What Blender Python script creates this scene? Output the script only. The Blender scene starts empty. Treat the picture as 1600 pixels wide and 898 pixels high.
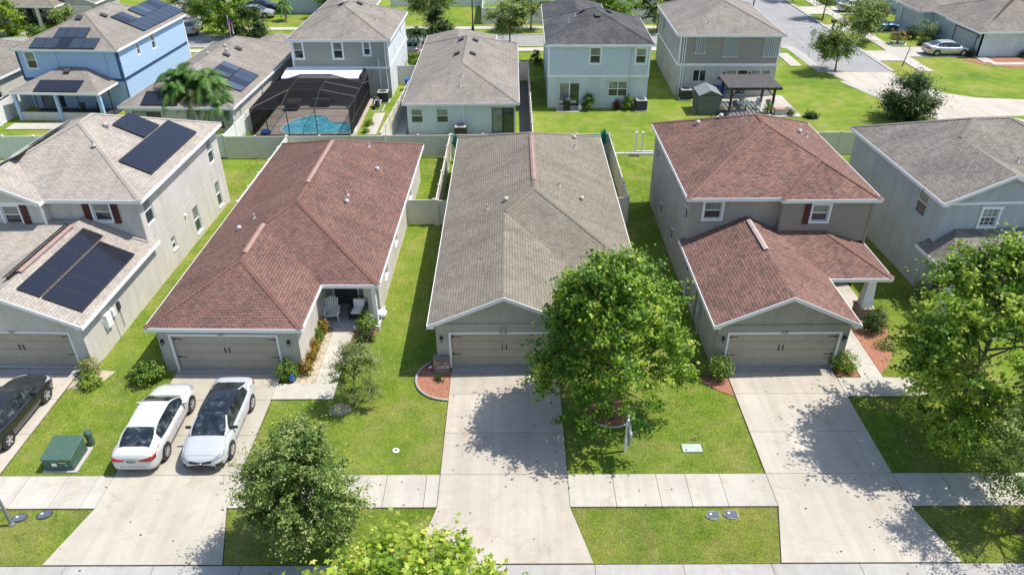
import bpy, bmesh, math, random
import numpy as np
from mathutils import Vector, Matrix
R = math.radians
random.seed(7)
scene = bpy.context.scene
col = scene.collection

# ------------------------------------------------------------------ camera
PITCH, ROLL, YAW = 0.56067, 0.00452, 0.00113
cy_, sy_ = math.cos(YAW), math.sin(YAW)
right = Vector((cy_, sy_, 0)); fwd = Vector((-sy_*math.cos(PITCH), cy_*math.cos(PITCH), -math.sin(PITCH)))
dwn = fwd.cross(right)
cr, sr = math.cos(ROLL), math.sin(ROLL)
r2 = cr*right + sr*dwn; d2 = -sr*right + cr*dwn
camd = bpy.data.cameras.new('camera'); cam = bpy.data.objects.new('camera', camd); col.objects.link(cam)
camd.sensor_width = 36; camd.lens = 36*1168.6/1600; camd.clip_start = 0.3; camd.clip_end = 2000
m = Matrix.Identity(4)
for i in range(3):
    m[i][0] = r2[i]; m[i][1] = -d2[i]; m[i][2] = -fwd[i]
m[2][3] = 21.9
cam.matrix_world = m
scene.camera = cam

# ------------------------------------------------------------------ light
world = bpy.data.worlds.new('World'); scene.world = world; world.use_nodes = True
wn = world.node_tree; sky = wn.nodes.new('ShaderNodeTexSky'); sky.sky_type = 'NISHITA'
SUN_AZ = R(80); SUN_EL = R(61)
sky.sun_disc = False; sky.sun_elevation = SUN_EL; sky.sun_rotation = SUN_AZ
bg = wn.nodes['Background']; bg.inputs[1].default_value = 0.15
wn.links.new(sky.outputs[0], bg.inputs[0])
sd = bpy.data.lights.new('sun', 'SUN'); sd.energy = 4.5; sd.angle = R(0.5); sd.color = (1.0, 0.945, 0.85)
sun = bpy.data.objects.new('sun', sd); col.objects.link(sun)
sv = Vector((math.sin(SUN_AZ)*math.cos(SUN_EL), math.cos(SUN_AZ)*math.cos(SUN_EL), math.sin(SUN_EL)))
sun.rotation_euler = sv.to_track_quat('Z', 'Y').to_euler(); sun.location = (30, 10, 60)
scene.view_settings.view_transform = 'Standard'; scene.view_settings.look = 'None'
scene.view_settings.exposure = 0.33; scene.view_settings.gamma = 1
scene.render.engine = 'CYCLES'
scene.cycles.max_bounces = 6; scene.cycles.diffuse_bounces = 3; scene.cycles.transparent_max_bounces = 12
scene.cycles.use_denoising = True

# ------------------------------------------------------------------ materials
def N(nt, typ, **kw):
    n = nt.nodes.new(typ)
    for k, v in kw.items():
        if k in n.inputs: n.inputs[k].default_value = v
        else: setattr(n, k, v)
    return n
def ramp(nt, fac, stops):
    n = nt.nodes.new('ShaderNodeValToRGB'); e = n.color_ramp.elements
    while len(e) < len(stops): e.new(0.5)
    for q, (p, c) in zip(e, stops): q.position = p; q.color = (*c, 1) if len(c) == 3 else c
    nt.links.new(fac, n.inputs[0]); return n.outputs[0]
def mixc(nt, fac, a, b, mode='MIX'):
    n = nt.nodes.new('ShaderNodeMix'); n.data_type = 'RGBA'; n.blend_type = mode
    for s, v in ((0, fac), (6, a), (7, b)):
        if hasattr(v, 'is_linked') or hasattr(v, 'links'): nt.links.new(v, n.inputs[s])
        elif s == 0: n.inputs[s].default_value = v
        else: n.inputs[s].default_value = (*v, 1) if len(v) == 3 else v
    return n.outputs[2]
def newmat(name, rough=0.7, metal=0.0, spec=0.5):
    mt = bpy.data.materials.new(name); mt.use_nodes = True
    nt = mt.node_tree; b = nt.nodes['Principled BSDF']
    b.inputs['Roughness'].default_value = rough; b.inputs['Metallic'].default_value = metal
    b.inputs['Specular IOR Level'].default_value = spec
    return mt, nt, b
def pos(nt, scale=1.0, obj=False):
    if obj:
        return nt.nodes.new('ShaderNodeTexCoord').outputs['Object']
    return nt.nodes.new('ShaderNodeNewGeometry').outputs['Position']
def noise(nt, vec, scale, detail=3, rough=0.55, dist=0):
    n = N(nt, 'ShaderNodeTexNoise', Scale=scale, Detail=detail, Roughness=rough, Distortion=dist)
    nt.links.new(vec, n.inputs['Vector']); return n.outputs[0]
def bump(nt, b, h, strength=0.3, dist=0.02):
    n = N(nt, 'ShaderNodeBump', Strength=strength, Distance=dist)
    nt.links.new(h, n.inputs['Height']); nt.links.new(n.outputs[0], b.inputs['Normal'])
def simple(name, c, rough=0.6, metal=0, var=0.12, scale=3.0, fine=60, spec=0.4, bmp=0.0):
    mt, nt, b = newmat(name, rough, metal, spec)
    p = pos(nt)
    n1 = noise(nt, p, scale, 4)
    lo = tuple(x*(1-var) for x in c); hi = tuple(min(1, x*(1+var)) for x in c)
    cc = ramp(nt, n1, [(0.3, lo), (0.7, hi)])
    nt.links.new(cc, b.inputs['Base Color'])
    if bmp: bump(nt, b, noise(nt, p, fine, 3), bmp, 0.01)
    return mt
def stucco(name, c, dirt=0.10):
    mt, nt, b = newmat(name, 0.9, 0, 0.2)
    p = pos(nt)
    base = ramp(nt, noise(nt, p, 0.7, 5, 0.6), [(0.3, tuple(x*(1-dirt) for x in c)), (0.7, tuple(min(1, x*(1+dirt*0.6)) for x in c))])
    mp = N(nt, 'ShaderNodeMapping'); mp.inputs['Scale'].default_value = (1.6, 1.6, 0.18); nt.links.new(p, mp.inputs[0])
    st = ramp(nt, noise(nt, mp.outputs[0], 1.5, 4, 0.7), [(0.35, (0.87, 0.87, 0.86)), (0.62, (1, 1, 1))])
    nt.links.new(mixc(nt, 1.0, base, st, 'MULTIPLY'), b.inputs['Base Color'])
    bump(nt, b, noise(nt, p, 35, 4, 0.7), 0.35, 0.012)
    return mt
def shingle(name, c1, c2, c3, mortar, row=0.145, patch=0.25):
    mt, nt, b = newmat(name, 0.92, 0, 0.15)
    uv = nt.nodes.new('ShaderNodeUVMap'); uv.uv_map = 'UVMap'
    br = N(nt, 'ShaderNodeTexBrick'); nt.links.new(uv.outputs[0], br.inputs['Vector'])
    br.inputs['Scale'].default_value = 1; br.inputs['Brick Width'].default_value = 0.30; br.inputs['Row Height'].default_value = row
    br.inputs['Mortar Size'].default_value = 0.013; br.inputs['Mortar Smooth'].default_value = 0.2; br.inputs['Bias'].default_value = -0.1
    br.inputs['Color1'].default_value = (*c1, 1); br.inputs['Color2'].default_value = (*c2, 1); br.inputs['Mortar'].default_value = (*mortar, 1)
    br.offset = 0.5; br.offset_frequency = 2
    # tab-to-tab variation, stretched along the course
    mp = N(nt, 'ShaderNodeMapping'); mp.inputs['Scale'].default_value = (3.3, 6.9, 1); nt.links.new(uv.outputs[0], mp.inputs[0])
    f2 = ramp(nt, noise(nt, mp.outputs[0], 1.0, 1, 0.5), [(0.40, (0, 0, 0)), (0.62, (1, 1, 1))])
    bw = N(nt, 'ShaderNodeRGBToBW'); nt.links.new(f2, bw.inputs[0])
    f3 = N(nt, 'ShaderNodeMath', operation='MULTIPLY'); f3.inputs[1].default_value = 0.33; nt.links.new(bw.outputs[0], f3.inputs[0])
    cc = mixc(nt, f3.outputs[0], br.outputs[0], c3)
    # weathering at roof scale
    p = pos(nt)
    w = ramp(nt, noise(nt, p, 0.55, 5, 0.65), [(0.3, (1-patch,)*3), (0.7, (1.08,)*3)])
    cc = mixc(nt, 1.0, cc, w, 'MULTIPLY')
    mps = N(nt, 'ShaderNodeMapping'); mps.inputs['Scale'].default_value = (1.3, 0.16, 1); nt.links.new(uv.outputs[0], mps.inputs[0])
    stk = ramp(nt, noise(nt, mps.outputs[0], 1.0, 5, 0.7), [(0.36, (0.84, 0.85, 0.86)), (0.52, (1, 1, 1))])
    cc = mixc(nt, 1.0, cc, stk, 'MULTIPLY')
    gr = ramp(nt, noise(nt, p, 90, 2, 0.7), [(0.25, (0.86,)*3), (0.75, (1.12,)*3)])
    cc = mixc(nt, 1.0, cc, gr, 'MULTIPLY')
    nt.links.new(cc, b.inputs['Base Color'])
    # saw-tooth height: each course overlaps the next
    sx = nt.nodes.new('ShaderNodeSeparateXYZ'); nt.links.new(uv.outputs[0], sx.inputs[0])
    md = N(nt, 'ShaderNodeMath', operation='FRACT'); dv = N(nt, 'ShaderNodeMath', operation='DIVIDE'); dv.inputs[1].default_value = row
    nt.links.new(sx.outputs[1], dv.inputs[0]); nt.links.new(dv.outputs[0], md.inputs[0])
    inv = N(nt, 'ShaderNodeMath', operation='SUBTRACT'); inv.inputs[0].default_value = 1.0; nt.links.new(md.outputs[0], inv.inputs[1])
    bump(nt, b, inv.outputs[0], 0.7, 0.012)
    return mt
def concrete(name, c, stain=(0.75, 0.70, 0.62), amount=0.35, seed=0.0):
    mt, nt, b = newmat(name, 0.88, 0, 0.25)
    p = pos(nt)
    mp = N(nt, 'ShaderNodeMapping'); mp.inputs['Location'].default_value = (seed, seed*2, 0); nt.links.new(p, mp.inputs[0]); p = mp.outputs[0]
    a = ramp(nt, noise(nt, p, 0.5, 6, 0.62), [(0.30, tuple(x*0.88 for x in c)), (0.72, tuple(min(1, x*1.07) for x in c))])
    s = ramp(nt, noise(nt, p, 1.7, 6, 0.75, 0.6), [(0.50, (1, 1, 1)), (0.80, stain)])
    a = mixc(nt, amount*2, a, s, 'MULTIPLY')
    mp2 = N(nt, 'ShaderNodeMapping'); mp2.inputs['Scale'].default_value = (0.35, 9.0, 1); nt.links.new(p, mp2.inputs[0])
    br = ramp(nt, noise(nt, mp2.outputs[0], 3.0, 3, 0.6), [(0.3, (0.95,)*3), (0.7, (1.03,)*3)])
    a = mixc(nt, 1.0, a, br, 'MULTIPLY')
    f = ramp(nt, noise(nt, p, 55, 2, 0.8), [(0.3, (0.93,)*3), (0.7, (1.05,)*3)])
    a = mixc(nt, 1.0, a, f, 'MULTIPLY')
    mpt = N(nt, 'ShaderNodeMapping'); mpt.inputs['Scale'].default_value = (2.2, 0.10, 1); nt.links.new(p, mpt.inputs[0])
    tyre = ramp(nt, noise(nt, mpt.outputs[0], 1.0, 4, 0.6), [(0.40, (0.93, 0.925, 0.92)), (0.56, (1.01, 1.01, 1.01))])
    a = mixc(nt, 1.0, a, tyre, 'MULTIPLY')
    vo = N(nt, 'ShaderNodeTexVoronoi', feature='DISTANCE_TO_EDGE', Scale=0.33); nzz = N(nt, 'ShaderNodeTexNoise', Scale=1.6, Detail=6); nt.links.new(p, nzz.inputs['Vector'])
    va = N(nt, 'ShaderNodeVectorMath', operation='MULTIPLY_ADD'); va.inputs[1].default_value = (.9, .9, .9); nt.links.new(nzz.outputs['Color'], va.inputs[0]); nt.links.new(p, va.inputs[2]); nt.links.new(va.outputs[0], vo.inputs['Vector'])
    ck = ramp(nt, vo.outputs['Distance'], [(0.0, (0.80, 0.78, 0.75)), (0.0035, (1, 1, 1))])
    ckm = ramp(nt, noise(nt, p, 0.35, 2), [(0.52, (0, 0, 0)), (0.56, (1, 1, 1))]); ckb = N(nt, 'ShaderNodeRGBToBW'); nt.links.new(ckm, ckb.inputs[0])
    a = mixc(nt, ckb.outputs[0], a, mixc(nt, 1.0, a, ck, 'MULTIPLY'))
    tn = nt.nodes.new('ShaderNodeAttribute'); tn.attribute_name = 'slabtone'
    ad = N(nt, 'ShaderNodeMath', operation='ADD'); ad.inputs[1].default_value = 1.0; nt.links.new(tn.outputs['Fac'], ad.inputs[0])
    cb = nt.nodes.new('ShaderNodeCombineXYZ'); [nt.links.new(ad.outputs[0], cb.inputs[k_]) for k_ in range(3)]
    a = mixc(nt, 1.0, a, cb.outputs[0], 'MULTIPLY')
    big = ramp(nt, noise(nt, p, 0.9, 7, 0.72, 1.5), [(0.55, (1, 1, 1)), (0.66, (0.90, 0.86, 0.80)), (0.74, (0.98, 0.97, 0.95))])
    a = mixc(nt, 1.0, a, big, 'MULTIPLY')
    sp = ramp(nt, noise(nt, p, 7, 2, 0.6), [(0.72, (1,)*3), (0.80, (0.80, 0.76, 0.70))])
    a = mixc(nt, 1.0, a, sp, 'MULTIPLY')
    nt.links.new(a, b.inputs['Base Color'])
    bump(nt, b, noise(nt, p, 70, 3), 0.2, 0.004)
    return mt
def leafmat(name, trans=0.35, rough=0.45):
    mt, nt, b = newmat(name, rough, 0, 0.35)
    at = nt.nodes.new('ShaderNodeAttribute'); at.attribute_name = 'leafcol'
    nt.links.new(at.outputs['Color'], b.inputs['Base Color'])
    tr = nt.nodes.new('ShaderNodeBsdfTranslucent')
    tc = mixc(nt, 1.0, at.outputs['Color'], (1.25, 1.15, 0.6), 'MULTIPLY')
    nt.links.new(tc, tr.inputs[0])
    mx = nt.nodes.new('ShaderNodeMixShader'); mx.inputs[0].default_value = trans
    nt.links.new(b.outputs[0], mx.inputs[1]); nt.links.new(tr.outputs[0], mx.inputs[2])
    nt.links.new(mx.outputs[0], nt.nodes['Material Output'].inputs[0])
    return mt
def glassmat(name, c, rough=0.06, spec=0.9, var=0.3):
    mt, nt, b = newmat(name, rough, 0, spec)
    p = pos(nt)
    cc = ramp(nt, noise(nt, p, 1.3, 2), [(0.35, tuple(x*(1-var) for x in c)), (0.65, tuple(x*(1+var) for x in c))])
    nt.links.new(cc, b.inputs['Base Color'])
    return mt
def paintmat(name, c, metal=0.0, rough=0.3, coat=0.6):
    mt, nt, b = newmat(name, rough, metal, 0.5)
    p = pos(nt)
    cc = ramp(nt, noise(nt, p, 2, 4), [(0.3, tuple(x*0.95 for x in c)), (0.7, tuple(min(1, x*1.03) for x in c))])
    nt.links.new(cc, b.inputs['Base Color'])
    b.inputs['Coat Weight'].default_value = coat; b.inputs['Coat Roughness'].default_value = 0.05
    return mt
def lawnmat():
    mt, nt, b = newmat('lawn', 0.95, 0, 0.1)
    p = pos(nt)
    a = ramp(nt, noise(nt, p, 0.16, 5, 0.6), [(0.34, (0.135, 0.228, 0.031)), (0.50, (0.208, 0.290, 0.040)), (0.66, (0.305, 0.318, 0.085))])
    d = ramp(nt, noise(nt, p, 0.9, 6, 0.7, 0.4), [(0.40, (0.78, 0.86, 0.75)), (0.60, (1.05, 1.02, 1.0))])
    a = mixc(nt, 1.0, a, d, 'MULTIPLY')
    f = ramp(nt, noise(nt, p, 14, 4, 0.8), [(0.32, (0.62, 0.68, 0.6)), (0.68, (1.28, 1.22, 1.2))])
    a = mixc(nt, 1.0, a, f, 'MULTIPLY')
    dry = ramp(nt, noise(nt, p, 0.45, 6, 0.75), [(0.50, (0, 0, 0)), (0.68, (1, 1, 1))])
    bw = N(nt, 'ShaderNodeRGBToBW'); nt.links.new(dry, bw.inputs[0])
    ml = N(nt, 'ShaderNodeMath', operation='MULTIPLY'); ml.inputs[1].default_value = 0.55; nt.links.new(bw.outputs[0], ml.inputs[0])
    a = mixc(nt, ml.outputs[0], a, (0.33, 0.27, 0.13))
    nt.links.new(a, b.inputs['Base Color'])
    bump(nt, b, noise(nt, p, 22, 5, 0.85), 0.9, 0.05)
    return mt

M = {}
M['lawn'] = lawnmat()
M['asphalt'] = concrete('asphalt', (0.33, 0.33, 0.335), (0.8, 0.8, 0.8), 0.3, 3)
M['conc'] = concrete('driveway_concrete', (0.515, 0.472, 0.410), (0.80, 0.76, 0.70), 0.22, 1)
M['conc_w'] = concrete('drive_warm', (0.515, 0.468, 0.402), (0.80, 0.74, 0.66), 0.34, 21)
M['conc_l'] = concrete('drive_left', (0.475, 0.442, 0.375), (0.78, 0.74, 0.66), 0.25, 9)
M['walk'] = concrete('walk_concrete', (0.52, 0.492, 0.438), (0.82, 0.80, 0.76), 0.3, 6)
M['apron'] = concrete('garage_apron', (0.40, 0.40, 0.41), (0.8, 0.8, 0.8), 0.3, 16)
M['curbm'] = concrete('curb_concrete', (0.45, 0.44, 0.42), (0.78, 0.76, 0.72), 0.35, 12)
M['soil'] = simple('soil', (0.075, 0.055, 0.030), 0.95, var=0.5, scale=9, bmp=0.6)
M['sand'] = simple('sandy_soil', (0.45, 0.38, 0.28), 0.95, var=0.35, scale=5, bmp=0.5)
M['mulch'] = simple('red_mulch', (0.34, 0.155, 0.10), 0.95, var=0.55, scale=22, bmp=1.0, fine=50)
M['sh_red'] = shingle('shingle_red', (0.240, 0.128, 0.106), (0.142, 0.096, 0.090), (0.30, 0.185, 0.140), (0.050, 0.028, 0.027))
M['sh_rose'] = shingle('shingle_rose', (0.280, 0.150, 0.122), (0.140, 0.098, 0.093), (0.36, 0.220, 0.162), (0.042, 0.027, 0.027))
M['sh_tan'] = shingle('shingle_tan', (0.268, 0.236, 0.190), (0.197, 0.176, 0.147), (0.295, 0.252, 0.195), (0.110, 0.099, 0.088), patch=0.14)
M['sh_pink'] = shingle('shingle_pinkish', (0.425, 0.382, 0.335), (0.32, 0.288, 0.258), (0.475, 0.424, 0.368), (0.20, 0.172, 0.155), patch=0.12)
M['sh_brown'] = shingle('shingle_brown', (0.325, 0.295, 0.262), (0.24, 0.22, 0.20), (0.365, 0.32, 0.27), (0.13, 0.115, 0.105), patch=0.22)
M['sh_gray'] = shingle('shingle_gray', (0.29, 0.262, 0.232), (0.19, 0.177, 0.165), (0.35, 0.30, 0.25), (0.10, 0.092, 0.085))
M['sh_char'] = shingle('shingle_charcoal', (0.135, 0.137, 0.145), (0.085, 0.088, 0.095), (0.18, 0.175, 0.175), (0.05, 0.05, 0.055), patch=0.45)
M['white'] = simple('white_trim', (0.82, 0.83, 0.84), 0.5, var=0.05)
M['greige'] = stucco('stucco_greige', (0.46, 0.445, 0.395))
M['beige'] = stucco('stucco_beige', (0.62, 0.59, 0.545))
M['beige2'] = stucco('stucco_warm', (0.60, 0.57, 0.52))
M['taupe'] = stucco('stucco_taupe', (0.39, 0.365, 0.32))
M['bluegray'] = stucco('stucco_bluegray', (0.45, 0.495, 0.52))
M['ltblue'] = stucco('stucco_lightblue', (0.60, 0.66, 0.69))
M['ltblue_s'] = simple('siding_lightblue', (0.55, 0.615, 0.675), 0.6, var=0.05)
M['blue_s'] = simple('siding_blue', (0.38, 0.54, 0.74), 0.6, var=0.05)
M['navy'] = simple('navy_trim', (0.035, 0.075, 0.17), 0.5, var=0.1)
M['sage'] = simple('siding_sage', (0.34, 0.345, 0.30), 0.6, var=0.05)
M['sage_st'] = stucco('stucco_sage', (0.44, 0.44, 0.40))
M['taupe_s'] = simple('siding_taupe', (0.30, 0.27, 0.225), 0.6, var=0.05)
M['taupe_s2'] = simple('siding_brown', (0.34, 0.305, 0.26), 0.6, var=0.05)
M['tp_st'] = stucco('stucco_palegray', (0.56, 0.545, 0.51))
M['whitest'] = stucco('stucco_white', (0.66, 0.72, 0.745))
M['palegreen'] = stucco('stucco_paleblue', (0.60, 0.68, 0.71))
M['garage'] = simple('garage_door_tan', (0.42, 0.375, 0.31), 0.55, var=0.05)
M['garage_w'] = simple('garage_door_pale', (0.55, 0.57, 0.57), 0.55, var=0.04)
M['black'] = simple('black_metal', (0.02, 0.02, 0.022), 0.4, var=0.2)
M['screenf'] = simple('dark_frame', (0.035, 0.035, 0.038), 0.45, var=0.2)
M['glass'] = glassmat('window_glass', (0.030, 0.045, 0.050))
M['blind'] = glassmat('window_blinds', (0.22, 0.25, 0.235), 0.2)
M['shutter'] = simple('shutter_red', (0.085, 0.024, 0.024), 0.5, var=0.1)
M['fence_w'] = simple('vinyl_tan', (0.68, 0.645, 0.56), 0.5, var=0.06)
M['fence_white'] = simple('vinyl_white', (0.76, 0.77, 0.76), 0.45, var=0.05)
M['stone'] = None
M['trunk'] = simple('bark', (0.16, 0.125, 0.095), 0.9, var=0.35, scale=12, bmp=0.8, fine=25)
M['trunk_pale'] = simple('bark_pale', (0.36, 0.31, 0.25), 0.9, var=0.25, scale=9, bmp=0.5, fine=20)
M['leaf'] = leafmat('leaves', .42)
M['leaf_dull'] = leafmat('leaves_dull', 0.2, 0.6)
M['blade'] = leafmat('grass_blades', 0.35, 0.7)
M['ac'] = simple('ac_metal', (0.42, 0.42, 0.41), 0.5, var=0.08)
M['dark'] = simple('dark_gray', (0.06, 0.06, 0.065), 0.6, var=0.2)
M['greenbox'] = simple('transformer_green', (0.065, 0.125, 0.095), 0.55, var=0.12, scale=4)
M['blueplastic'] = simple('blue_plastic', (0.02, 0.12, 0.42), 0.45, var=0.05)
M['wooddark'] = simple('dark_wood', (0.055, 0.04, 0.032), 0.7, var=0.3)
M['pipe'] = simple('vent_pipe', (0.45, 0.44, 0.43), 0.4, var=0.1)
M['ridgevent'] = simple('ridge_vent_pinkish', (0.33, 0.215, 0.19), 0.8, var=0.12)
M['ridgevent_l'] = simple('ridge_vent_pale', (0.44, 0.36, 0.33), 0.8, var=0.12)
M['pvc'] = simple('pvc_gray', (0.40, 0.41, 0.41), 0.5, var=0.08)
M['cream'] = simple('cream_panel', (0.58, 0.55, 0.48), 0.6, var=0.06)

# ------------------------------------------------------------------ mesh builder
class MB:
    def __init__(s): s.v = []; s.f = []; s.uv = {}
    def q(s, pts, uv=None):
        i = len(s.v); s.v += [tuple(p) for p in pts]; s.f.append(tuple(range(i, i+len(pts))))
        if uv: s.uv[len(s.f)-1] = uv
    def box(s, x0, x1, y0, y1, z0, z1):
        s.obox(Vector((x0, y0, z0)), Vector((x1-x0, 0, 0)), Vector((0, y1-y0, 0)), Vector((0, 0, z1-z0)))
    def obox(s, o, a, b, c):
        o = Vector(o); a = Vector(a); b = Vector(b); c = Vector(c)
        if a.cross(b).dot(c) < 0: a, b = b, a
        i = len(s.v)
        s.v += [tuple(p) for p in (o, o+a, o+a+b, o+b, o+c, o+a+c, o+a+b+c, o+b+c)]
        s.f += [tuple(i+k for k in t) for t in ((0, 3, 2, 1), (4, 5, 6, 7), (0, 1, 5, 4), (1, 2, 6, 5), (2, 3, 7, 6), (3, 0, 4, 7))]
    def cyl(s, p, r, h, n=16, r2=None, axis=(0, 0, 1), cap=True):
        s.tube([Vector(p), Vector(p)+Vector(axis).normalized()*h], [r, r if r2 is None else r2], n, cap)
    def tube(s, pts, rad, n=8, cap=True):
        pts = [Vector(p) for p in pts]
        if not hasattr(rad, '__len__'): rad = [rad]*len(pts)
        base = len(s.v); up = None
        for k, p in enumerate(pts):
            d = (pts[min(k+1, len(pts)-1)] - pts[max(k-1, 0)]).normalized()
            if up is None:
                up = Vector((0, 0, 1)) if abs(d.z) < 0.9 else Vector((1, 0, 0))
            a = d.cross(up).normalized(); b2 = a.cross(d).normalized(); up = b2
            for j in range(n):
                t = 2*math.pi*j/n
                s.v.append(tuple(p + (a*math.cos(t) + b2*math.sin(t))*rad[k]))
        for k in range(len(pts)-1):
            for j in range(n):
                a0 = base+k*n+j; a1 = base+k*n+(j+1) % n
                s.f.append((a0, a0+n, a1+n, a1))
        if cap:
            s.f.append(tuple(base+j for j in range(n))); s.f.append(tuple(base+(len(pts)-1)*n+j for j in reversed(range(n))))
    def lathe(s, c, prof, n=16):
        base = len(s.v)
        for r, z in prof:
            for j in range(n):
                t = 2*math.pi*j/n; s.v.append((c[0]+r*math.cos(t), c[1]+r*math.sin(t), c[2]+z))
        for k in range(len(prof)-1):
            for j in range(n):
                a0 = base+k*n+j; a1 = base+k*n+(j+1) % n
                s.f.append((a0, a1, a1+n, a0+n))
        s.f.append(tuple(base+j for j in reversed(range(n)))); s.f.append(tuple(base+(len(prof)-1)*n+j for j in range(n)))
    def grid(s, rows, close=False):
        base = len(s.v); n = len(rows[0])
        for r_ in rows: s.v += [tuple(p) for p in r_]
        for k in range(len(rows)-1):
            for j in range(n-1 if not close else n):
                a0 = base+k*n+j; a1 = base+k*n+(j+1) % n
                s.f.append((a0, a1, a1+n, a0+n))
    def build(s, name, mat, parent=None, smooth=False, bevel=0, fix=False, seg=1):
        off = Vector((0, 0, 0))
        if parent is not None: off = Vector(parent.get('_o', (0, 0, 0)))
        me = bpy.data.meshes.new(name)
        me.from_pydata([(a-off.x, b-off.y, c-off.z) for a, b, c in s.v], [], s.f)
        if s.uv:
            ul = me.uv_layers.new(name='UVMap')
            for fi, uv in s.uv.items():
                pl = me.polygons[fi]
                for k, li in enumerate(pl.loop_indices): ul.data[li].uv = uv[k]
        if smooth: me.polygons.foreach_set('use_smooth', [True]*len(me.polygons))
        o = bpy.data.objects.new(name, me); col.objects.link(o)
        mat = M[mat] if isinstance(mat, str) else mat
        me.materials.append(mat)
        if parent is not None: o.parent = parent; o['_o'] = tuple(off)
        if fix:
            b = bmesh.new(); b.from_mesh(me); bmesh.ops.recalc_face_normals(b, faces=b.faces); b.to_mesh(me); b.free()
        if bevel:
            md = o.modifiers.new('bevel', 'BEVEL'); md.width = bevel; md.segments = seg; md.limit_method = 'ANGLE'; md.angle_limit = R(40)
        return o
def tag(o, label=None, cat=None, group=None, kind=None):
    if label: o['label'] = label
    if cat: o['category'] = cat
    if group: o['group'] = group
    if kind: o['kind'] = kind
    return o
def thing(name, label, cat, loc=(0, 0, 0), rotz=0, group=None):
    o = bpy.data.objects.new(name, None); col.objects.link(o)
    o.empty_display_size = 0.2
    o.location = loc; o.rotation_euler = (0, 0, rotz); o['_o'] = tuple(loc)
    return tag(o, label, cat, group)
def copy_thing(o, loc=None, rotz=None, label=None, scale=None):
    def rec(a, par):
        c = a.copy(); col.objects.link(c); c.parent = par
        for ch in [x for x in kids.get(a.name, [])]: rec(ch, c)
        return c
    kids = {}
    for x in list(col.objects):
        if x.parent: kids.setdefault(x.parent.name, []).append(x)
    r = rec(o, None)
    if loc is not None: r.location = loc
    if rotz is not None: r.rotation_euler = (0, 0, rotz)
    if scale: r.scale = scale
    if label: r['label'] = label
    return r
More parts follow.
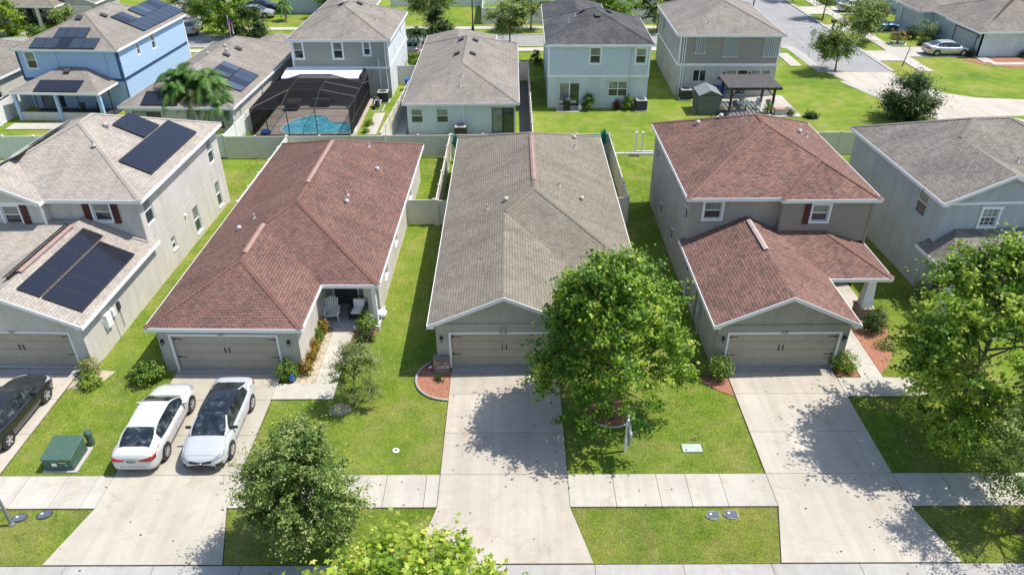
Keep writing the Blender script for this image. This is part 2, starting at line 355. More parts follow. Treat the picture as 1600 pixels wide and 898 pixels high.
# ------------------------------------------------------------------ house kit
Z3 = Vector((0, 0, 1))
class House:
    def __init__(s, label, pivot, rot=0, roof='sh_tan', fascia='white', cat='house', group=None, name='house'):
        s.root = thing(name, label, cat, (pivot[0], pivot[1], 0), rot, group)
        s.mb = {}; s.items = []; s.roofm = roof; s.fasm = fascia
        s.roof = MB(); s.cap = MB(); s.fas = MB(); s.gab = {}
    def m(s, name, mat):
        return s.mb.setdefault((name, mat), MB())
    # a straight wall from p0 to p1 (outside on the right hand side), items in absolute x or y
    def wall(s, p0, p1, z0, z1, mat='greige', items=(), siding=False, name='wall'):
        mb = s.m(name, mat)
        p0 = Vector((p0[0], p0[1], 0)); p1 = Vector((p1[0], p1[1], 0))
        d = (p1-p0); L = d.length; d.normalize(); n = Vector((d.y, -d.x, 0))
        ax = 0 if abs(d.x) > abs(d.y) else 1
        def S(c): return (c-p0[ax])/d[ax]
        ops = []
        for it in items:
            kind, a, b, za, zb = it[:5]; a, b = sorted((S(a), S(b)))
            opt = it[5] if len(it) > 5 else {}
            ops.append((a, b, za, zb)); s.items.append((kind, p0, d, n, a, b, za, zb, opt))
        xs = sorted({0, L, *[o[0] for o in ops], *[o[1] for o in ops]}); zs = sorted({z0, z1, *[o[2] for o in ops], *[o[3] for o in ops]})
        xs = [x for x in xs if 0 <= x <= L]; zs = [z for z in zs if z0 <= z <= z1]
        P = lambda t, off, z: p0 + d*t + n*off + Z3*z
        for i in range(len(xs)-1):
            for k in range(len(zs)-1):
                cx, cz = (xs[i]+xs[i+1])/2, (zs[k]+zs[k+1])/2
                if any(o[0] < cx < o[1] and o[2] < cz < o[3] for o in ops): continue
                mb.q([P(xs[i], 0, zs[k]), P(xs[i+1], 0, zs[k]), P(xs[i+1], 0, zs[k+1]), P(xs[i], 0, zs[k+1])])
                if siding:
                    lap = 0.17; nz = max(1, round((zs[k+1]-zs[k])/lap)); h = (zs[k+1]-zs[k])/nz
                    for q in range(nz):
                        za = zs[k]+q*h; zb = za+h
                        mb.q([P(xs[i], .030, za), P(xs[i+1], .030, za), P(xs[i+1], .006, zb), P(xs[i], .006, zb)])
                        mb.q([P(xs[i], .004, za), P(xs[i+1], .004, za), P(xs[i+1], .030, za), P(xs[i], .030, za)])
        for a, b, za, zb in ops:
            dp = -0.16
            for (t0, z_0), (t1, z_1) in (((a, za), (b, za)), ((b, za), (b, zb)), ((b, zb), (a, zb)), ((a, zb), (a, za))):
                mb.q([P(t0, 0, z_0), P(t1, 0, z_1), P(t1, dp, z_1), P(t0, dp, z_0)])
        return mb
    def board(s, p0, p1, z0, z1, th=0.03, off=0.0, name='trim_board', mat='white'):
        p0 = Vector((p0[0], p0[1], 0)); p1 = Vector((p1[0], p1[1], 0)); d = (p1-p0).normalized(); n = Vector((d.y, -d.x, 0))
        if name == 'shutter':
            k = MB(); k.obox(p0+n*off+Z3*z0, p1-p0, n*th, Z3*(z1-z0))
            for q in range(4): k.obox(p0+n*(off+th)+Z3*(z0+.06)+(p1-p0)*(.06+.235*q), (p1-p0)*.19, n*.008, Z3*(z1-z0-.12))
            k.build(name, mat, s.root); return
        s.m(name, mat).obox(p0+n*off+Z3*z0, p1-p0, n*th, Z3*(z1-z0))
    # roof block over a rectangle; e = overhang used for gable walls
    def block(s, x0, x1, y0, y1, z, p=0.44, ax='y', f='hip', r='hip', dz=0.0, ov=0.3, gmat='greige', nofas=(), gsid=False, cap=True, retn=True, fl=0.0, fr=0.0, rcap=True):
        T = (lambda a, b, c: Vector((a, b, c+dz))) if ax == 'y' else (lambda a, b, c: Vector((b, a, c+dz)))
        if ax == 'x': x0, x1, y0, y1 = y0, y1, x0, x1
        half = (x1-x0)/2; xm = (x0+x1)/2; zr = z+half*p; sl = math.sqrt(1+p*p)
        yf = y0+half if f == 'hip' else y0; yr = y1-half if r == 'hip' else y1
        flip = (ax == 'x')
        def face(pts, uvs):
            if flip: pts = pts[::-1]; uvs = uvs[::-1]
            s.roof.q(pts, uvs)
            s.fas.q([q_-Z3*0.10 for q_ in pts[::-1]])
        hs = half*sl
        face([T(x0, y1, z), T(x0, y0, z), T(xm, yf, zr), T(xm, yr, zr)], [(-y1, 0), (-y0, 0), (-yf, hs), (-yr, hs)])
        face([T(x1, y0, z), T(x1, y1, z), T(xm, yr, zr), T(xm, yf, zr)], [(y0, 0), (y1, 0), (yr, hs), (yf, hs)])
        if f == 'hip': face([T(x0, y0, z), T(x1, y0, z), T(xm, yf, zr)], [(x0, 0), (x1, 0), (xm, hs)])
        if r == 'hip': face([T(x1, y1, z), T(x0, y1, z), T(xm, yr, zr)], [(-x1, 0), (-x0, 0), (-xm, hs)])
        # caps on hips and ridge
        if cap:
            edges = [(T(xm, yf, zr), T(xm, yr, zr), T(1, 0, 0)-T(0, 0, 0), p)] if yr-yf > 0.3 else []
            if f == 'hip':
                edges += [(T(x0, y0, z).lerp(T(xm, yf, zr), fl), T(xm, yf, zr), None, p), (T(x1, y0, z).lerp(T(xm, yf, zr), fr), T(xm, yf, zr), None, p)]
            if r == 'hip' and rcap:
                edges += [(T(x0, y1, z), T(xm, yr, zr), None, p), (T(x1, y1, z), T(xm, yr, zr), None, p)]
            for a, b, _, pp in edges: s.capstrip(a, b, pp)
        # eave and rake boards
        def fb(a, b, nrm):
            s.fas.obox(a-Z3*0.19, b-a, nrm*0.035, Z3*0.185)
        gut = []
        if 'L' not in nofas: fb(T(x0, y0, z), T(x0, y1, z), T(-1, 0, 0)-T(0, 0, 0))
        if 'R' not in nofas: fb(T(x1, y0, z), T(x1, y1, z), T(1, 0, 0)-T(0, 0, 0))
        for end, yy, key, sg in ((f, y0, 'F', -1), (r, y1, 'B', 1)):
            nrm = T(0, sg, 0)-T(0, 0, 0)
            if key in nofas: continue
            if end == 'hip': fb(T(x0, yy, z), T(x1, yy, z), nrm)
            else:
                fb(T(x0-0.035, yy, z), T(xm, yy, zr), nrm); fb(T(x1+0.035, yy, z), T(xm, yy, zr), nrm)
        # soffit
        ya = y0 + (ov if f == 'gable' else 0.0); yb = y1 - (ov if r == 'gable' else 0.0)
        s.fas.q([T(x0, ya, z-.16), T(x0, yb, z-.16), T(x1, yb, z-.16), T(x1, ya, z-.16)])
        # gable walls
        for end, yy, sg in ((f, y0+ov, -1), (r, y1-ov, 1)):
            if end != 'gable': continue
            tri = [T(x0+ov*.9, yy, z-.17), T(x1-ov*.9, yy, z-.17), T(x1-ov*.9, yy, z+ov*.9*p-.08), T(xm, yy, zr-.08), T(x0+ov*.9, yy, z+ov*.9*p-.08)]
            g = MB(); g.q(tri)
            if gsid:
                zz = z-.17
                nn = T(0, sg, 0)-T(0, 0, 0)
                while zz < zr-.3:
                    za, zb = zz, zz+.17
                    wa = min(half-ov*.9, (zr-.08-za)/p); wb = min(half-ov*.9, max(0, (zr-.08-zb)/p))
                    g.q([T(xm-wa, yy, za)+nn*.03, T(xm+wa, yy, za)+nn*.03, T(xm+wb, yy, zb)+nn*.006, T(xm-wb, yy, zb)+nn*.006]); zz = zb
            g.build('gable_wall', gmat, s.root)
            if retn:
                for sx in (x0, x1-ov):   # boxed eave return
                    a0 = min(y0, yy) if sg < 0 else yy
                    s.fas.obox(T(sx, a0+0.002, z-.188), T(ov, 0, 0)-T(0, 0, 0), T(0, ov-.004, 0)-T(0, 0, 0), Z3*.12)
        return xm, yf, yr, zr
    def capstrip(s, a, b, p, w=0.15):
        d = (b-a); dh = Vector((d.x, d.y, 0)).normalized(); n = Vector((-dh.y, dh.x, 0))
        drop = w*p*(0.707 if abs(d.z) > 0.05 else 1.0)
        L = d.length; k = max(1, int(L/0.28)); dn = d/k
        for i in range(k):
            o = a+dn*i
            lift0 = 0.036; lift1 = 0.030
            A0 = o+Z3*lift0; B0 = o+dn*1.0+Z3*lift1
            s.cap.q([A0, A0+n*w-Z3*drop, B0+n*w-Z3*drop, B0], [(0, 0), (.15, 0), (.15, .28), (0, .28)])
            s.cap.q([A0, B0, B0-n*w-Z3*drop, A0-n*w-Z3*drop], [(0, 0), (0, .28), (-.15, .28), (-.15, 0)])
    def ridge_vent(s, a, b, mat='ridgevent', w=0.13, p=0.44):
        a = Vector(a); b = Vector(b); d = (b-a).normalized(); n = Vector((-d.y, d.x, 0)).normalized()
        mb = MB()
        L = (b-a)
        mb.obox(a+n*0.0+Z3*0.03, L, n*w-Z3*w*p, Z3*0.05); mb.obox(a+Z3*0.03, L, -n*w-Z3*w*p, Z3*0.05)
        mb.build('ridge_vent', mat, s.root)
    def poly(s, pts, fas=(), capedges=(), dz=0):
        pts = [Vector(q_)+Z3*dz for q_ in pts]
        nrm = (pts[1]-pts[0]).cross(pts[2]-pts[0]).normalized()
        if nrm.z < 0: nrm = -nrm
        h = Vector((0, 0, 1)).cross(nrm)
        h = h.normalized() if h.length > 1e-4 else Vector((1, 0, 0)); u = nrm.cross(h).normalized()
        o = Vector((pts[0].x, pts[0].y, pts[0].z))
        s.roof.q(pts, [((q_).dot(h), (q_-o).dot(u)) for q_ in pts])
        s.fas.q([q_-Z3*0.10 for q_ in pts[::-1]])
        c = sum(pts, Vector())/len(pts)
        for i, j in fas:
            a, b = pts[i], pts[j]; d = (b-a).normalized(); n = Vector((d.y, -d.x, 0))
            if n.dot(a-c) < 0: n = -n
            s.fas.obox(a-Z3*0.19, b-a, n*0.035, Z3*0.185)
        for i, j in capedges: s.capstrip(pts[i], pts[j], 0.3)
    # things standing on a slope, in plan position on the block plane  z = zf(x, y)
    def finish(s):
        for (name, mat), mb in s.mb.items():
            mb.build(name, mat, s.root)
        if s.roof.f: 
            r = s.roof.build('roof', s.roofm, s.root)
            if s.cap.f: s.cap.build('ridge_cap', s.roofm, r)
        if s.fas.f: s.fas.build('fascia', s.fasm, s.root)
        for kind, p0, d, n, a, b, za, zb, opt in s.items:
            P = lambda t, off, z: p0 + d*t + n*off + Z3*z
            if kind == 'win': make_window(s.root, P, d, n, a, b, za, zb, **opt)
            elif kind == 'garage': make_garage(s.root, P, d, n, a, b, za, zb, **opt)
            elif kind == 'door': make_door(s.root, P, d, n, a, b, za, zb, **opt)
            elif kind == 'slider': make_slider(s.root, P, d, n, a, b, za, zb, **opt)
        return s.root
def make_window(par, P, d, n, a, b, za, zb, trim=0.0, fm='white', tm='white', cols=1, grid=0, head=False, rail=True, sill=False):
    mb = MB(); w = 0.045
    def bar(t0, t1, z0, z1, o0, o1): mb.obox(P(t0, o0, z0), d*(t1-t0), n*(o1-o0), Z3*(z1-z0))
    o0, o1 = -0.10, -0.045
    bar(a, b, za, za+w, o0, o1); bar(a, b, zb-w, zb, o0, o1); bar(a, a+w, za+w, zb-w, o0, o1); bar(b-w, b, za+w, zb-w, o0, o1)
    zm = (za+zb)/2
    for c in range(cols):
        ca = a+(b-a)*c/cols; cb = a+(b-a)*(c+1)/cols
        if c: bar(ca-w*.7, ca+w*.7, za+w, zb-w, o0, o1+.002)
        if rail: bar(ca+w, cb-w, zm-.025, zm+.025, o0, o1-.004)
        if grid:
            for g in range(1, grid):
                t = ca+(cb-ca)*g/grid; bar(t-.011, t+.011, za+w, zb-w, o0, o1-.02)
            for zz in (zm+(zb-zm)/2, za+(zm-za)/2): bar(ca+w, cb-w, zz-.011, zz+.011, o0, o1-.02)
    fr = mb.build('window', fm, par)
    if trim:
        t = MB()
        def tb(t0, t1, z0, z1, o=0.045): t.obox(P(t0, 0.002, z0), d*(t1-t0), n*o, Z3*(z1-z0))
        e = 0.04 if head else 0
        tb(a-trim, a, za, zb); tb(b, b+trim, za, zb); tb(a-trim-e, b+trim+e, zb, zb+trim*(1.25 if head else 1), .05 if not head else .07); tb(a-trim, b+trim, za-trim, za)
        t.build('window_trim', tm, fr)
    elif sill:
        t = MB(); t.obox(P(a-.05, 0, za-.07), d*(b-a+.1), n*.05, Z3*.07); t.build('sill', tm, fr)
    g = MB(); g.obox(P(a+w, -0.13, za+w), d*(b-a-2*w), n*.045, Z3*(zm-za-w)); 
    g.build('pane', 'glass', fr)
    g = MB(); g.obox(P(a+w, -0.13, zm), d*(b-a-2*w), n*.045, Z3*(zb-w-zm)); g.build('pane', 'blind' if rail else 'glass', fr)
def make_garage(par, P, d, n, a, b, za, zb, mat='garage', trim='white', hw=True, number=None):
    mb = MB(); rows = 4; cols = 4; h = (zb-za)/rows
    for r_ in range(rows):
        z0 = za+r_*h; mb.obox(P(a, -0.155, z0+.006), d*(b-a), n*.04, Z3*(h-.012))
        for c in range(cols):
            for hf in range(2):
                cw = (b-a)/cols; t0 = a+c*cw+.06+hf*(cw/2-.03); ww = cw/2-.09
                mb.obox(P(t0, -0.114, z0+.09), d*ww, n*.012, Z3*(h-.18))
    g = mb.build('garage_door', mat, par, bevel=.006)
    k = MB(); k.obox(P(a, -0.17, za), d*(b-a), n*.012, Z3*(zb-za)); k.build('door_gap', 'dark', g)
    t = MB(); tw = .10
    t.obox(P(a-tw, .002, za), d*tw, n*.035, Z3*(zb-za)); t.obox(P(b, .002, za), d*tw, n*.035, Z3*(zb-za)); t.obox(P(a-tw, .002, zb), d*(b-a+2*tw), n*.04, Z3*tw)
    t.build('door_trim', trim, par)
    if hw:
        for zz in (za+h*3.45, za+h*1.42):
            for t0, sg in ((a+.03, 1), (b-.03, -1)):
                q = MB(); q.obox(P(t0, -.10, zz), d*(sg*.42), n*.012, Z3*.035); q.obox(P(t0+sg*.02, -.10, zz-.035), d*(sg*.07), n*.014, Z3*.105); q.build('hinge', 'black', g)
        mid = (a+b)/2
        for sg in (-.10, .10):
            q = MB(); q.obox(P(mid+sg-.02, -.10, za+h*1.95), d*.04, n*.03, Z3*.30); q.build('handle', 'black', g)
    if number: make_text(par, number, P((a+b)/2-.22, .045, zb+.015), d, n, 0.17)
def make_door(par, P, d, n, a, b, za, zb, mat='dark', trim='white'):
    mb = MB(); mb.obox(P(a+.03, -.15, za), d*(b-a-.06), n*.04, Z3*(zb-za-.03))
    w = (b-a-.06)
    for z0, z1 in ((.15, .85), (1.0, 1.9)):
        for t0, t1 in ((.12, .45), (.55, .88)):
            mb.obox(P(a+.03+w*t0, -.11, za+z0), d*(w*(t1-t0)), n*.012, Z3*(min(z1, zb-za-.1)-z0))
    o = mb.build('door', mat, par)
    t = MB(); t.obox(P(a-.06, .002, za), d*.08, n*.03, Z3*(zb-za)); t.obox(P(b-.02, .002, za), d*.08, n*.03, Z3*(zb-za)); t.obox(P(a-.06, .002, zb), d*(b-a+.12), n*.03, Z3*.08)
    t.build('door_trim', trim, par)
    k = MB(); k.tube([P(b-.12, -.10, za+1.0), P(b-.12, -.04, za+1.0)], .025, 8); k.build('handle', 'pipe', o)
def make_slider(par, P, d, n, a, b, za, zb, fm='white'):
    mb = MB(); w = .05; mid = (a+b)/2
    for t0, t1, z0, z1 in ((a, b, za, za+w), (a, b, zb-w, zb), (a, a+w, za+w, zb-w), (b-w, b, za+w, zb-w), (mid-w, mid+w, za+w, zb-w)):
        mb.obox(P(t0, -.10, z0), d*(t1-t0), n*.055, Z3*(z1-z0))
    o = mb.build('sliding_door', fm, par)
    for t0, t1, mm in ((a+w, mid-w, 'blind'), (mid+w, b-w, 'glass')):
        g = MB(); g.obox(P(t0, -.13, za+w), d*(t1-t0), n*.045, Z3*(zb-za-2*w)); g.build('pane', mm, o)
def make_text(par, txt, p, d, n, size, mat='black', name='house_number'):
    cu = bpy.data.curves.new(name, 'FONT'); cu.body = txt; cu.size = size; cu.extrude = 0.006
    tmp = bpy.data.objects.new(name, cu); col.objects.link(tmp)
    dg = bpy.context.evaluated_depsgraph_get(); me = bpy.data.meshes.new_from_object(tmp.evaluated_get(dg))
    bpy.data.objects.remove(tmp)
    off = Vector(par.get('_o', (0, 0, 0)))
    mt = Matrix.Identity(4)
    for i in range(3): mt[i][0] = d[i]; mt[i][1] = Z3[i]; mt[i][2] = n[i]; mt[i][3] = (Vector(p)-off)[i]
    me.transform(mt); me.materials.clear(); me.materials.append(M[mat])
    o = bpy.data.objects.new(name, me); col.objects.link(o); o.parent = par
    return o
def sconce(par, p, n):
    p = Vector(p); mb = MB()
    mb.obox(p-Z3*.14+Vector((-.05*abs(n.y), -.05*abs(n.x), 0)), Vector((.1*abs(n.y), .1*abs(n.x), 0)), n*.03, Z3*.28)
    c = p+n*.12
    mb.lathe((c.x, c.y, c.z-.13), [(.03, 0), (.06, .03), (.065, .04)], 8); mb.lathe((c.x, c.y, c.z+.06), [(.085, 0), (.05, .07), (.012, .13)], 8)
    mb.tube([p+n*.02+Z3*.14, c+Z3*.18], .012, 6)
    o = mb.build('wall_lamp', 'black', par)
    g = MB(); g.lathe((c.x, c.y, c.z-.09), [(.05, 0), (.06, .15)], 8); g.build('lamp_glass', 'blind', o)
def vent_pipe(par, x, y, z, r=.05, h=.28, dome=False):
    mb = MB()
    if dome:
        mb.lathe((x, y, z-.02), [(.12, 0), (.12, .12), (.15, .14), (.13, .21), (.06, .26), (.01, .27)], 12)
    else:
        mb.cyl((x, y, z-.05), r, h+.05, 10); mb.lathe((x, y, z-.04), [(.13, 0), (.10, .06), (r+.01, .12)], 10)
    mb.build('roof_vent', 'pipe', par, smooth=False)
def box_vent(par, x, y, z, p, ax=(1, 0)):
    # low square vent lying on a slope that rises along ax
    a = Vector((ax[0], ax[1], p)).normalized(); b = Vector((-ax[1], ax[0], 0)); up = a.cross(b)
    if up.z < 0: up = -up
    mb = MB(); c = Vector((x, y, z)); mb.obox(c-a*.22-b*.22, a*.44, b*.44, up*.14); mb.obox(c-a*.30-b*.26+up*.14, a*.58, b*.52, up*.03)
    mb.build('roof_vent', 'dark', par)
_panelmat = {}
def panelmat(tone=0):
    if tone in _panelmat: return _panelmat[tone]
    mt, nt, b = newmat('solar_cells', 0.12, 0, 0.6)
    uv = nt.nodes.new('ShaderNodeUVMap'); uv.uv_map = 'UVMap'
    br = N(nt, 'ShaderNodeTexBrick'); nt.links.new(uv.outputs[0], br.inputs['Vector'])
    br.offset = 0; br.inputs['Scale'].default_value = 1; br.inputs['Brick Width'].default_value = .16; br.inputs['Row Height'].default_value = .16; br.inputs['Mortar Size'].default_value = .004
    base = [(0.012, 0.013, 0.022), (0.03, 0.042, 0.062), (0.055, 0.075, 0.10)][tone]
    br.inputs['Color1'].default_value = (*base, 1); br.inputs['Color2'].default_value = (*[x*1.25 for x in base], 1); br.inputs['Mortar'].default_value = (*[x*2.2+.01 for x in base], 1)
    nt.links.new(br.outputs[0], b.inputs['Base Color']); b.inputs['Coat Weight'].default_value = 0.4
    _panelmat[tone] = mt; return mt
def solar(par, o, a, b, na, nb, wa, wb, skip=(), tones=None, gap=.025):
    # panels from corner o; a, b unit vectors on the slope; na x nb panels of wa x wb
    a = Vector(a).normalized(); b = Vector(b); b = (b-a*b.dot(a)).normalized(); up = a.cross(b)
    if up.z < 0: up = -up
    o = Vector(o)
    for i in range(na):
        for j in range(nb):
            if (i, j) in skip: continue
            p = o+a*(i*(wa+gap))+b*(j*(wb+gap))+up*.09
            fr = MB(); fr.obox(p-up*.02, a*wa, b*wb, up*.045)
            f = fr.build('solar_panel', 'screenf', par)
            g = MB(); q = p+up*.027
            g.q([q+a*.03+b*.03, q+a*(wa-.03)+b*.03, q+a*(wa-.03)+b*(wb-.03), q+a*.03+b*(wb-.03)], [(0, 0), (wa, 0), (wa, wb), (0, wb)])
            g.build('cells', panelmat((tones or {}).get((i, j), 0)), f)
# ------------------------------------------------------------------ ground, roads, walks
def sheet(name, x0, x1, y0, y1, z, mat):
    mb = MB(); mb.q([(x0, y0, z), (x1, y0, z), (x1, y1, z), (x0, y1, z)]); return tag(mb.build(name, mat), kind='structure')
def polysheet(name, pts, z, mat):
    mb = MB(); mb.q([(x, y, z) for x, y in pts]); return tag(mb.build(name, mat), kind='structure')
EXC = []      # polygons where no grass grows
def slab(mb, pts, top=0.055, grass=True):
    n = len(pts); i = len(mb.v)
    mb.v += [(x, y, top) for x, y in pts] + [(x, y, -0.02) for x, y in pts]
    area = sum(pts[k][0]*pts[(k+1) % n][1]-pts[(k+1) % n][0]*pts[k][1] for k in range(n))
    r = range(n) if area > 0 else range(n-1, -1, -1)
    mb.f.append(tuple(i+k for k in r))
    for k in range(n):
        a, b = i+k, i+(k+1) % n; mb.f.append((a, b, b+n, a+n))
    if grass: EXC.append(pts)
def rect(x0, x1, y0, y1): return [(x0, y0), (x1, y0), (x1, y1), (x0, y1)]
G = 0.016  # joint half width
def grown(pts, e=0.04):
    cx = sum(p[0] for p in pts)/len(pts); cy = sum(p[1] for p in pts)/len(pts)
    return [(x+math.copysign(e, x-cx), y+math.copysign(e, y-cy)) for x, y in pts]

sheet('ground', -300, 300, -60, 450, 0.0, 'lawn')
soil = MB()
def area(name, slabs, mat, top=0.055):
    mb = MB()
    for pts in slabs:
        slab(mb, pts, top); soil.q([(x, y, 0.010) for x, y in grown(pts)])
    o = mb.build(name, mat, bevel=.008)
    at = o.data.attributes.new('slabtone', 'FLOAT', 'FACE'); rt = random.Random(len(EXC)*7+1); v = []; per = []
    for pts in slabs: t = rt.uniform(-.075, .035); v += [t]*(len(pts)+1)
    at.data.foreach_set('value', v)
    return tag(o, kind='structure')

# near street: gutter, kerb and asphalt in front (mostly below the frame)
sheet('street', -60, 60, 6.0, 15.75, 0.006, 'asphalt')
cu = []
x = -46.0
while x < 46: cu.append(rect(x+G, x+3.05-G, 15.75, 16.80)); x += 3.05
area('kerb', cu, 'curbm', 0.03)
soil.q([(-46, 16.78, .012), (46, 16.78, .012), (46, 16.86, .012), (-46, 16.86, .012)])

def drive(xl, xr, ygar, mat, apron=True, joints=(23.8,), flare=.65):
    S = []
    ys = [21.0] + list(joints) + [27.35]
    for a, b in zip(ys[:-1], ys[1:]): S.append(rect(xl, xr, a+G, b-G))
    S.append([(xl-flare, 16.86), (xr+flare, 16.86), (xr, 19.36), (xr, 21.0-G), (xl, 21.0-G), (xl, 19.36)])
    area('driveway', S, mat)
    if apron: area('driveway_apron', [rect(xl+.02, xr-.02, 27.35+G, ygar)], 'apron', 0.075)
drive(-25.25, -20.3, 27.75, 'conc', joints=(23.35, 25.6))
drive(-15.68, -10.76, 27.75, 'conc_l', joints=(23.25, 25.5))
drive(-2.86, 2.10, 28.0, 'conc_w', joints=(23.35, 25.85))
drive(9.93, 14.86, 28.0, 'conc', joints=(23.35, 25.8))
def walkrun(xa, xb, first, step):
    S = []; x = xa
    e = first
    while x < xb-.02:
        nx = min(x+e, xb); S.append(rect(x+G, nx-G, 19.37, 20.98)); x = nx; e = step[len(S) % len(step)]
    area('sidewalk', S, 'walk')
walkrun(-40, -25.27, 1.5, [1.5]); walkrun(-20.3, -15.70, 1.3, [1.5, 1.52, 1.2]); walkrun(-10.74, -2.88, 1.6, [1.55, 1.2, 1.4, 1.6])
walkrun(2.12, 9.91, 1.75, [1.75, 1.7, 1.15, 1.35, 1.9]); walkrun(14.88, 40, 1.85, [1.9, 1.6])
# entry walks
area('front_walk', [rect(-10.74, -9.62, 25.55, 26.62), rect(-9.60, -8.02, 25.55, 26.62), rect(-9.05, -8.02, 26.64, 28.0), rect(-9.05, -8.02, 28.02, 29.5), rect(-9.05, -8.02, 29.52, 31.0)], 'walk')
area('front_walk', [rect(14.90, 15.8, 25.62, 26.9), rect(15.82, 16.98, 25.62, 26.9), rect(17.0, 18.6, 25.62, 26.9), rect(16.02, 17.0, 26.92, 28.3), rect(16.02, 17.0, 28.32, 29.9), rect(16.02, 17.0, 29.92, 31.3), rect(16.02, 17.0, 31.32, 34.3)], 'walk')
area('walk_strip', [rect(17.02, 17.25, 31.35, 34.9)], 'walk')
# beds
def bed(name, pts, mat, z=0.03):
    EXC.append(pts); return polysheet(name, pts, z, mat)
def arc(cx, cy, rx, ry, a0, a1, n=16): return [(cx+rx*math.cos(R(a0+(a1-a0)*i/n)), cy+ry*math.sin(R(a0+(a1-a0)*i/n))) for i in range(n+1)]
bedc = arc(-2.95, 26.95, 1.52, 1.50, 128, 272)
bed('mulch_bed', bedc + [(-2.88, 25.45), (-2.88, 28.1), (-3.9, 28.15)], 'mulch')
bed('mulch_bed', [(8.5, 27.6), (9.88, 27.75), (9.88, 25.65), (9.3, 26.0), (8.6, 26.7)], 'mulch')
bed('mulch_bed', [(14.9, 27.0), (15.98, 27.0), (15.98, 31.2), (15.4, 31.2), (15.4, 27.6), (14.9, 27.6)], 'mulch')
bed('mulch_bed', [(17.04, 27.2), (17.8, 28.0), (18.6, 29.6), (19.0, 31.6), (17.25, 31.6), (17.04, 30)], 'mulch')
bed('planting_bed', [(-10.15, 26.66), (-9.08, 26.66), (-9.08, 30.9), (-10.15, 30.9)], 'sand')
bed('planting_bed', [(-8.0, 29.6), (-7.0, 29.9), (-6.7, 31.4), (-8.0, 31.4)], 'mulch')
bed('mulch_bed', arc(4.2, 24.6, .95, .95, 0, 350), 'mulch')
bed('planting_bed', [(-20.25, 26.3), (-19.0, 26.5), (-18.6, 27.6), (-19.6, 27.75), (-20.25, 27.4)], 'sand', .02)
polysheet('bare_soil', arc(-7.6, 24.9, .5, .4, 0, 350), .006, 'sand')
# concrete edging round the centre bed and the tree ring
e = MB(); ring = [(x, y, .07) for x, y in bedc]; e.tube(ring, .055, 8)
tag(e.build('bed_edging', 'curbm', smooth=True), 'white curved concrete edging around the red mulch bed by the stone pier', 'garden edging')
e = MB(); e.tube([(x, y, .10) for x, y in arc(4.2, 24.6, 1.0, 1.0, 195, 345)], .05, 8)
tag(e.build('bed_edging', 'pvc', smooth=True), 'grey curved tube edging in front of the leafy tree trunk beside the middle driveway', 'garden edging')

# cross street behind, far walks, lawns are the ground sheet
sheet('back_street', -110, 32.4, 86.3, 91.2, 0.008, 'asphalt')
area('back_kerb', [rect(-60, 31.6, 85.95, 86.3), rect(-38, 31.6, 91.2, 91.55)], 'curbm', .06)
area('back_sidewalk', [rect(-60, 28.0, 83.9, 85.3)], 'walk'); area('far_sidewalk', [rect(-34, 31.3, 94.1, 95.4)], 'walk')
sheet('side_road_left', -48, -40, 91.2, 150, 0.010, 'asphalt')
polysheet('side_corner_left', [(-40, 91.2), (-36, 91.2), (-40, 97)], .010, 'asphalt')
area('driveway', [rect(-33.2, -29.6, 79, 85.9)], 'conc'); area('driveway', [rect(-16.5, -11.8, 80.2, 85.9)], 'conc')
area('driveway', [rect(-8.3, -3.6, 79.8, 85.9)], 'conc'); area('driveway', [rect(-41.5, -37.5, 79.5, 85.9)], 'conc')
area('back_sidewalk', [rect(-110, -44, 92.3, 93.4)], 'walk')
area('driveway', [rect(-56.4, -52.5, 93.4, 102.6)], 'conc')
# side street on the right, running away from the camera
rd = [(31.55, 88), (31.0, 83.7), (31.6, 79.5), (32.5, 75.2), (38.35, 75.2), (38.3, 150), (32.0, 150)]
polysheet('side_street', [(31.3, 75.5), (38.3, 75.5), (38.0, 150), (31.6, 150)], 0.016, 'asphalt')
polysheet('side_street_concrete', [(31.6, 75.45), (32.6, 72.5), (33.4, 69.4), (34.3, 66.6), (35.2, 64.2), (36.2, 61.5), (36.5, 54.0), (52, 54), (44.8, 60.2), (42.4, 62.2), (70, 62.2), (70, 66.6), (46.4, 66.6), (42.5, 67.2), (40.6, 68.4), (39.3, 70.2), (38.5, 72.5), (38.35, 75.45)], 0.020, 'conc')
polysheet('kerb_line', [(30.9, 75.45), (31.6, 75.45), (31.9, 82), (31.5, 86), (29.2, 86.2), (29.2, 85.8), (30.6, 84.5)], .022, 'curbm')
polysheet('kerb_line', [(31.9, 72.3), (32.5, 72.5), (34.4, 66.6), (36.2, 61.8), (35.7, 61.6), (33.7, 66.6)], .024, 'curbm')
area('kerb', [rect(38.3, 38.75, 75.6+3.2*i, 75.6+3.2*i+3.18) for i in range(22)], 'curbm', .07)
area('side_sidewalk', [rect(41.2, 42.6, 75.4+1.55*i, 75.4+1.55*i+1.53) for i in range(45)], 'walk')
area('side_sidewalk', [rect(28.85, 30.0, 77.6, 79.8), rect(28.85, 30.0, 79.82, 82.6)], 'walk')
area('driveway', [rect(38.8, 41.18, 79.4, 83.4), rect(42.62, 45.9, 80.9, 84.9), rect(45.92, 49.6, 80.9, 86.2)], 'walk')
area('driveway', [rect(38.8, 41.18, 91.4, 95.6), rect(42.62, 47.9, 91.6, 95.0)], 'walk')
area('driveway', [rect(38.8, 41.18, 101.5, 106.0), rect(42.62, 50.5, 101.5, 106.0)], 'walk')
area('front_walk', [rect(49.9, 57, 77.7, 78.6), rect(49.4, 50.6, 78.6, 80.7)], 'walk')
bed('mulch_bed', [(49.5, 78.75), (60, 78.75), (60, 81.3), (50.6, 80.8)], 'mulch', .03)
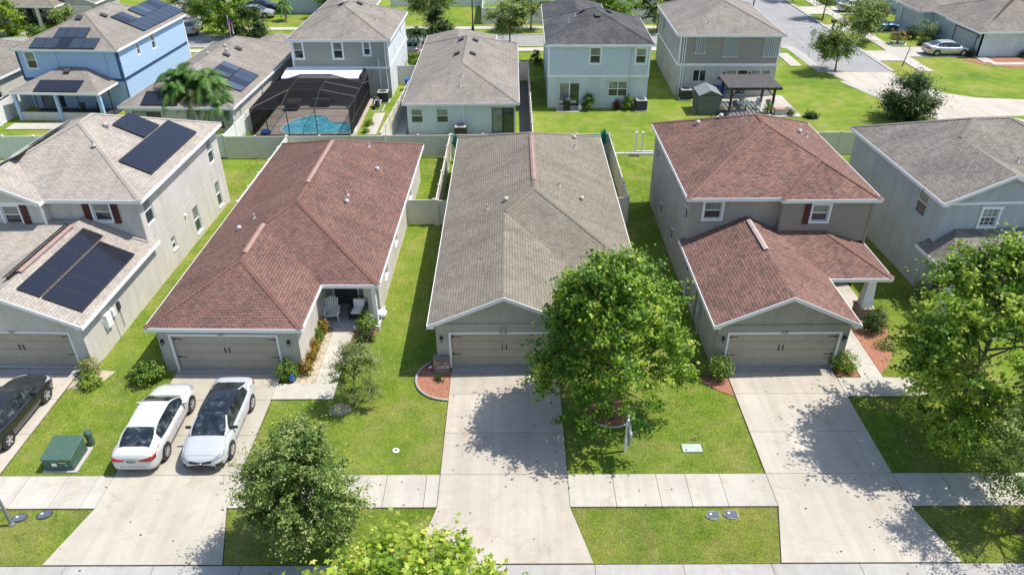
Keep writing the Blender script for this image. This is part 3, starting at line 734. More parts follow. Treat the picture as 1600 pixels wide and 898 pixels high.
bed('mulch_bed', [(48.8, 80.5), (47.8, 79.7), (48.8, 78.0), (51.5, 76.6), (56.2, 76.9), (57.2, 77.66), (49.9, 77.66), (49.3, 78.9)], 'mulch', .03)
mb = MB(); mb.cyl((36.5, 62.9, .018), .42, .012, 20); tag(mb.build('manhole_cover', 'dark'), 'round iron manhole cover in the concrete road by the leafy tree', 'manhole cover')
# pool deck, patios, narrow rock and grass strips
area('patio', [rect(-42.3, -37.7, 59.9, 61.35)], 'walk')
area('patio', [rect(18.6, 24.9, 62.2, 68.0)], 'sandc' if 'sandc' in M else 'walk', .05)
area('patio', [rect(16.0, 18.0, 63.6, 65.4)], 'conc', .045)
area('side_path', [rect(-12.0, -11.1, 58.3, 63.6)], 'walk')
bed('side_yard_gravel', [(.6, 53.9), (1.55, 53.9), (1.55, 72.9), (.6, 72.9)], 'dark', .02)
bed('side_yard_gravel', [(-9.95, 54), (-8.7, 54), (-8.7, 74), (-9.3, 74)], 'pipe', .015)
soil.build('soil_edge', 'soil')['kind'] = 'structure'
# ------------------------------------------------------------------ front row
# centre house
H = House('single storey greige house with plain tan shingle roof and stone pier beside the garage', (1.2, 39), 0, 'sh_tan')
H.block(-3.84, 3.04, 27.45, 37.5, 2.66, .44, f='gable', r='gable', dz=-.004, gmat='greige', nofas=('B', 'L'), cap=False)
H.block(-3.84, 6.25, 32.3, 50.8, 2.66, .44, cap=True, fl=.69)
H.fas.obox(Vector((-3.875, 27.45, 2.466)), Vector((0, 4.9, 0)), Vector((.035, 0, 0)), Z3*.185)
H.wall((-3.52, 27.78), (2.72, 27.78), 0, 2.62, 'greige', [('garage', -2.84, 2.04, .06, 1.98, dict(number='7475'))])
H.m('wall', 'greige').obox(Vector((-3.50, 27.765, 2.60)), Vector((6.2, 0, 0)), Vector((0, .01, 0)), Z3*.02)
H.wall((2.72, 27.78), (2.72, 32.6), 0, 2.6, 'greige'); H.wall((2.72, 34.2), (5.95, 34.2), 0, 2.6, 'greige', [('door', 3.2, 4.2, .1, 2.15)])
H.wall((2.72, 32.6), (2.72, 34.2), 0, 2.6, 'greige')
H.wall((5.95, 32.6), (5.95, 50.5), 0, 2.6, 'greige'); H.wall((5.95, 50.5), (-3.52, 50.5), 0, 2.6, 'greige')
H.wall((-3.52, 50.5), (-3.52, 27.78), 0, 2.6, 'greige', [('win', 44, 45, .9, 2.1), ('win', 35.5, 36.5, .9, 2.1)])
H.ridge_vent((1.2, 38.3, 4.88), (1.2, 45.0, 4.88), 'ridgevent')
mb = MB(); mb.box(-3.56, 2.78, 27.70, 27.79, 2.53, 2.56); mb.build('wall_band', 'greige', H.root)
# stone pier
mb = MB(); mb.box(-3.62, -2.96, 27.44, 27.80, 0, .72)
rs = random.Random(3)
stm = simple('ledge_stone', (0.33, 0.27, 0.22), .85, var=.35, scale=4, bmp=.6)
pier = mb.build('stone_pier', stm, H.root)
st2 = [simple('ledge_stone_a', (0.40, 0.31, 0.24), .85, var=.3, scale=6), simple('ledge_stone_b', (0.24, 0.20, 0.185), .85, var=.3, scale=6), simple('ledge_stone_c', (0.46, 0.42, 0.37), .85, var=.3, scale=6)]
acc = [MB(), MB(), MB()]
z = .02
while z < .66:
    hh = rs.choice([.07, .09, .11]); x = -3.60
    while x < -2.98:
        w = rs.uniform(.12, .26); w = min(w, -2.96-x); acc[rs.randrange(3)].box(x+.006, x+w-.006, 27.40-rs.uniform(0, .025), 27.45, z+.005, min(.70, z+hh)-.005); x += w
    y = 27.42
    while y < 27.78:
        w = min(rs.uniform(.12, .22), 27.8-y); acc[rs.randrange(3)].box(-3.66-rs.uniform(0, .02), -3.61, y+.006, y+w-.006, z+.005, min(.70, z+hh)-.005); y += w
    z += hh
for k in range(3): acc[k].build('stone', st2[k], pier)
mb = MB(); mb.box(-3.70, -2.94, 27.36, 27.82, .72, .79); mb.build('stone_cap', st2[1], pier, bevel=.01)
sconce(H.root, (-3.27, 27.78, 1.72), Vector((0, -1, 0)))
for x, y, dm in ((-1.38, 37.0, 0), (-.35, 37.1, 1), (2.65, 38.9, 0), (3.9, 38.2, 1), (4.2, 48, 1), (4.1, 46.3, 0)):
    zz = 2.66+.44*(x+3.84) if x < 1.2 else 2.66+.44*(6.25-x)
    vent_pipe(H.root, x, y, zz, dome=dm)
# hanging star
mb = MB()
pts = [(-.42+(.17 if k % 2 == 0 else .07)*math.sin(k*math.pi/5), 2.18+(.17 if k % 2 == 0 else .07)*math.cos(k*math.pi/5)) for k in range(10)]
for k in range(10):
    a, b = pts[k], pts[(k+1) % 10]; mb.q([(a[0], 27.70, a[1]), (b[0], 27.70, b[1]), (-.42, 27.655, 2.18)]); mb.q([(b[0], 27.70, b[1]), (a[0], 27.70, a[1]), (-.42, 27.73, 2.18)])
mb.tube([(-.42, 27.69, 2.35), (-.42, 27.72, 2.50)], .01, 5)
tag(mb.build('metal_star', 'ac'), 'small grey metal star hanging above the middle of the centre garage door', 'ornament')
H.finish()

# left red roofed single storey
H = House('single storey greige house with reddish brown hipped roof and shaded front porch', (-16.2, 27.6), R(-1.1), 'sh_red')
H.block(-16.5, -9.42, 27.35, 40, 2.66, .44, r='hip', dz=-.004, nofas=('B', 'L'), cap=True, rcap=False)
H.block(-16.5, -6.6, 31.1, 49.7, 2.66, .44, fl=.72)
H.fas.obox(Vector((-16.535, 27.35, 2.466)), Vector((0, 3.8, 0)), Vector((.035, 0, 0)), Z3*.185)
H.wall((-16.18, 27.62), (-9.75, 27.62), 0, 2.6, 'greige', [('garage', -15.55, -10.75, .06, 2.06, dict(number='7471'))])
H.wall((-9.75, 27.62), (-9.75, 33.15), 0, 2.6, 'beige2'); H.wall((-9.75, 33.15), (-6.95, 33.15), 0, 2.6, 'greige', [('door', -9.45, -8.2, .12, 2.2)], name='porch_wall')
H.wall((-7.75, 32.5), (-6.95, 32.5), 0, 2.6, 'beige2', name='porch_pier'); H.wall((-7.75, 33.15), (-7.75, 32.5), 0, 2.6, 'beige2', name='porch_pier')
H.wall((-6.95, 32.5), (-6.95, 49.35), 0, 2.6, 'beige2', [('win', 34.4, 35.2, .9, 1.9, dict(sill=True)), ('win', 37.9, 38.7, 1.0, 1.9, dict(sill=True)), ('win', 44, 45, .9, 2.0, dict(sill=True))])
H.wall((-6.95, 49.35), (-16.18, 49.35), 0, 2.6, 'beige2'); H.wall((-16.18, 49.35), (-16.18, 27.62), 0, 2.6, 'beige2', [('win', 40, 41, .9, 2.1)])
mb = MB(); mb.box(-7.05, -6.85, 31.25, 31.45, .1, 2.5); mb.box(-7.10, -6.80, 31.20, 31.50, .1, .3); mb.build('porch_post', 'white', H.root, bevel=.01)
mb = MB(); mb.box(-9.74, -6.8, 31.1, 33.2, 0, .10)
pc = concrete('porch_floor', (0.36, 0.38, 0.41), (.85, .85, .85), .2, 4); mb.build('porch_floor', pc, H.root, bevel=.01)
mb = MB(); mb.box(-8.1, -6.75, 31.0, 31.10, 0, .28); mb.build('porch_curb', 'white', H.root, bevel=.01)
H.ridge_vent((-12.96, 31.4, 4.24), (-12.96, 34.4, 4.24), 'ridgevent'); H.ridge_vent((-11.55, 38.2, 4.86), (-11.55, 44.5, 4.86), 'ridgevent')
for x, y, dm in ((-14.0, 36.0, 0), (-14.6, 35.2, 1), (-9.35, 37.7, 1), (-9.5, 38.6, 0), (-8.6, 43.0, 1), (-9.6, 45.8, 0)):
    zz = 2.66+.44*(x+16.5) if x < -11.55 else 2.66+.44*(-6.6-x); vent_pipe(H.root, x, y, zz, dome=dm)
sconce(H.root, (-15.98, 27.62, 1.72), Vector((0, -1, 0))); sconce(H.root, (-10.2, 27.62, 1.72), Vector((0, -1, 0)))
H.finish()

# right red roofed two storey
H = House('two storey taupe house with rosy brown roof above a gabled garage', (9.3, 27.8), R(.4), 'sh_rose')
H.block(9.05, 18.95, 34.85, 46.0, 5.36, .46, ax='y', gmat='taupe', fr=.52)
H.block(13.85, 18.95, 34.6, 40.0, 5.36, .46, f='hip', r='hip', dz=-.004, nofas=('B', 'R'), cap=False)
for a, b in (((13.85, 34.6, 5.36), (16.4, 37.15, 6.535)), ((18.95, 34.6, 5.356), (16.4, 37.15, 6.53))): H.capstrip(Vector(a), Vector(b), .4)
H.fas.obox(Vector((18.95, 34.6, 5.166)), Vector((0, .3, 0)), Vector((.035, 0, 0)), Z3*.185)
H.block(9.0, 15.58, 27.3, 35.4, 2.68, .46, f='gable', r='gable', gmat='taupe', nofas=('B',), cap=False)
H.poly([(15.3, 31.3, 2.66), (18.75, 31.3, 2.66), (16.35, 34.72, 3.52), (13.4, 34.72, 3.52), (13.4, 31.3, 2.66)], fas=[(0, 1)], dz=-.006)
H.poly([(18.75, 31.3, 2.66), (18.75, 35.6, 2.66), (17.0, 35.2, 3.30), (16.35, 34.72, 3.52)], fas=[(0, 1)], dz=-.006)
H.capstrip(Vector((18.75, 31.3, 2.66)), Vector((16.35, 34.72, 3.52)), .25)
H.fas.q([(15.3, 31.3, 2.5), (15.3, 35, 2.5), (18.75, 35, 2.5), (18.75, 31.3, 2.5)])
H.wall((9.3, 27.62), (15.3, 27.62), 0, 2.6, 'taupe', [('garage', 9.86, 14.86, .06, 2.02, dict(number='7479'))])
mb = MB(); mb.box(9.25, 15.35, 27.55, 27.63, 2.50, 2.53); mb.build('wall_band', 'taupe', H.root)
H.wall((15.3, 27.62), (15.3, 35.0), 0, 2.6, 'taupe')
H.wall((9.3, 35.12), (13.95, 35.12), 2.4, 5.25, 'taupe', [('win', 10.05, 10.95, 4.05, 5.0, dict(trim=.11))])
H.wall((13.95, 35.12), (13.95, 34.75), 2.4, 5.25, 'taupe')
H.wall((13.95, 34.75), (18.65, 34.75), 2.9, 5.25, 'taupe_s', [('win', 15.55, 16.4, 4.05, 4.98, dict(trim=.11))], siding=True)
H.board((15.12, 34.72), (15.42, 34.72), 3.92, 5.06, .05, name='shutter', mat='shutter')
H.wall((15.3, 35.0), (18.65, 35.0), 0, 2.95, 'taupe', [('door', 15.6, 16.5, .12, 2.15)])
H.wall((18.65, 34.75), (18.65, 45.7), 0, 5.25, 'taupe'); H.wall((18.65, 45.7), (9.3, 45.7), 0, 5.25, 'taupe')
mb = MB(); mb.box(18.55, 18.67, 34.70, 34.83, 2.6, 5.2); mb.build('corner_trim', 'taupe_s', H.root)
H.wall((9.3, 45.7), (9.3, 35.12), 0, 5.25, 'taupe', [('win', 35.6, 36.3, 3.6, 5.0, dict(sill=False)), ('win', 44.0, 44.8, 3.6, 4.9), ('win', 38.2, 38.9, .9, 2.35), ('win', 41.6, 42.4, .8, 2.4)])
H.wall((9.3, 35.12), (9.3, 27.62), 0, 2.62, 'taupe', [('win', 33.9, 34.6, 1.3, 2.1)])
H.ridge_vent((12.29, 28.6+2.9, 4.20), (12.29, 34.6, 4.20), 'ridgevent_l', p=.46)
for x, y, dm in ((11.2, 43.0, 1), (12.4, 42.6, 1), (12.7, 44.2, 1), (16.7, 41.3, 1), (17.1, 41.2, 0)):
    zz = 5.36+.46*(x-9.05) if x < 14 else 5.36+.46*(18.95-x); zz = min(zz, 5.36+.46*(46-y)); vent_pipe(H.root, x, y, zz, dome=dm)
# tapered porch column on a stone base
mb = MB(); q0 = [(17.72, 31.55), (18.28, 31.55), (18.28, 32.1), (17.72, 32.1)]
mb.grid([[(x, y, .72) for x, y in q0], [(18.0+(x-18)*.62, 31.82+(y-31.82)*.62, 2.5) for x, y in q0]], close=True); mb.build('porch_column', 'white', H.root)
mb = MB(); mb.box(17.62, 18.38, 31.45, 32.2, 0, .68); mb.box(17.57, 18.43, 31.40, 32.25, .68, .74); mb.build('column_base', stm, H.root, bevel=.01)
mb = MB(); mb.box(17.27, 18.5, 31.3, 34.95, 0, .10); mb.build('porch_floor', 'walk', H.root)
sconce(H.root, (9.58, 27.62, 1.75), Vector((0, -1, 0))); sconce(H.root, (15.1, 27.62, 1.75), Vector((0, -1, 0)))
# meter and pipes on the left wall
mb = MB(); mb.box(9.12, 9.29, 33.3, 33.7, .4, 1.2); mb.build('meter_box', 'ac', H.root, bevel=.01)
mb = MB(); mb.box(9.15, 9.29, 30.6, 30.9, 1.0, 1.6); mb.tube([(9.22, 30.75, 1.0), (9.22, 30.75, .2), (9.2, 30.3, .05)], .025, 6); mb.build('meter_box', 'ac', H.root)
mb = MB(); mb.tube([(9.24, 31.6, 2.4), (9.22, 31.6, .1)], .04, 6); mb.build('downpipe', 'taupe', H.root)
H.finish()

# right grey-blue two storey
H = House('two storey grey blue house with greyish tan roof at the right edge', (21.9, 34.4), R(2.4), 'sh_gray')
H.block(21.75, 28.2, 34.1, 41, 5.36, .46, f='gable', r='gable', dz=-.004, gmat='bluegray', nofas=('B', 'L'), cap=False)
H.block(21.75, 33.0, 36.0, 45.2, 5.36, .46, ax='x', f='hip', r='hip', cap=True, fl=.70)
H.fas.obox(Vector((21.715, 34.1, 5.166)), Vector((0, 2.0, 0)), Vector((.035, 0, 0)), Z3*.185)
H.wall((22.05, 34.42), (28.0, 34.42), 2.3, 5.25, 'bluegray', [('win', 24.15, 25.0, 3.85, 4.85, dict(trim=.12, grid=3, head=True))])
H.board((22.05, 34.42), (28.0, 34.42), 5.12, 5.26, .05)
H.wall((28.0, 34.42), (28.0, 36.4), 2.3, 5.25, 'bluegray'); H.wall((28.0, 36.4), (32.7, 36.4), 0, 5.25, 'bluegray')
H.wall((22.05, 34.42), (24.0, 34.42), 0, 2.3, 'bluegray', [('door', 22.75, 23.6, .1, 2.15)])
H.wall((24.0, 34.42), (26.6, 34.42), 0, 2.3, 'bluegray'); H.wall((26.6, 34.42), (26.6, 28.2), 0, 2.5, 'bluegray'); H.wall((26.6, 28.2), (32.4, 28.2), 0, 2.6, 'bluegray', [('garage', 27.1, 31.9, .06, 2.05)])
H.wall((32.4, 28.2), (32.4, 36.4), 0, 2.5, 'bluegray')
H.wall((32.7, 36.4), (32.7, 44.9), 0, 5.25, 'bluegray'); H.wall((32.7, 44.9), (22.05, 44.9), 0, 5.25, 'bluegray')
H.wall((22.05, 44.9), (22.05, 34.42), 0, 5.25, 'bluegray', [('win', 35.9, 36.9, 3.6, 5.1)])
H.block(26.3, 32.7, 27.9, 36.3, 2.68, .44, f='gable', r='gable', gmat='bluegray', nofas=('B',), cap=False)
H.poly([(21.55, 31.6, 2.6), (27.4, 31.6, 2.6), (27.4, 34.38, 3.75), (23.0, 34.38, 3.75)], fas=[(0, 1)])
H.poly([(21.55, 31.6, 2.6), (23.0, 34.38, 3.75), (23.0, 34.55, 3.75), (21.55, 35.0, 2.6)], fas=[(0, 3)])
H.fas.q([(21.6, 31.65, 2.44), (21.6, 34.6, 2.44), (26.6, 34.6, 2.44), (26.6, 31.65, 2.44)])
mb = MB(); mb.box(21.85, 22.15, 31.9, 32.2, 0, 2.45); mb.box(21.75, 22.25, 31.8, 32.3, 0, .75); mb.build('porch_column', 'white', H.root, bevel=.01)
vent_pipe(H.root, 26.2, 36.0, 6.75)
H.finish()

# left beige two storey with solar panels
H = House('two storey beige house with pale pinkish roof, dark red shutters and black solar panels', (-19.68, 27.78), R(-1.7), 'sh_pink')
px = -19.28
H.block(-29.5, px, 34.85, 46.4, 5.36, .46)
H.block(-29.6, -24.35, 34.45, 40, 5.36, .46, f='gable', r='gable', gmat='beige', nofas=('B',), cap=False)
H.block(-26.2, px-.02, 27.42, 35.6, 2.68, .46, f='gable', r='gable', gmat='beige', nofas=('B',), cap=False)
H.poly([(-30, 30.6, 2.66), (-25.6, 30.6, 2.66), (-22.76, 33.2, 3.86), (-22.76, 35.0, 4.10), (-30, 35.0, 4.10)], fas=[(0, 1)], dz=.01)
H.wall((-26.0, 27.78), (px-.38, 27.78), 0, 2.6, 'beige', [('garage', -25.3, -20.32, .06, 2.06, dict(number='7467'))])
H.wall((px-.38, 27.78), (px-.38, 35.2), 0, 2.62, 'beige')
H.wall((px-.38, 35.2), (px-.38, 46.1), 0, 5.25, 'beige', [('win', 35.6, 36.5, 3.5, 5.0), ('win', 44.4, 45.2, 3.3, 4.8), ('win', 40.6, 41.4, .35, 2.0, dict(sill=True)), ('win', 44.3, 45.0, .35, 2.0, dict(sill=True)), ('win', 37.4, 37.9, 1.0, 1.75, dict(sill=True))])
H.wall((-24.5, 35.2), (px-.38, 35.2), 2.3, 5.25, 'beige', [('win', -22.15, -21.25, 4.0, 5.0, dict(trim=.10))])
H.board((-22.62, 35.17), (-22.28, 35.17), 3.88, 5.08, .05, name='shutter', mat='shutter'); H.board((-21.12, 35.17), (-20.78, 35.17), 3.88, 5.08, .05, name='shutter', mat='shutter')
H.wall((-29.2, 34.8), (-24.5, 34.8), 2.3, 5.25, 'beige', [('win', -26.7, -25.8, 4.0, 5.0, dict(trim=.10))]); H.wall((-24.5, 34.8), (-24.5, 35.2), 2.3, 5.25, 'beige')
H.board((-25.68, 34.77), (-25.32, 34.77), 3.88, 5.08, .05, name='shutter', mat='shutter')
H.board((-29.2, 34.78), (-24.5, 34.78), 5.10, 5.24, .04)
mb = MB(); mb.box(-24.6, -24.48, 34.72, 34.82, 3.3, 5.2); mb.build('corner_trim', 'white', H.root)
H.wall((px-.38, 46.1), (-29.2, 46.1), 0, 5.25, 'beige'); H.wall((-29.2, 46.1), (-29.2, 34.8), 0, 5.25, 'beige')
H.wall((-26.0, 34.8), (-26.0, 27.78), 0, 2.6, 'beige')
mb = MB(); mb.obox(Vector((px-.378, 35.3, 2.55)), Vector((0, 10.7, 0)), Vector((.012, 0, 0)), Z3*.03); mb.build('wall_band', 'beige', H.root)
mb = MB(); mb.tube([(px-.32, 35.0, 5.2), (px-.32, 35.0, 2.9)], .045, 6); mb.build('downpipe', 'beige', H.root)
# panels on the garage slope facing +X
pz = lambda x: 2.68+.46*(px-.02-x)
b_up = Vector((-1, 0, .46)).normalized()
solar(H.root, (-19.66, 28.3, pz(-19.66)), (0, 1, 0), b_up, 5, 1, 1.035, 1.80)
solar(H.root, (-21.36, 28.3, pz(-21.36)), (0, 1, 0), b_up, 3, 1, 1.92, 1.02)
pz2 = lambda x: 5.36+.46*(px-x)
solar(H.root, (-19.8, 37.5, pz2(-19.8)), (0, 1, 0), b_up, 6, 1, 1.035, 1.78)
solar(H.root, (-21.5, 40.85, pz2(-21.5)), (0, 1, 0), b_up, 2, 1, 1.0, 1.82)
pzr = lambda x: 5.36+.46*(x+29.5)
solar(H.root, (-27.9, 37.0, pzr(-27.9)), (0, 1, 0), (1, 0, .46), 5, 1, 1.02, 1.68)
for x, y, dm in ((-22.9, 38.2, 0), (-23.1, 40.4, 0), (-23.3, 40.5, 1)): vent_pipe(H.root, x, y, pz2(x), dome=dm)
H.ridge_vent((-22.75, 29.4, 4.32), (-22.75, 34.0, 4.32), 'ridgevent', p=.46)
mb = MB(); mb.obox((-23.12, 29.0, 4.13), (.16, 0, .05), (0, 5.3, 0), (0, 0, .13)); mb.obox((-23.3, 29.0, 4.22), (.2, 0, .08), (0, 5.3, 0), (0, 0, .03)); mb.build('panel_rail', 'black', H.root)
# meters on the side wall
wx = px-.38
mb = MB(); mb.box(wx+.01, wx+.20, 29.5, 29.95, 1.15, 1.85); mb.tube([(wx+.08, 29.55, 1.15), (wx+.08, 29.5, .95), (wx+.08, 29.35, 1.9)], .02, 6); mb.build('meter_box', 'white', H.root, bevel=.02)
mb = MB(); mb.box(wx+.01, wx+.16, 30.15, 30.40, 1.35, 1.75); mb.tube([(wx+.07, 30.35, 1.4), (wx+.07, 30.35, .02)], .03, 6); mb.build('meter_box', 'white', H.root, bevel=.02)
mb = MB(); mb.box(wx+.01, wx+.12, 30.80, 30.98, 1.35, 1.75); mb.tube([(wx+.05, 30.9, 1.4), (wx+.05, 30.9, .3)], .015, 6); mb.build('meter_box', 'dark', H.root)
mb = MB(); mb.cyl((wx, 39.6, 2.15), .07, .14, 8, axis=(1, 0, 0)); mb.build('wall_vent', 'white', H.root)
H.finish()
# ------------------------------------------------------------------ back row
H = House('single storey pale blue house with brownish hip roof and four square roof vents', (-4, 59), 0, 'sh_brown')
H.block(-8.78, .58, 58.15, 76.6, 2.68, .42)
H.block(-8.78, -1.6, 70, 80.2, 2.68, .42, r='hip', dz=-.01, cap=False)
for (a, b) in (((-8.45, 58.5), (.28, 58.5)),):
    H.wall(a, b, 0, 2.6, 'whitest', [('win', -8.15, -7.2, .95, 2.1), ('win', -6.1, -5.15, .95, 2.1), ('slider', -1.65, .15, .1, 2.2, dict(fm='screenf'))])
H.wall((.28, 58.5), (.28, 76.3), 0, 2.6, 'whitest'); H.wall((.28, 76.3), (-2, 76.3), 0, 2.6, 'whitest'); H.wall((-8.45, 79.9), (-8.45, 58.5), 0, 2.6, 'whitest'); H.wall((-2, 76.3), (-2, 79.9), 0, 2.6, 'whitest'); H.wall((-2, 79.9), (-8.45, 79.9), 0, 2.6, 'whitest')
for x, y, s_ in ((-4.75, 66.3, 1), (-3.45, 66.3, -1), (-4.65, 71.0, 1), (-3.4, 71.0, -1)):
    zz = 2.68+.42*(x+8.78) if x < -4.1 else 2.68+.42*(.58-x); box_vent(H.root, x, y, zz, .42, (s_, 0))
vent_pipe(H.root, -4.1, 61.2, 2.68+.42*3.05); vent_pipe(H.root, -4.2, 60.0, 2.68+.42*1.85)
mb = MB(); mb.tube([(-3.9, 58.44, 2.5), (-3.9, 58.44, .1)], .04, 6); mb.build('downpipe', 'white', H.root)
mb = MB(); mb.box(.62, 1.0, 0, 0.01, 0, 0.01)
H.finish()

H = House('two storey light blue house with dark charcoal roof backing on the open lawn', (3.1, 64.8), R(-.8), 'sh_char')
H.block(2.85, 12.15, 64.55, 74.6, 5.6, .42, gmat='ltblue')
H.block(2.85, 9.0, 70, 81, 5.6, .42, r='hip', dz=-.01, cap=False)
H.wall((3.15, 64.85), (11.85, 64.85), 0, 2.78, 'ltblue', [('slider', 4.15, 5.95, .12, 2.25), ('win', 8.45, 10.1, 1.05, 2.38, dict(cols=2))])
H.wall((3.15, 64.85), (11.85, 64.85), 2.9, 5.5, 'ltblue_s', [('win', 6.72, 7.6, 3.95, 5.25, dict(trim=.11)), ('win', 10.65, 11.5, 3.95, 5.2, dict(trim=.11))], siding=True, name='upper_wall')
H.board((3.1, 64.85), (11.9, 64.85), 2.76, 2.94, .05)
H.board((3.12, 64.85), (3.26, 64.85), 2.94, 5.45, .05); H.board((11.74, 64.85), (11.88, 64.85), 2.94, 5.45, .05)
H.wall((11.85, 64.85), (11.85, 74.3), 0, 5.5, 'ltblue'); H.wall((11.85, 74.3), (8.7, 74.3), 0, 5.5, 'ltblue'); H.wall((8.7, 74.3), (8.7, 80.7), 0, 5.5, 'ltblue'); H.wall((8.7, 80.7), (3.15, 80.7), 0, 5.5, 'ltblue'); H.wall((3.15, 80.7), (3.15, 64.85), 0, 5.5, 'ltblue')
box_vent(H.root, 7.5, 68.3, 5.6+.42*3.75, .42, (0, 1)); box_vent(H.root, 6.3, 70.3, 5.6+.42*3.45, .42, (1, 0)); box_vent(H.root, 8.6, 70.0, 5.6+.42*3.5, .42, (-1, 0))
for x, y in ((5.0, 68.6), (5.6, 69.9)): vent_pipe(H.root, x, y, 5.6+.42*(x-2.85), r=.06, h=.25)
mb = MB(); mb.tube([(10.25, 64.80, 5.4), (10.25, 64.80, .1)], .045, 6); mb.build('downpipe', 'ltblue', H.root)
H.finish()

H = House('two storey house with brown upper siding and three striped storm shutters', (15, 68.1), R(-1.2), 'sh_brown')
H.block(14.72, 24.25, 67.7, 80.6, 5.6, .42)
H.wall((15.02, 68.05), (23.95, 68.05), 0, 2.82, 'tp_st', [('win', 16.5, 17.7, 1.35, 2.42, dict(cols=2, rail=False)), ('slider', 19.5, 21.5, .15, 2.42), ('win', 21.75, 23.5, 1.05, 2.42, dict(cols=2))])
H.wall((15.02, 68.05), (23.95, 68.05), 2.98, 5.5, 'taupe_s2', [], siding=True, name='upper_wall')
H.board((14.97, 68.05), (24.0, 68.05), 2.80, 3.02, .05); H.board((15.0, 68.05), (15.15, 68.05), 3.02, 5.45, .05); H.board((23.83, 68.05), (23.97, 68.05), 3.02, 5.45, .05)
stormmat, nt, b = newmat('storm_shutter_painted_reflection', .4)
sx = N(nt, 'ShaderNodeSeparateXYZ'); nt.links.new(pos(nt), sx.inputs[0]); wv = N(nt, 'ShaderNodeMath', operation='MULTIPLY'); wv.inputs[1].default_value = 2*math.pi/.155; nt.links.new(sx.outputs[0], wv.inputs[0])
sn = N(nt, 'ShaderNodeMath', operation='SINE'); nt.links.new(wv.outputs[0], sn.inputs[0]); nt.links.new(ramp(nt, sn.outputs[0], [(.35, (.33, .37, .36)), (.6, (.76, .78, .74))]), b.inputs['Base Color'])  # stripes put sky reflection and gap shade into the shutter colour
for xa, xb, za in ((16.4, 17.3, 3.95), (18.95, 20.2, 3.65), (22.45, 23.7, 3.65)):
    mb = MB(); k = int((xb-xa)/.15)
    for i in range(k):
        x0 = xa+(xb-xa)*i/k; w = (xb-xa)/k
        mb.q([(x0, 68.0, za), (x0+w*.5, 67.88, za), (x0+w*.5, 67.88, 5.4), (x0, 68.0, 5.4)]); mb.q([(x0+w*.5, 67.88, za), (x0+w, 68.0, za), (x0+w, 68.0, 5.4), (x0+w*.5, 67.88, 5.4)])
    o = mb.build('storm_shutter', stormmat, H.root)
    md = o.modifiers.new('solid', 'SOLIDIFY'); md.thickness = .01
    mb = MB(); mb.box(xa-.05, xb+.05, 67.985, 68.03, 5.4, 5.46); mb.box(xa-.05, xb+.05, 67.985, 68.03, za-.06, za); mb.build('shutter_rail', 'white', o)
for x in (15.35, 15.55):
    mb = MB(); mb.tube([(x, 67.98, 5.4), (x, 67.98, .1)], .045, 6); mb.build('downpipe', 'white', H.root)
H.wall((23.95, 68.05), (23.95, 80.3), 0, 5.5, 'tp_st'); H.wall((23.95, 80.3), (15.02, 80.3), 0, 5.5, 'tp_st')
H.wall((15.02, 80.3), (15.02, 68.05), 0, 2.86, 'sage_st'); H.wall((15.02, 80.3), (15.02, 68.05), 2.98, 5.5, 'sage_st', [('win', 76.5, 77.3, 3.9, 5.2)], siding=True, name='upper_wall')
H.board((15.02, 80.3), (15.02, 68.0), 2.82, 3.0, .045)
sconce(H.root, (19.35, 68.05, 2.1), Vector((0, -1, 0))); sconce(H.root, (21.62, 68.05, 2.1), Vector((0, -1, 0)))
vent_pipe(H.root, 17.6, 69.2, 5.6+.42*1.5)
H.finish()

H = House('two storey grey green house behind the screened swimming pool', (-11.1, 67.9), R(-1.0), 'sh_brown')
H.block(-20.1, -10.75, 67.6, 79.2, 5.3, .42)
H.block(-20.1, -14.5, 76, 85, 5.3, .42, dz=-.01, cap=False)
H.wall((-19.8, 67.95), (-11.05, 67.95), 0, 2.7, 'sage_st'); 
H.wall((-19.8, 67.95), (-11.05, 67.95), 2.86, 5.2, 'sage', [('win', -19.55, -18.75, 3.6, 5.0, dict(trim=.13)), ('win', -16.0, -15.2, 3.6, 5.0, dict(trim=.13)), ('win', -13.25, -12.7, 3.9, 5.0, dict(trim=.12))], siding=True, name='upper_wall')
H.board((-19.85, 67.95), (-11.0, 67.95), 2.66, 2.88, .05); H.board((-19.8, 67.95), (-19.66, 67.95), 2.88, 5.15, .05); H.board((-11.2, 67.95), (-11.05, 67.95), 2.88, 5.15, .05)
H.wall((-11.05, 67.95), (-11.05, 78.9), 0, 2.7, 'whitest'); H.wall((-11.05, 67.95), (-11.05, 78.9), 2.86, 5.2, 'whitest', [('win', 75.2, 75.7, 3.9, 4.9)], name='upper_wall')
H.board((-11.05, 67.95), (-11.05, 78.9), 2.68, 2.88, .045)
H.wall((-11.05, 78.9), (-19.8, 78.9), 0, 5.2, 'sage_st'); H.wall((-19.8, 84.6), (-19.8, 67.95), 0, 5.2, 'sage_st'); H.wall((-14.8, 78.9), (-14.8, 84.6), 0, 5.2, 'sage_st'); H.wall((-14.8, 84.6), (-19.8, 84.6), 0, 5.2, 'sage_st')
for p_ in ([(-11.35, 67.88, 5.1), (-11.35, 67.88, .1)], [(-12.0, 67.88, 3.6), (-12.0, 67.88, .1)]):
    mb = MB(); mb.tube(p_, .05, 6); mb.build('downpipe', 'white', H.root)
box_vent(H.root, -16.2, 74.0, 5.3+.42*3.9, .42, (1, 0)); box_vent(H.root, -14.6, 74.6, 5.3+.42*3.85, .42, (-1, 0))
for x, y in ((-12.6, 71.6), (-12.2, 74.6), (-13.5, 75)): vent_pipe(H.root, x, y, 5.3+.42*(-10.75-x))
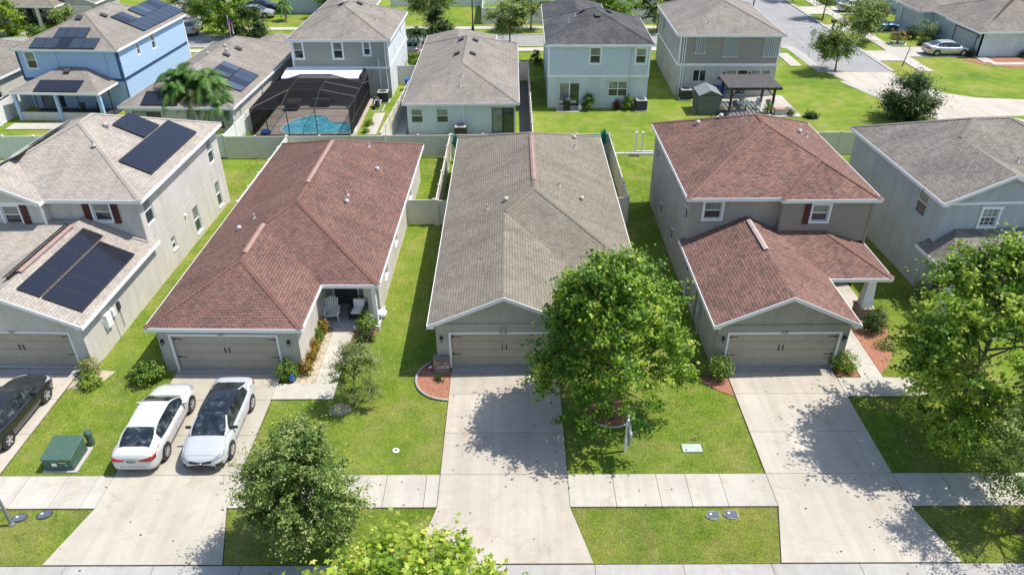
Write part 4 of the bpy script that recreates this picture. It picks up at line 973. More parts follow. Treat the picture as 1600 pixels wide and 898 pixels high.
# flat white insulated roof over the back patio
mb = MB(); mb.obox((-20.4, 65.75, 2.36), (6.95, 0, 0), (0, 2.15, .34), (0, 0, .10)); mb.build('patio_roof', 'white', H.root, bevel=.01)
mb = MB(); mb.box(-13.42, -13.27, 65.7, 67.9, 2.34, 2.72); mb.build('patio_gutter', 'screenf', H.root)
H.finish()

H = House('single storey tan house with solar panels behind the feathery palm', (-22.2, 57.5), R(-2.6), 'sh_brown')
H.block(-31.2, -21.9, 57.25, 76.5, 2.68, .42)
H.block(-26.9, -21.9, 70, 79.5, 2.68, .42, r='hip', dz=-.01, cap=False)
H.wall((-30.9, 57.6), (-22.2, 57.6), 0, 2.6, 'beige', [('slider', -30.3, -28.0, .1, 2.2, dict(fm='screenf')), ('win', -26.0, -25.2, .8, 2.1), ('win', -23.8, -23.0, .8, 2.1)])
H.wall((-22.2, 57.6), (-22.2, 79.2), 0, 2.6, 'beige2', [('win', 64.4, 64.9, 1.3, 2.1), ('win', 66.9, 67.4, 1.3, 2.1)]); H.wall((-22.2, 79.2), (-30.9, 79.2), 0, 2.6, 'beige'); H.wall((-30.9, 76.2), (-30.9, 57.6), 0, 2.6, 'beige')
zr = lambda x: 2.68+.42*(-21.9-x)
T_ = {(0, 0): 1, (1, 0): 1, (0, 1): 2, (3, 1): 2, (2, 1): 1}
solar(H.root, (-22.4, 60.5, zr(-22.4)), (0, 1, 0), (-1, 0, .42), 4, 1, 1.11, 1.55, tones={(0, 0): 2, (2, 0): 1, (3, 0): 1})
solar(H.root, (-23.87, 62.0, zr(-23.87)), (0, 1, 0), (-1, 0, .42), 3, 1, 1.0, 1.50, tones={(0, 0): 1, (2, 0): 2})
solar(H.root, (-29.35, 57.4, 2.68+.42*.15), (1, 0, 0), (0, 1, .42), 3, 1, .97, 1.6)
for x, y, s_ in ((-25.6, 66.6, -1), (-25.4, 69.0, -1)): box_vent(H.root, x, y, zr(x), .42, (s_, 0))
for x, y in ((-25.9, 67.6), (-27.0, 66.1), (-26.3, 68.4)): vent_pipe(H.root, x, y, 2.68+.42*min(x+31.2, -21.9-x), dome=True)
H.finish()

H = House('two storey bright blue house with navy trim and rooftop solar panels', (-33.8, 65.0), R(-3.2), 'sh_brown')
H.block(-43.1, -33.55, 64.6, 78.4, 5.3, .42)
H.wall((-42.8, 64.95), (-33.85, 64.95), 0, 2.55, 'blue_s', [('slider', -41.9, -39.8, .1, 2.2, dict(fm='screenf'))])
H.wall((-42.8, 64.95), (-33.85, 64.95), 2.75, 5.2, 'blue_s', [('win', -42.1, -41.25, 3.55, 4.95, dict(trim=.1))], siding=True, name='upper_wall')
H.board((-42.85, 64.95), (-33.8, 64.95), 2.5, 2.76, .05, mat='navy')
for x in (-42.83, -34.0): H.board((x, 64.93), (x+.15, 64.93), 2.7, 5.2, .05, mat='navy')
H.wall((-33.85, 64.95), (-33.85, 78.1), 0, 2.55, 'blue_w' if 'blue_w' in M else 'blue_s', siding=True); H.wall((-33.85, 64.95), (-33.85, 78.1), 2.75, 5.2, 'blue_s', [('win', 68.2, 68.75, 3.9, 4.9, dict(trim=.08)), ('win', 71.0, 71.7, 3.7, 5.0, dict(trim=.08))], siding=True, name='upper_wall')
H.board((-33.85, 64.9), (-33.85, 78.1), 2.5, 2.76, .05, mat='navy'); H.board((-33.83, 64.95), (-33.83, 65.1), 0, 5.2, .04, mat='navy')
H.board((-33.83, 77.9), (-33.83, 78.1), 0, 5.2, .04, mat='white')
H.wall((-33.85, 78.1), (-42.8, 78.1), 0, 5.2, 'blue_s'); H.wall((-42.8, 78.1), (-42.8, 64.95), 0, 5.2, 'blue_s')
for x in (-39.3, -35.0): 
    mb = MB(); mb.tube([(x, 64.9, 5.1), (x, 64.9, 2.8)], .04, 6); mb.build('downpipe', 'blue_s', H.root)
# screened porch: posts, roof
H.poly([(-42.3, 61.5, 2.52), (-34.4, 61.5, 2.52), (-37.0, 64.9, 3.75), (-39.2, 64.9, 3.75)], fas=[(0, 1)]); H.poly([(-34.4, 61.5, 2.52), (-34.4, 65.0, 2.52), (-37.0, 64.9, 3.75)], fas=[(0, 1)]); H.poly([(-42.3, 65.0, 2.52), (-42.3, 61.5, 2.52), (-39.2, 64.9, 3.75)], fas=[(0, 1)])
H.fas.q([(-42.2, 61.6, 2.36), (-42.2, 64.9, 2.36), (-34.5, 64.9, 2.36), (-34.5, 61.6, 2.36)])
for x in (-42.1, -38.5, -34.75):
    mb = MB(); mb.box(x, x+.28, 61.7, 61.95, 0, 2.36); mb.build('porch_post', 'blue_s', H.root)
for a, b in ((-41.82, -38.5), (-38.22, -34.75)):
    mb = MB(); mb.box(a, b, 61.78, 61.84, 0, .75); mb.build('knee_wall', 'beige', H.root)
    mb = MB(); mb.box((a+b)/2-.03, (a+b)/2+.03, 61.78, 61.84, .75, 2.36); mb.box(a, b, 61.77, 61.85, .75, .80); mb.build('screen_frame', 'screenf', H.root)
mb = MB(); mb.box(-42.0, -34.6, 61.9, 64.9, 0, .06); mb.build('porch_floor', 'dark', H.root)
mb = MB(); mb.box(-34.62, -34.55, 62.0, 64.9, 0, .1); mb.box(-34.62, -34.55, 63.3, 63.38, 0, 2.36); mb.build('screen_frame', 'screenf', H.root)
zf = lambda y: 5.3+.42*(y-64.6)
t = {(0, 0): 1, (1, 0): 1, (2, 0): 0, (3, 0): 1, (4, 0): 1, (1, 1): 1, (2, 1): 1, (3, 1): 1}
solar(H.root, (-41.25, 64.65, zf(64.65)), (1, 0, 0), (0, 1, .42), 5, 1, 1.13, 1.36, tones=t)
solar(H.root, (-39.7, 65.95, zf(65.95)), (1, 0, 0), (0, 1, .42), 3, 1, .93, 1.40, tones={(0, 0): 1, (1, 0): 1, (2, 0): 1})
solar(H.root, (-40.0, 61.6, 2.52+.36*.1), (1, 0, 0), (0, 1, .362), 4, 1, .93, 1.5)
zs = lambda x: 5.3+.42*(-33.55-x)
solar(H.root, (-33.9, 70.4, zs(-33.9)), (0, 1, 0), (-1, 0, .42), 8, 1, 1.03, 1.55, tones={(i, 0): 1 for i in range(8)})
solar(H.root, (-35.36, 70.4, zs(-35.36)), (0, 1, 0), (-1, 0, .42), 8, 1, 1.03, 1.5, tones={(0, 0): 0, (1, 0): 1, (3, 0): 1, (4, 0): 2, (5, 0): 1, (7, 0): 1}, skip=((2, 0),))
box_vent(H.root, -38.5, 68.6, 5.3+.42*4.0, .42, (0, 1)); box_vent(H.root, -37.2, 70.2, 5.3+.42*3.65, .42, (-1, 0)); box_vent(H.root, -38.2, 64.2, 3.55, .36, (0, 1))
H.finish()

H = House('single storey grey house with pale roof and white porch posts in the far left corner', (-58, 96), R(-2), 'sh_tan')
H.block(-75, -55.5, 95.2, 107, 2.68, .40, ax='x', gmat='sage_st'); H.block(-57.5, -51.6, 97.4, 104, 2.68, .38, ax='y', f='gable', r='hip', gmat='sage_st')
H.wall((-74.7, 98.2), (-62.4, 98.2), 0, 2.6, 'sage_st'); H.wall((-62.4, 99.2), (-58.2, 99.2), 0, 2.6, 'sage_st', [('door', -61.9, -61.0, .1, 2.2), ('win', -60.5, -59.5, 1, 2.1)]); H.wall((-58.2, 98.4), (-55.5, 98.4), 0, 2.6, 'sage_st')
H.wall((-57.2, 97.75), (-51.9, 97.75), 0, 2.6, 'sage_st', [('garage', -56.6, -52.6, .05, 2.1, dict(hw=False, mat='cream'))]); H.wall((-51.9, 97.75), (-51.9, 103.7), 0, 2.6, 'sage_st')
H.wall((-62.4, 98.2), (-62.4, 99.2), 0, 2.6, 'sage_st')
for x in (-62.3, -58.6):
    mb = MB(); mb.box(x, x+.3, 96.0, 96.3, 0, 2.5); mb.build('porch_post', 'white', H.root)
H.finish()
H = House('single storey house with smooth grey roof behind the white fence at the far left', (-50, 65), R(-3), 'sh_gray')
H.block(-57, -45.2, 61.8, 76.5, 2.68, .42)
H.wall((-56.7, 62.1), (-45.5, 62.1), 0, 2.6, 'cream'); H.wall((-45.5, 62.1), (-45.5, 76.2), 0, 2.6, 'cream', [('win', 65, 66, .9, 2.1)]); H.wall((-45.5, 76.2), (-56.7, 76.2), 0, 2.6, 'cream'); H.wall((-56.7, 76.2), (-56.7, 62.1), 0, 2.6, 'cream')
H.finish()
H = House('pale blue grey two storey house behind the parked cars at the top left', (-25, 102), R(-1), 'sh_gray')
H.block(-30.0, -20.6, 103.1, 114, 5.3, .42)
H.wall((-29.7, 103.4), (-20.9, 103.4), 0, 2.6, 'ltblue'); H.wall((-29.7, 103.4), (-20.9, 103.4), 2.75, 5.2, 'ltblue_s', siding=True, name='upper_wall'); H.board((-29.7, 103.4), (-20.9, 103.4), 2.58, 2.77, .05)
H.wall((-20.9, 103.4), (-20.9, 113.7), 0, 5.2, 'ltblue'); H.wall((-29.7, 113.7), (-29.7, 103.4), 0, 5.2, 'ltblue'); H.wall((-20.9, 113.7), (-29.7, 113.7), 0, 5.2, 'ltblue')
H.finish()

# across the side street on the right
H = House('single storey pale blue house with grey roof beside the parked silver sedan', (50, 81), R(1.2), 'sh_gray')
H.block(49.3, 62, 80.6, 92.5, 2.68, .40, ax='y', f='hip', r='hip')
H.block(49.0, 56, 80.55, 87.3, 2.68, .40, ax='x', f='hip', r='hip', dz=-.01, cap=False)
H.wall((49.9, 80.95), (61.7, 80.95), 0, 2.6, 'palegreen'); H.wall((61.7, 80.95), (61.7, 92), 0, 2.6, 'palegreen'); H.wall((61.7, 92), (49.6, 92), 0, 2.6, 'palegreen')
H.wall((49.65, 92), (49.65, 80.95), 0, 2.6, 'palegreen', [('garage', 81.7, 86.0, .05, 2.1, dict(hw=False, mat='garage_w', trim='dark'))])
sconce(H.root, (49.62, 81.3, 2.0), Vector((-1, 0, 0)))
H.finish()
H = House('single storey pale blue house with grey roof and one solar panel behind the blue car', (48, 92), R(1.2), 'sh_gray')
H.block(47.5, 56, 90.6, 97.6, 2.68, .40, ax='x'); H.block(51.5, 63, 91.3, 104, 2.68, .40)
H.wall((48.1, 90.95), (55, 90.95), 0, 2.6, 'palegreen'); H.wall((52, 91.7), (61, 91.7), 0, 2.6, 'palegreen'); H.wall((48.1, 97.2), (48.1, 90.95), 0, 2.6, 'palegreen', [('garage', 91.9, 95.9, .05, 2.1, dict(hw=False, mat='garage_w', trim='white'))])
H.wall((55, 97.2), (48.1, 97.2), 0, 2.6, 'palegreen')
solar(H.root, (49.4, 93.2, 3.28), (0, 1, 0), (1, 0, .40), 3, 1, 1.05, 2.4)
H.finish()
H = House('pale blue house partly hidden by shrubs at the top right', (46, 101), R(1.2), 'sh_gray')
H.block(50.5, 62, 101.5, 113, 2.68, .40); H.wall((51, 101.9), (61.5, 101.9), 0, 2.6, 'palegreen'); H.wall((51, 112.6), (51, 101.9), 0, 2.6, 'palegreen')
H.block(44.5, 51, 107, 113, 2.68, .40, ax='x'); H.wall((45, 107.4), (51, 107.4), 0, 2.6, 'palegreen'); H.wall((45, 112.6), (45, 107.4), 0, 2.6, 'palegreen')
H.finish()
# ------------------------------------------------------------------ fences
def fence(label, pts, mat='fence_w', h=1.75, step=2.4, group=None, cap=True):
    o = thing('privacy_fence', label, 'fence', (pts[0][0], pts[0][1], 0), 0, group)
    p = MB(); rl = MB(); posts = []
    for (x0, y0), (x1, y1) in zip(pts[:-1], pts[1:]):
        a = Vector((x0, y0, 0)); d = Vector((x1-x0, y1-y0, 0)); L = d.length; d.normalize(); n = Vector((d.y, -d.x, 0))
        k = max(1, round(L/step)); posts += [a+d*(L*i/k) for i in range(k+1)]
        nb = max(1, int(L/.16)); w = L/nb
        for i in range(nb):
            c = a+d*(i*w); e = .006
            p.obox(c+d*e-n*.018+Z3*.12, d*(w-2*e), n*.036, Z3*(h-.22))
        p.obox(a-n*.008+Z3*.12, d*L, n*.016, Z3*(h-.22))
        for z0 in (.06, h-.14): rl.obox(a-n*.03+Z3*z0, d*L, n*.06, Z3*.14)
    p.build('panel', mat, o); rl.build('rail', mat, o)
    seen = []
    for c in posts:
        if any((c-q).length < .1 for q in seen): continue
        seen.append(c); m_ = MB(); m_.box(c.x-.065, c.x+.065, c.y-.065, c.y+.065, 0, h+.02); m_.box(c.x-.085, c.x+.085, c.y-.085, c.y+.085, h+.02, h+.06); m_.box(c.x-.05, c.x+.05, c.y-.05, c.y+.05, h+.06, h+.09)
        m_.build('post', mat, o)
    return o
fence('pale vinyl fence across the back of the grassy gap left of the red roof', [(-21.6, 53.5), (-16.95, 53.5)])
fence('pale vinyl fence running behind the left red roofed house', [(-16.9, 53.5), (-9.6, 53.5)])
fence('pale vinyl fence running back along the left side of the red roofed house', [(-17.1, 42.2), (-16.9, 53.4)], mat='fence_white')
fence('pale vinyl fence along the back between the red roofed and centre houses', [(-9.5, 53.6), (-4.65, 53.6)])
fence('tall pale fence along the lawn strip between the red roofed house and the centre house', [(-4.78, 42.35), (-4.68, 53.5)])
fence('pale fence panels closing the gap beside the left red roofed house', [(-6.85, 42.4), (-4.9, 42.4)])
fence('short pale gate panel joining the left side of the centre house', [(-4.68, 42.3), (-3.6, 42.3)])
fence('pale vinyl fence along the back of the centre house', [(-4.55, 53.7), (7.15, 53.7)])
fence('long pale fence along the right side of the centre house', [(7.28, 42.7), (7.28, 53.6)])
fence('short pale fence panel closing the gap right of the centre house', [(6.0, 42.6), (7.2, 42.6)])
fence('pale green tinged fence between the rosy roofed house and the grey blue house', [(19.6, 53.9), (27.5, 53.9)])
fence('long tan fence between the pool house and the white walled single storey house', [(-9.95, 53.9), (-9.0, 72.0)], h=1.85, step=1.8)
fence('tan fence gate closing the side yard of the pool house', [(-11.0, 71.9), (-9.1, 71.9)], h=1.85)
fence('tan fence closing the side yard left of the light blue house', [(.65, 73.0), (1.5, 73.0)], h=1.85)
fence('dark shaded fence along the gravel side yard beside the open lawn', [(1.58, 53.9), (1.58, 72.9)], h=1.7)
fence('white fence between the pool cage and the tan solar house', [(-21.7, 53.6), (-21.3, 66.0)], mat='fence_white', h=1.8)
fence('white fence at the left edge behind the blue house lawn', [(-43.0, 58.2), (-43.3, 66.0)], mat='fence_white', h=1.8)
fence('white fence behind the beige solar house at the left edge', [(-43.0, 53.6), (-21.8, 53.6)], mat='fence_white', h=1.8)
fence('white vinyl fence across the far street left of the street lamp', [(-16.5, 107.2), (-3.9, 107.2)], mat='fence_white', h=1.9)
fence('white vinyl fence across the far street right of the street lamp', [(-3.6, 96.9), (18, 96.9)], mat='fence_white', h=1.9)
fence('white vinyl fence running away from the far street beside the lamp', [(-3.7, 97.0), (-3.9, 118)], mat='fence_white', h=1.9)
fence('white vinyl fence seen at the very top above the far hedge', [(-3.5, 108), (20, 108)], mat='fence_white', h=1.9)
# low broken fence: bottom rails with two bare posts
o = thing('broken_fence', 'white broken fence with only a low rail and two bare posts on the open lawn', 'fence', (7.5, 53.9, 0))
m_ = MB(); m_.box(7.45, 10.9, 53.75, 53.86, .02, .20); m_.build('rail', 'fence_white', o); m_ = MB(); m_.box(9.3, 10.9, 54.15, 54.25, .02, .2); m_.build('rail', 'fence_white', o)
for x in (9.42, 9.9):
    m_ = MB(); m_.box(x-.065, x+.065, 54.0, 54.13, 0, 1.7); m_.box(x-.085, x+.085, 53.98, 54.15, 1.7, 1.75); m_.build('post', 'fence_white', o)
m_ = MB(); m_.box(8.9, 9.7, 53.5, 53.75, 0, .06); m_.build('hole_board', 'soil', o)

# ------------------------------------------------------------------ pool and cage
polysheet('pool_deck', rect(-21.0, -12.7, 58.25, 67.9), .03, concrete('pool_deck', (0.46, 0.40, 0.35), (.85, .8, .75), .2, 7))
EXC.append(rect(-21.0, -12.7, 58.25, 67.9))
def sm(pts, n=6):
    out = []
    for i in range(len(pts)):
        p0, p1, p2, p3 = (Vector(pts[(i+k-1) % len(pts)]) for k in range(4))
        for j in range(n):
            t = j/n; out.append(.5*((2*p1)+(-p0+p2)*t+(2*p0-5*p1+4*p2-p3)*t*t+(-p0+3*p1-3*p2+p3)*t*t*t))
    return out
pp = sm([(-19.1, 59.9), (-18.7, 61.6), (-17.4, 62.9), (-16.2, 62.7), (-15.3, 61.3), (-13.6, 60.9), (-13.2, 59.6), (-13.7, 58.75), (-16, 58.6), (-18.5, 58.75)])
mt, nt, b = newmat('pool_water', 0.05, 0, 0.6)
pos_ = pos(nt)
cc = ramp(nt, noise(nt, pos_, 2.2, 4, .6, 1.2), [(.35, (0.06, 0.40, 0.56)), (.54, (0.13, 0.54, 0.70)), (.68, (0.45, 0.80, 0.88))])
nt.links.new(cc, b.inputs['Base Color']); bump(nt, b, noise(nt, pos_, 5, 3), .5, .04); M['water'] = mt
mb = MB(); mb.q([(p.x, p.y, .045) for p in pp]); tag(mb.build('pool_water', 'water'), kind='structure')
mb = MB(); cx, cy = -16.2, 60.4
rows = [[(cx+(p.x-cx)*s_, cy+(p.y-cy)*s_, z) for s_, z in ((1.0, .03), (1.0, .10), (1.07, .11), (1.09, .03))] for p in pp]
mb.grid(rows+[rows[0]]); tag(mb.build('pool_coping', 'cream'), kind='structure')
o = thing('pool_cage', 'black framed screened enclosure over the swimming pool', 'pool cage', (-17, 58.3, 0))
mt, nt, b = newmat('screen_mesh', 0.8, 0, .1); b.inputs['Base Color'].default_value = (.012, .012, .013, 1)
tr = nt.nodes.new('ShaderNodeBsdfTransparent'); mx = nt.nodes.new('ShaderNodeMixShader'); mx.inputs[0].default_value = .74
nt.links.new(tr.outputs[0], mx.inputs[1]); nt.links.new(b.outputs[0], mx.inputs[2]); nt.links.new(mx.outputs[0], nt.nodes['Material Output'].inputs[0]); M['mesh'] = mt
# woven screen: the more obliquely it is crossed, the denser the weave
lw = N(nt, 'ShaderNodeLayerWeight', Blend=.5); c_ = N(nt, 'ShaderNodeMath', operation='SUBTRACT'); c_.inputs[0].default_value = 1.02; nt.links.new(lw.outputs['Facing'], c_.inputs[1])
iv = N(nt, 'ShaderNodeMath', operation='DIVIDE'); iv.inputs[0].default_value = 1.0; nt.links.new(c_.outputs[0], iv.inputs[1])
pw = N(nt, 'ShaderNodeMath', operation='POWER'); pw.inputs[0].default_value = .50; nt.links.new(iv.outputs[0], pw.inputs[1])
op = N(nt, 'ShaderNodeMath', operation='SUBTRACT'); op.inputs[0].default_value = 1.0; nt.links.new(pw.outputs[0], op.inputs[1]); nt.links.new(op.outputs[0], mx.inputs[0])
mt2 = mt.copy(); mt2.name = 'screen_mesh_front'; [n_ for n_ in mt2.node_tree.nodes if n_.type == 'MATH' and n_.operation == 'POWER'][0].inputs[0].default_value = .80; M['mesh2'] = mt2
xa, xb, ya, yb, hz = -21.0, -13.05, 58.2, 67.6, 2.25
A0, A1 = -18.35, -15.8; zt = 3.05; yh = 60.7
fr = MB()
def bar(a, b_, r=.035): fr.tube([a, b_], r, 4)
for y in (ya, 61.3, 64.5, 67.6):
    for x in (xa, xb): bar((x, y, 0), (x, y, hz))
for x in (-19.8, -18.6+.5, -15.8): bar((x, ya, 0), (x, ya, hz))
for y in (59.8, 62.9, 66.0):
    for x in (xa, xb): bar((x, y, 0), (x, y, hz), .028)
for z in (hz, .08): bar((xa, ya, z), (xb, ya, z)); bar((xa, ya, z), (xa, yb, z)); bar((xb, ya, z), (xb, yb, z))
bar((xb, ya, .95), (xb, yb, .95), .028); bar((xa, ya, 1.0), (xa, yb, 1.0), .028)
bar((xb, ya, 0), (xb, 61.3, hz), .02); bar((xa, 61.3, hz), (-19.8, ya, .2), .015)
for y in (yh, 62.8): bar((xa, y+.6, hz), (A0, y, zt)); bar((A0, y, zt), (A1, y, zt)); bar((A1, y, zt), (xb, y+.6, hz))
bar((A0, yh, zt), (A0, 65.0, zt)); bar((A1, yh, zt), (A1, 65.0, zt)); bar((A0, yh, zt), (-18.6, ya, hz)); bar((A1, yh, zt), (-15.8, ya, hz)); bar((A1, yh, zt), (xb, ya, hz)); bar((A0, yh, zt), (xa, ya, hz))
bar((xa, 65.0, hz), (A0, 65.0, zt)); bar((A0, 65.0, zt), (A1, 65.0, zt)); bar((A1, 65.0, zt), (xb, 65.0, hz)); bar((xb, 65.0, hz), (-12.65, 65.6, hz)); bar((-12.65, 65.6, hz), (-12.6, 67.9, 2.5))
fr.build('frame', 'screenf', o)
sc = MB()
s2_ = MB(); s2_.q([(xa, ya, 0), (xb, ya, 0), (xb, ya, hz), (xa, ya, hz)]); s2_.build('front_screen', 'mesh2', o); sc.q([(xa, ya, 0), (xa, yb, 0), (xa, yb, hz), (xa, ya, hz)]); sc.q([(xb, ya, 0), (xb, yb, 0), (xb, yb, hz), (xb, ya, hz)])
sc.q([(xa, ya, hz), (xb, ya, hz), (A1, yh, zt), (A0, yh, zt)]); sc.q([(xa, ya, hz), (A0, yh, zt), (A0, 65.0, zt), (xa, 65.0, hz)]); sc.q([(xb, ya, hz), (A1, yh, zt), (A1, 65.0, zt), (xb, 65.0, hz)]); sc.q([(A0, yh, zt), (A1, yh, zt), (A1, 65.0, zt), (A0, 65.0, zt)])
sc.build('screen', 'mesh', o)
mb = MB(); mb.box(-14.4, -13.4, 65.0, 65.3, 0, .8); mb.box(-20.0, -18.8, 64.2, 66, 0.3, .7); mb.box(-17.8, -16.2, 65.2, 66.3, .35, .75)
tag(mb.build('patio_bench', 'dark', bevel=.03), 'dark patio bench seats in the shade inside the pool cage', 'bench')
mb = MB(); mb.lathe((-20.2, 58.8, .03), [(.02, 0), (.35, .02), (.42, .12), (.35, .22), (.2, .16)], 14); tag(mb.build('pool_float', 'blueplastic', smooth=True), 'blue float lying at the left corner of the pool deck', 'pool float')

# ------------------------------------------------------------------ outdoor units and yard things
def ac_unit(x, y, label, s=.9):
    o = thing('ac_unit', label, 'air conditioner', (x, y, 0), 0, 'air conditioner units beside the back walls')
    m_ = MB(); m_.box(x-s/2-.12, x+s/2+.12, y-s/2-.12, y+s/2+.12, 0, .07); m_.build('pad', 'walk', o)
    m_ = MB(); m_.box(x-s/2, x+s/2, y-s/2, y+s/2, .09, .88); 
    m_.build('coil', 'dark', o)
    m_ = MB()
    for k in range(7): m_.box(x-s/2-.012, x+s/2+.012, y-s/2-.012, y+s/2+.012, .14+.105*k, .155+.105*k)
    for sx in (-1, 1):
        for sy in (-1, 1): m_.box(x+sx*s/2-.04, x+sx*s/2+.04, y+sy*s/2-.04, y+sy*s/2+.04, .07, .90)
    m_.build('grille', 'dark', o)
    m_ = MB(); m_.box(x-s/2-.03, x+s/2+.03, y-s/2-.03, y+s/2+.03, .90, .96); t = m_.build('lid', 'ac', o, bevel=.02)
    m_ = MB(); m_.lathe((x, y, .962), [(.34, 0), (.34, .02), (.05, .03)], 20); m_.build('fan_guard', 'dark', t)
ac_unit(11.35, 64.35, 'air conditioner unit on a pad at the corner of the light blue two storey house')
ac_unit(15.85, 67.3, 'air conditioner unit beside the grey shed', .95)
ac_unit(-4.15, 57.9, 'air conditioner unit against the pale blue wall behind the centre house', .85)
ac_unit(-11.7, 66.9, 'air conditioner unit behind the right side of the pool cage')
o = thing('pool_pump', 'pool pump and filter beside the pool cage', 'pool equipment', (-12.0, 65.2, 0))
m_ = MB(); m_.cyl((-12.1, 65.4, 0), .28, .75, 14); m_.lathe((-12.1, 65.4, .75), [(.28, 0), (.2, .12), (.05, .16)], 14); m_.build('filter_tank', 'dark', o)
m_ = MB(); m_.cyl((-12.2, 64.5, .2), .13, .5, 12, axis=(0, 1, 0)); m_.build('pump', 'black', o)
m_ = MB(); m_.tube([(-12.2, 64.8, .45), (-12.2, 65.1, .7), (-11.6, 65.1, .7), (-11.6, 64.3, .7), (-11.6, 64.3, .1)], .035, 7); m_.tube([(-12.3, 63.9, .1), (-11.4, 63.9, .1), (-11.4, 65.6, .1)], .03, 7); m_.build('pipes', 'white', o)
# grey garden shed
o = thing('garden_shed', 'small dark grey metal shed with pale gabled roof behind the rosy roofed house', 'shed', (16.95, 63.5, 0))
m_ = MB(); x0, x1, y0, y1 = 16.1, 17.9, 62.9, 65.1
for a, b_ in (((x0, y0), (x1, y0)), ((x1, y0), (x1, y1)), ((x1, y1), (x0, y1)), ((x0, y1), (x0, y0))):
    a = Vector((*a, 0)); b_ = Vector((*b_, 0)); d = (b_-a).normalized(); L = (b_-a).length; n = Vector((d.y, -d.x, 0)); k = int(L/.2)
    for i in range(k): w = L/k; m_.obox(a+d*(i*w), d*(w*.5), n*.03, Z3*1.7); m_.obox(a+d*(i*w+w*.5), d*(w*.5), n*.012, Z3*1.7)
sg_ = simple('shed_gray', (0.13, 0.15, 0.16), .5, .2, .1); m_.build('wall', sg_, o)
m_ = MB(); m_.box(x0, x1, y0, y0+.02, 1.7, 1.75); m_.q([(x0, y0, 1.7), (x1, y0, 1.7), ((x0+x1)/2, y0, 2.1)]); m_.q([(x1, y1, 1.7), (x0, y1, 1.7), ((x0+x1)/2, y1, 2.1)]); m_.build('gable', sg_, o)
m_ = MB(); xm = (x0+x1)/2
m_.obox(Vector((x0-.1, y0-.1, 1.68)), Vector((xm-x0+.1, 0, .44)), Vector((0, y1-y0+.2, 0)), Z3*.03); m_.obox(Vector((x1+.1, y0-.1, 1.68)), Vector((xm-x1-.1, 0, .44)), Vector((0, y1-y0+.2, 0)), Z3*.03); m_.build('roof', simple('shed_roof', (0.30, 0.34, 0.36), .4, .3, .1), o)
# pergola
o = thing('pergola', 'dark wooden pergola with slatted top over the cluttered patio', 'pergola', (20.6, 64, 0))
for x in (18.85, 22.5):
    for y in (63.1, 66.2):
        m_ = MB(); m_.box(x-.09, x+.09, y-.09, y+.09, 0, 2.1); 
        s_ = 1 if x < 20 else -1; m_.tube([(x, y, 1.5), (x+s_*.55, y, 2.05)], .05, 5); m_.build('post', 'wooddark', o)
for y in (63.1, 66.2):
    m_ = MB(); m_.box(18.3, 23.1, y-.05, y+.05, 2.1, 2.26); m_.build('beam', 'wooddark', o)
for k in range(13):
    x = 18.5+k*.37; m_ = MB(); m_.box(x-.04, x+.04, 62.6, 66.7, 2.26, 2.38); m_.build('rafter', 'wooddark', o)
m_ = MB()
for k in range(17): m_.box(18.4, 23.0, 62.8+k*.23, 62.93+k*.23, 2.38, 2.42)
m_.build('slats', simple('weathered_wood', (0.15, 0.14, 0.145), .8, var=.2), o)
def bin_(x, y, mat, label):
    o = thing('wheeled_bin', label, 'bin', (x, y, 0))
    m_ = MB(); m_.grid([[(x+sx*.24, y+sy*.26, .05) for sx, sy in ((-1, -1), (1, -1), (1, 1), (-1, 1))], [(x+sx*.32, y+sy*.36, 1.0) for sx, sy in ((-1, -1), (1, -1), (1, 1), (-1, 1))]], close=True); m_.build('body', mat, o)
    m_ = MB(); m_.box(x-.34, x+.34, y-.38, y+.42, 1.0, 1.07); m_.build('lid', mat, o, bevel=.02)
bin_(18.35, 67.6, 'dark', 'dark wheeled bin against the house wall beside the grey shed'); bin_(19.15, 67.5, 'blueplastic', 'blue wheeled bin standing beside the dark bin')
bin_(-9.75, 70.3, 'blueplastic', 'blue bin by the tan fence gate of the pool house')
rs = random.Random(11)
cm = [simple('clutter_a', (0.45, 0.42, 0.38), .6), simple('clutter_b', (0.12, 0.10, 0.10), .6), simple('clutter_c', (0.30, 0.42, 0.44), .5), simple('clutter_d', (0.42, 0.22, 0.18), .6)]
def patio_chair(x, y, rz, mat, label, group=None, name='patio_chair', white=False):
    o = thing(name, label, 'chair', (x, y, 0), rz, group)
    def bb(nm, *a):
        m_ = MB(); m_.box(a[0]+x, a[1]+x, a[2]+y, a[3]+y, a[4], a[5]); return m_
    bb('seat', -.25, .25, -.25, .25, .40, .45).build('seat', mat, o)
    m_ = MB()
    for k in range(5): m_.obox(Vector((x-.24+k*.10, y+.24, .45)), Vector((.08, 0, 0)), Vector((0, .03, 0)), Vector((0, .12, .5)))
    m_.build('backrest', mat, o)
    for sx in (-1, 1):
        for sy in (-1, 1): m_ = MB(); m_.tube([(x+sx*.23, y+sy*.23, 0), (x+sx*.22, y+sy*.22, .4)], .022, 6); m_.build('leg', mat, o)
        m_ = MB(); m_.box(x+sx*.27-.03, x+sx*.27+.03, y-.27, y+.27, .62, .65); m_.build('armrest', mat, o)
    return o
patio_chair(19.6, 63.6, .3, cm[1], 'dark chair under the left side of the pergola'); patio_chair(21.6, 64.2, -.5, cm[2], 'pale blue green chair under the right side of the pergola')
patio_chair(20.6, 65.2, 2.2, cm[0], 'cream chair at the back of the pergola by the sliding door')
patio_chair(-37.6, 63.7, .1, 'black', 'dark chair on the left inside the screened porch of the blue house'); patio_chair(-36.2, 63.7, -.1, 'black', 'dark chair on the right inside the screened porch of the blue house')
o = thing('patio_table', 'round patio table under the pergola', 'table', (20.5, 64, 0))
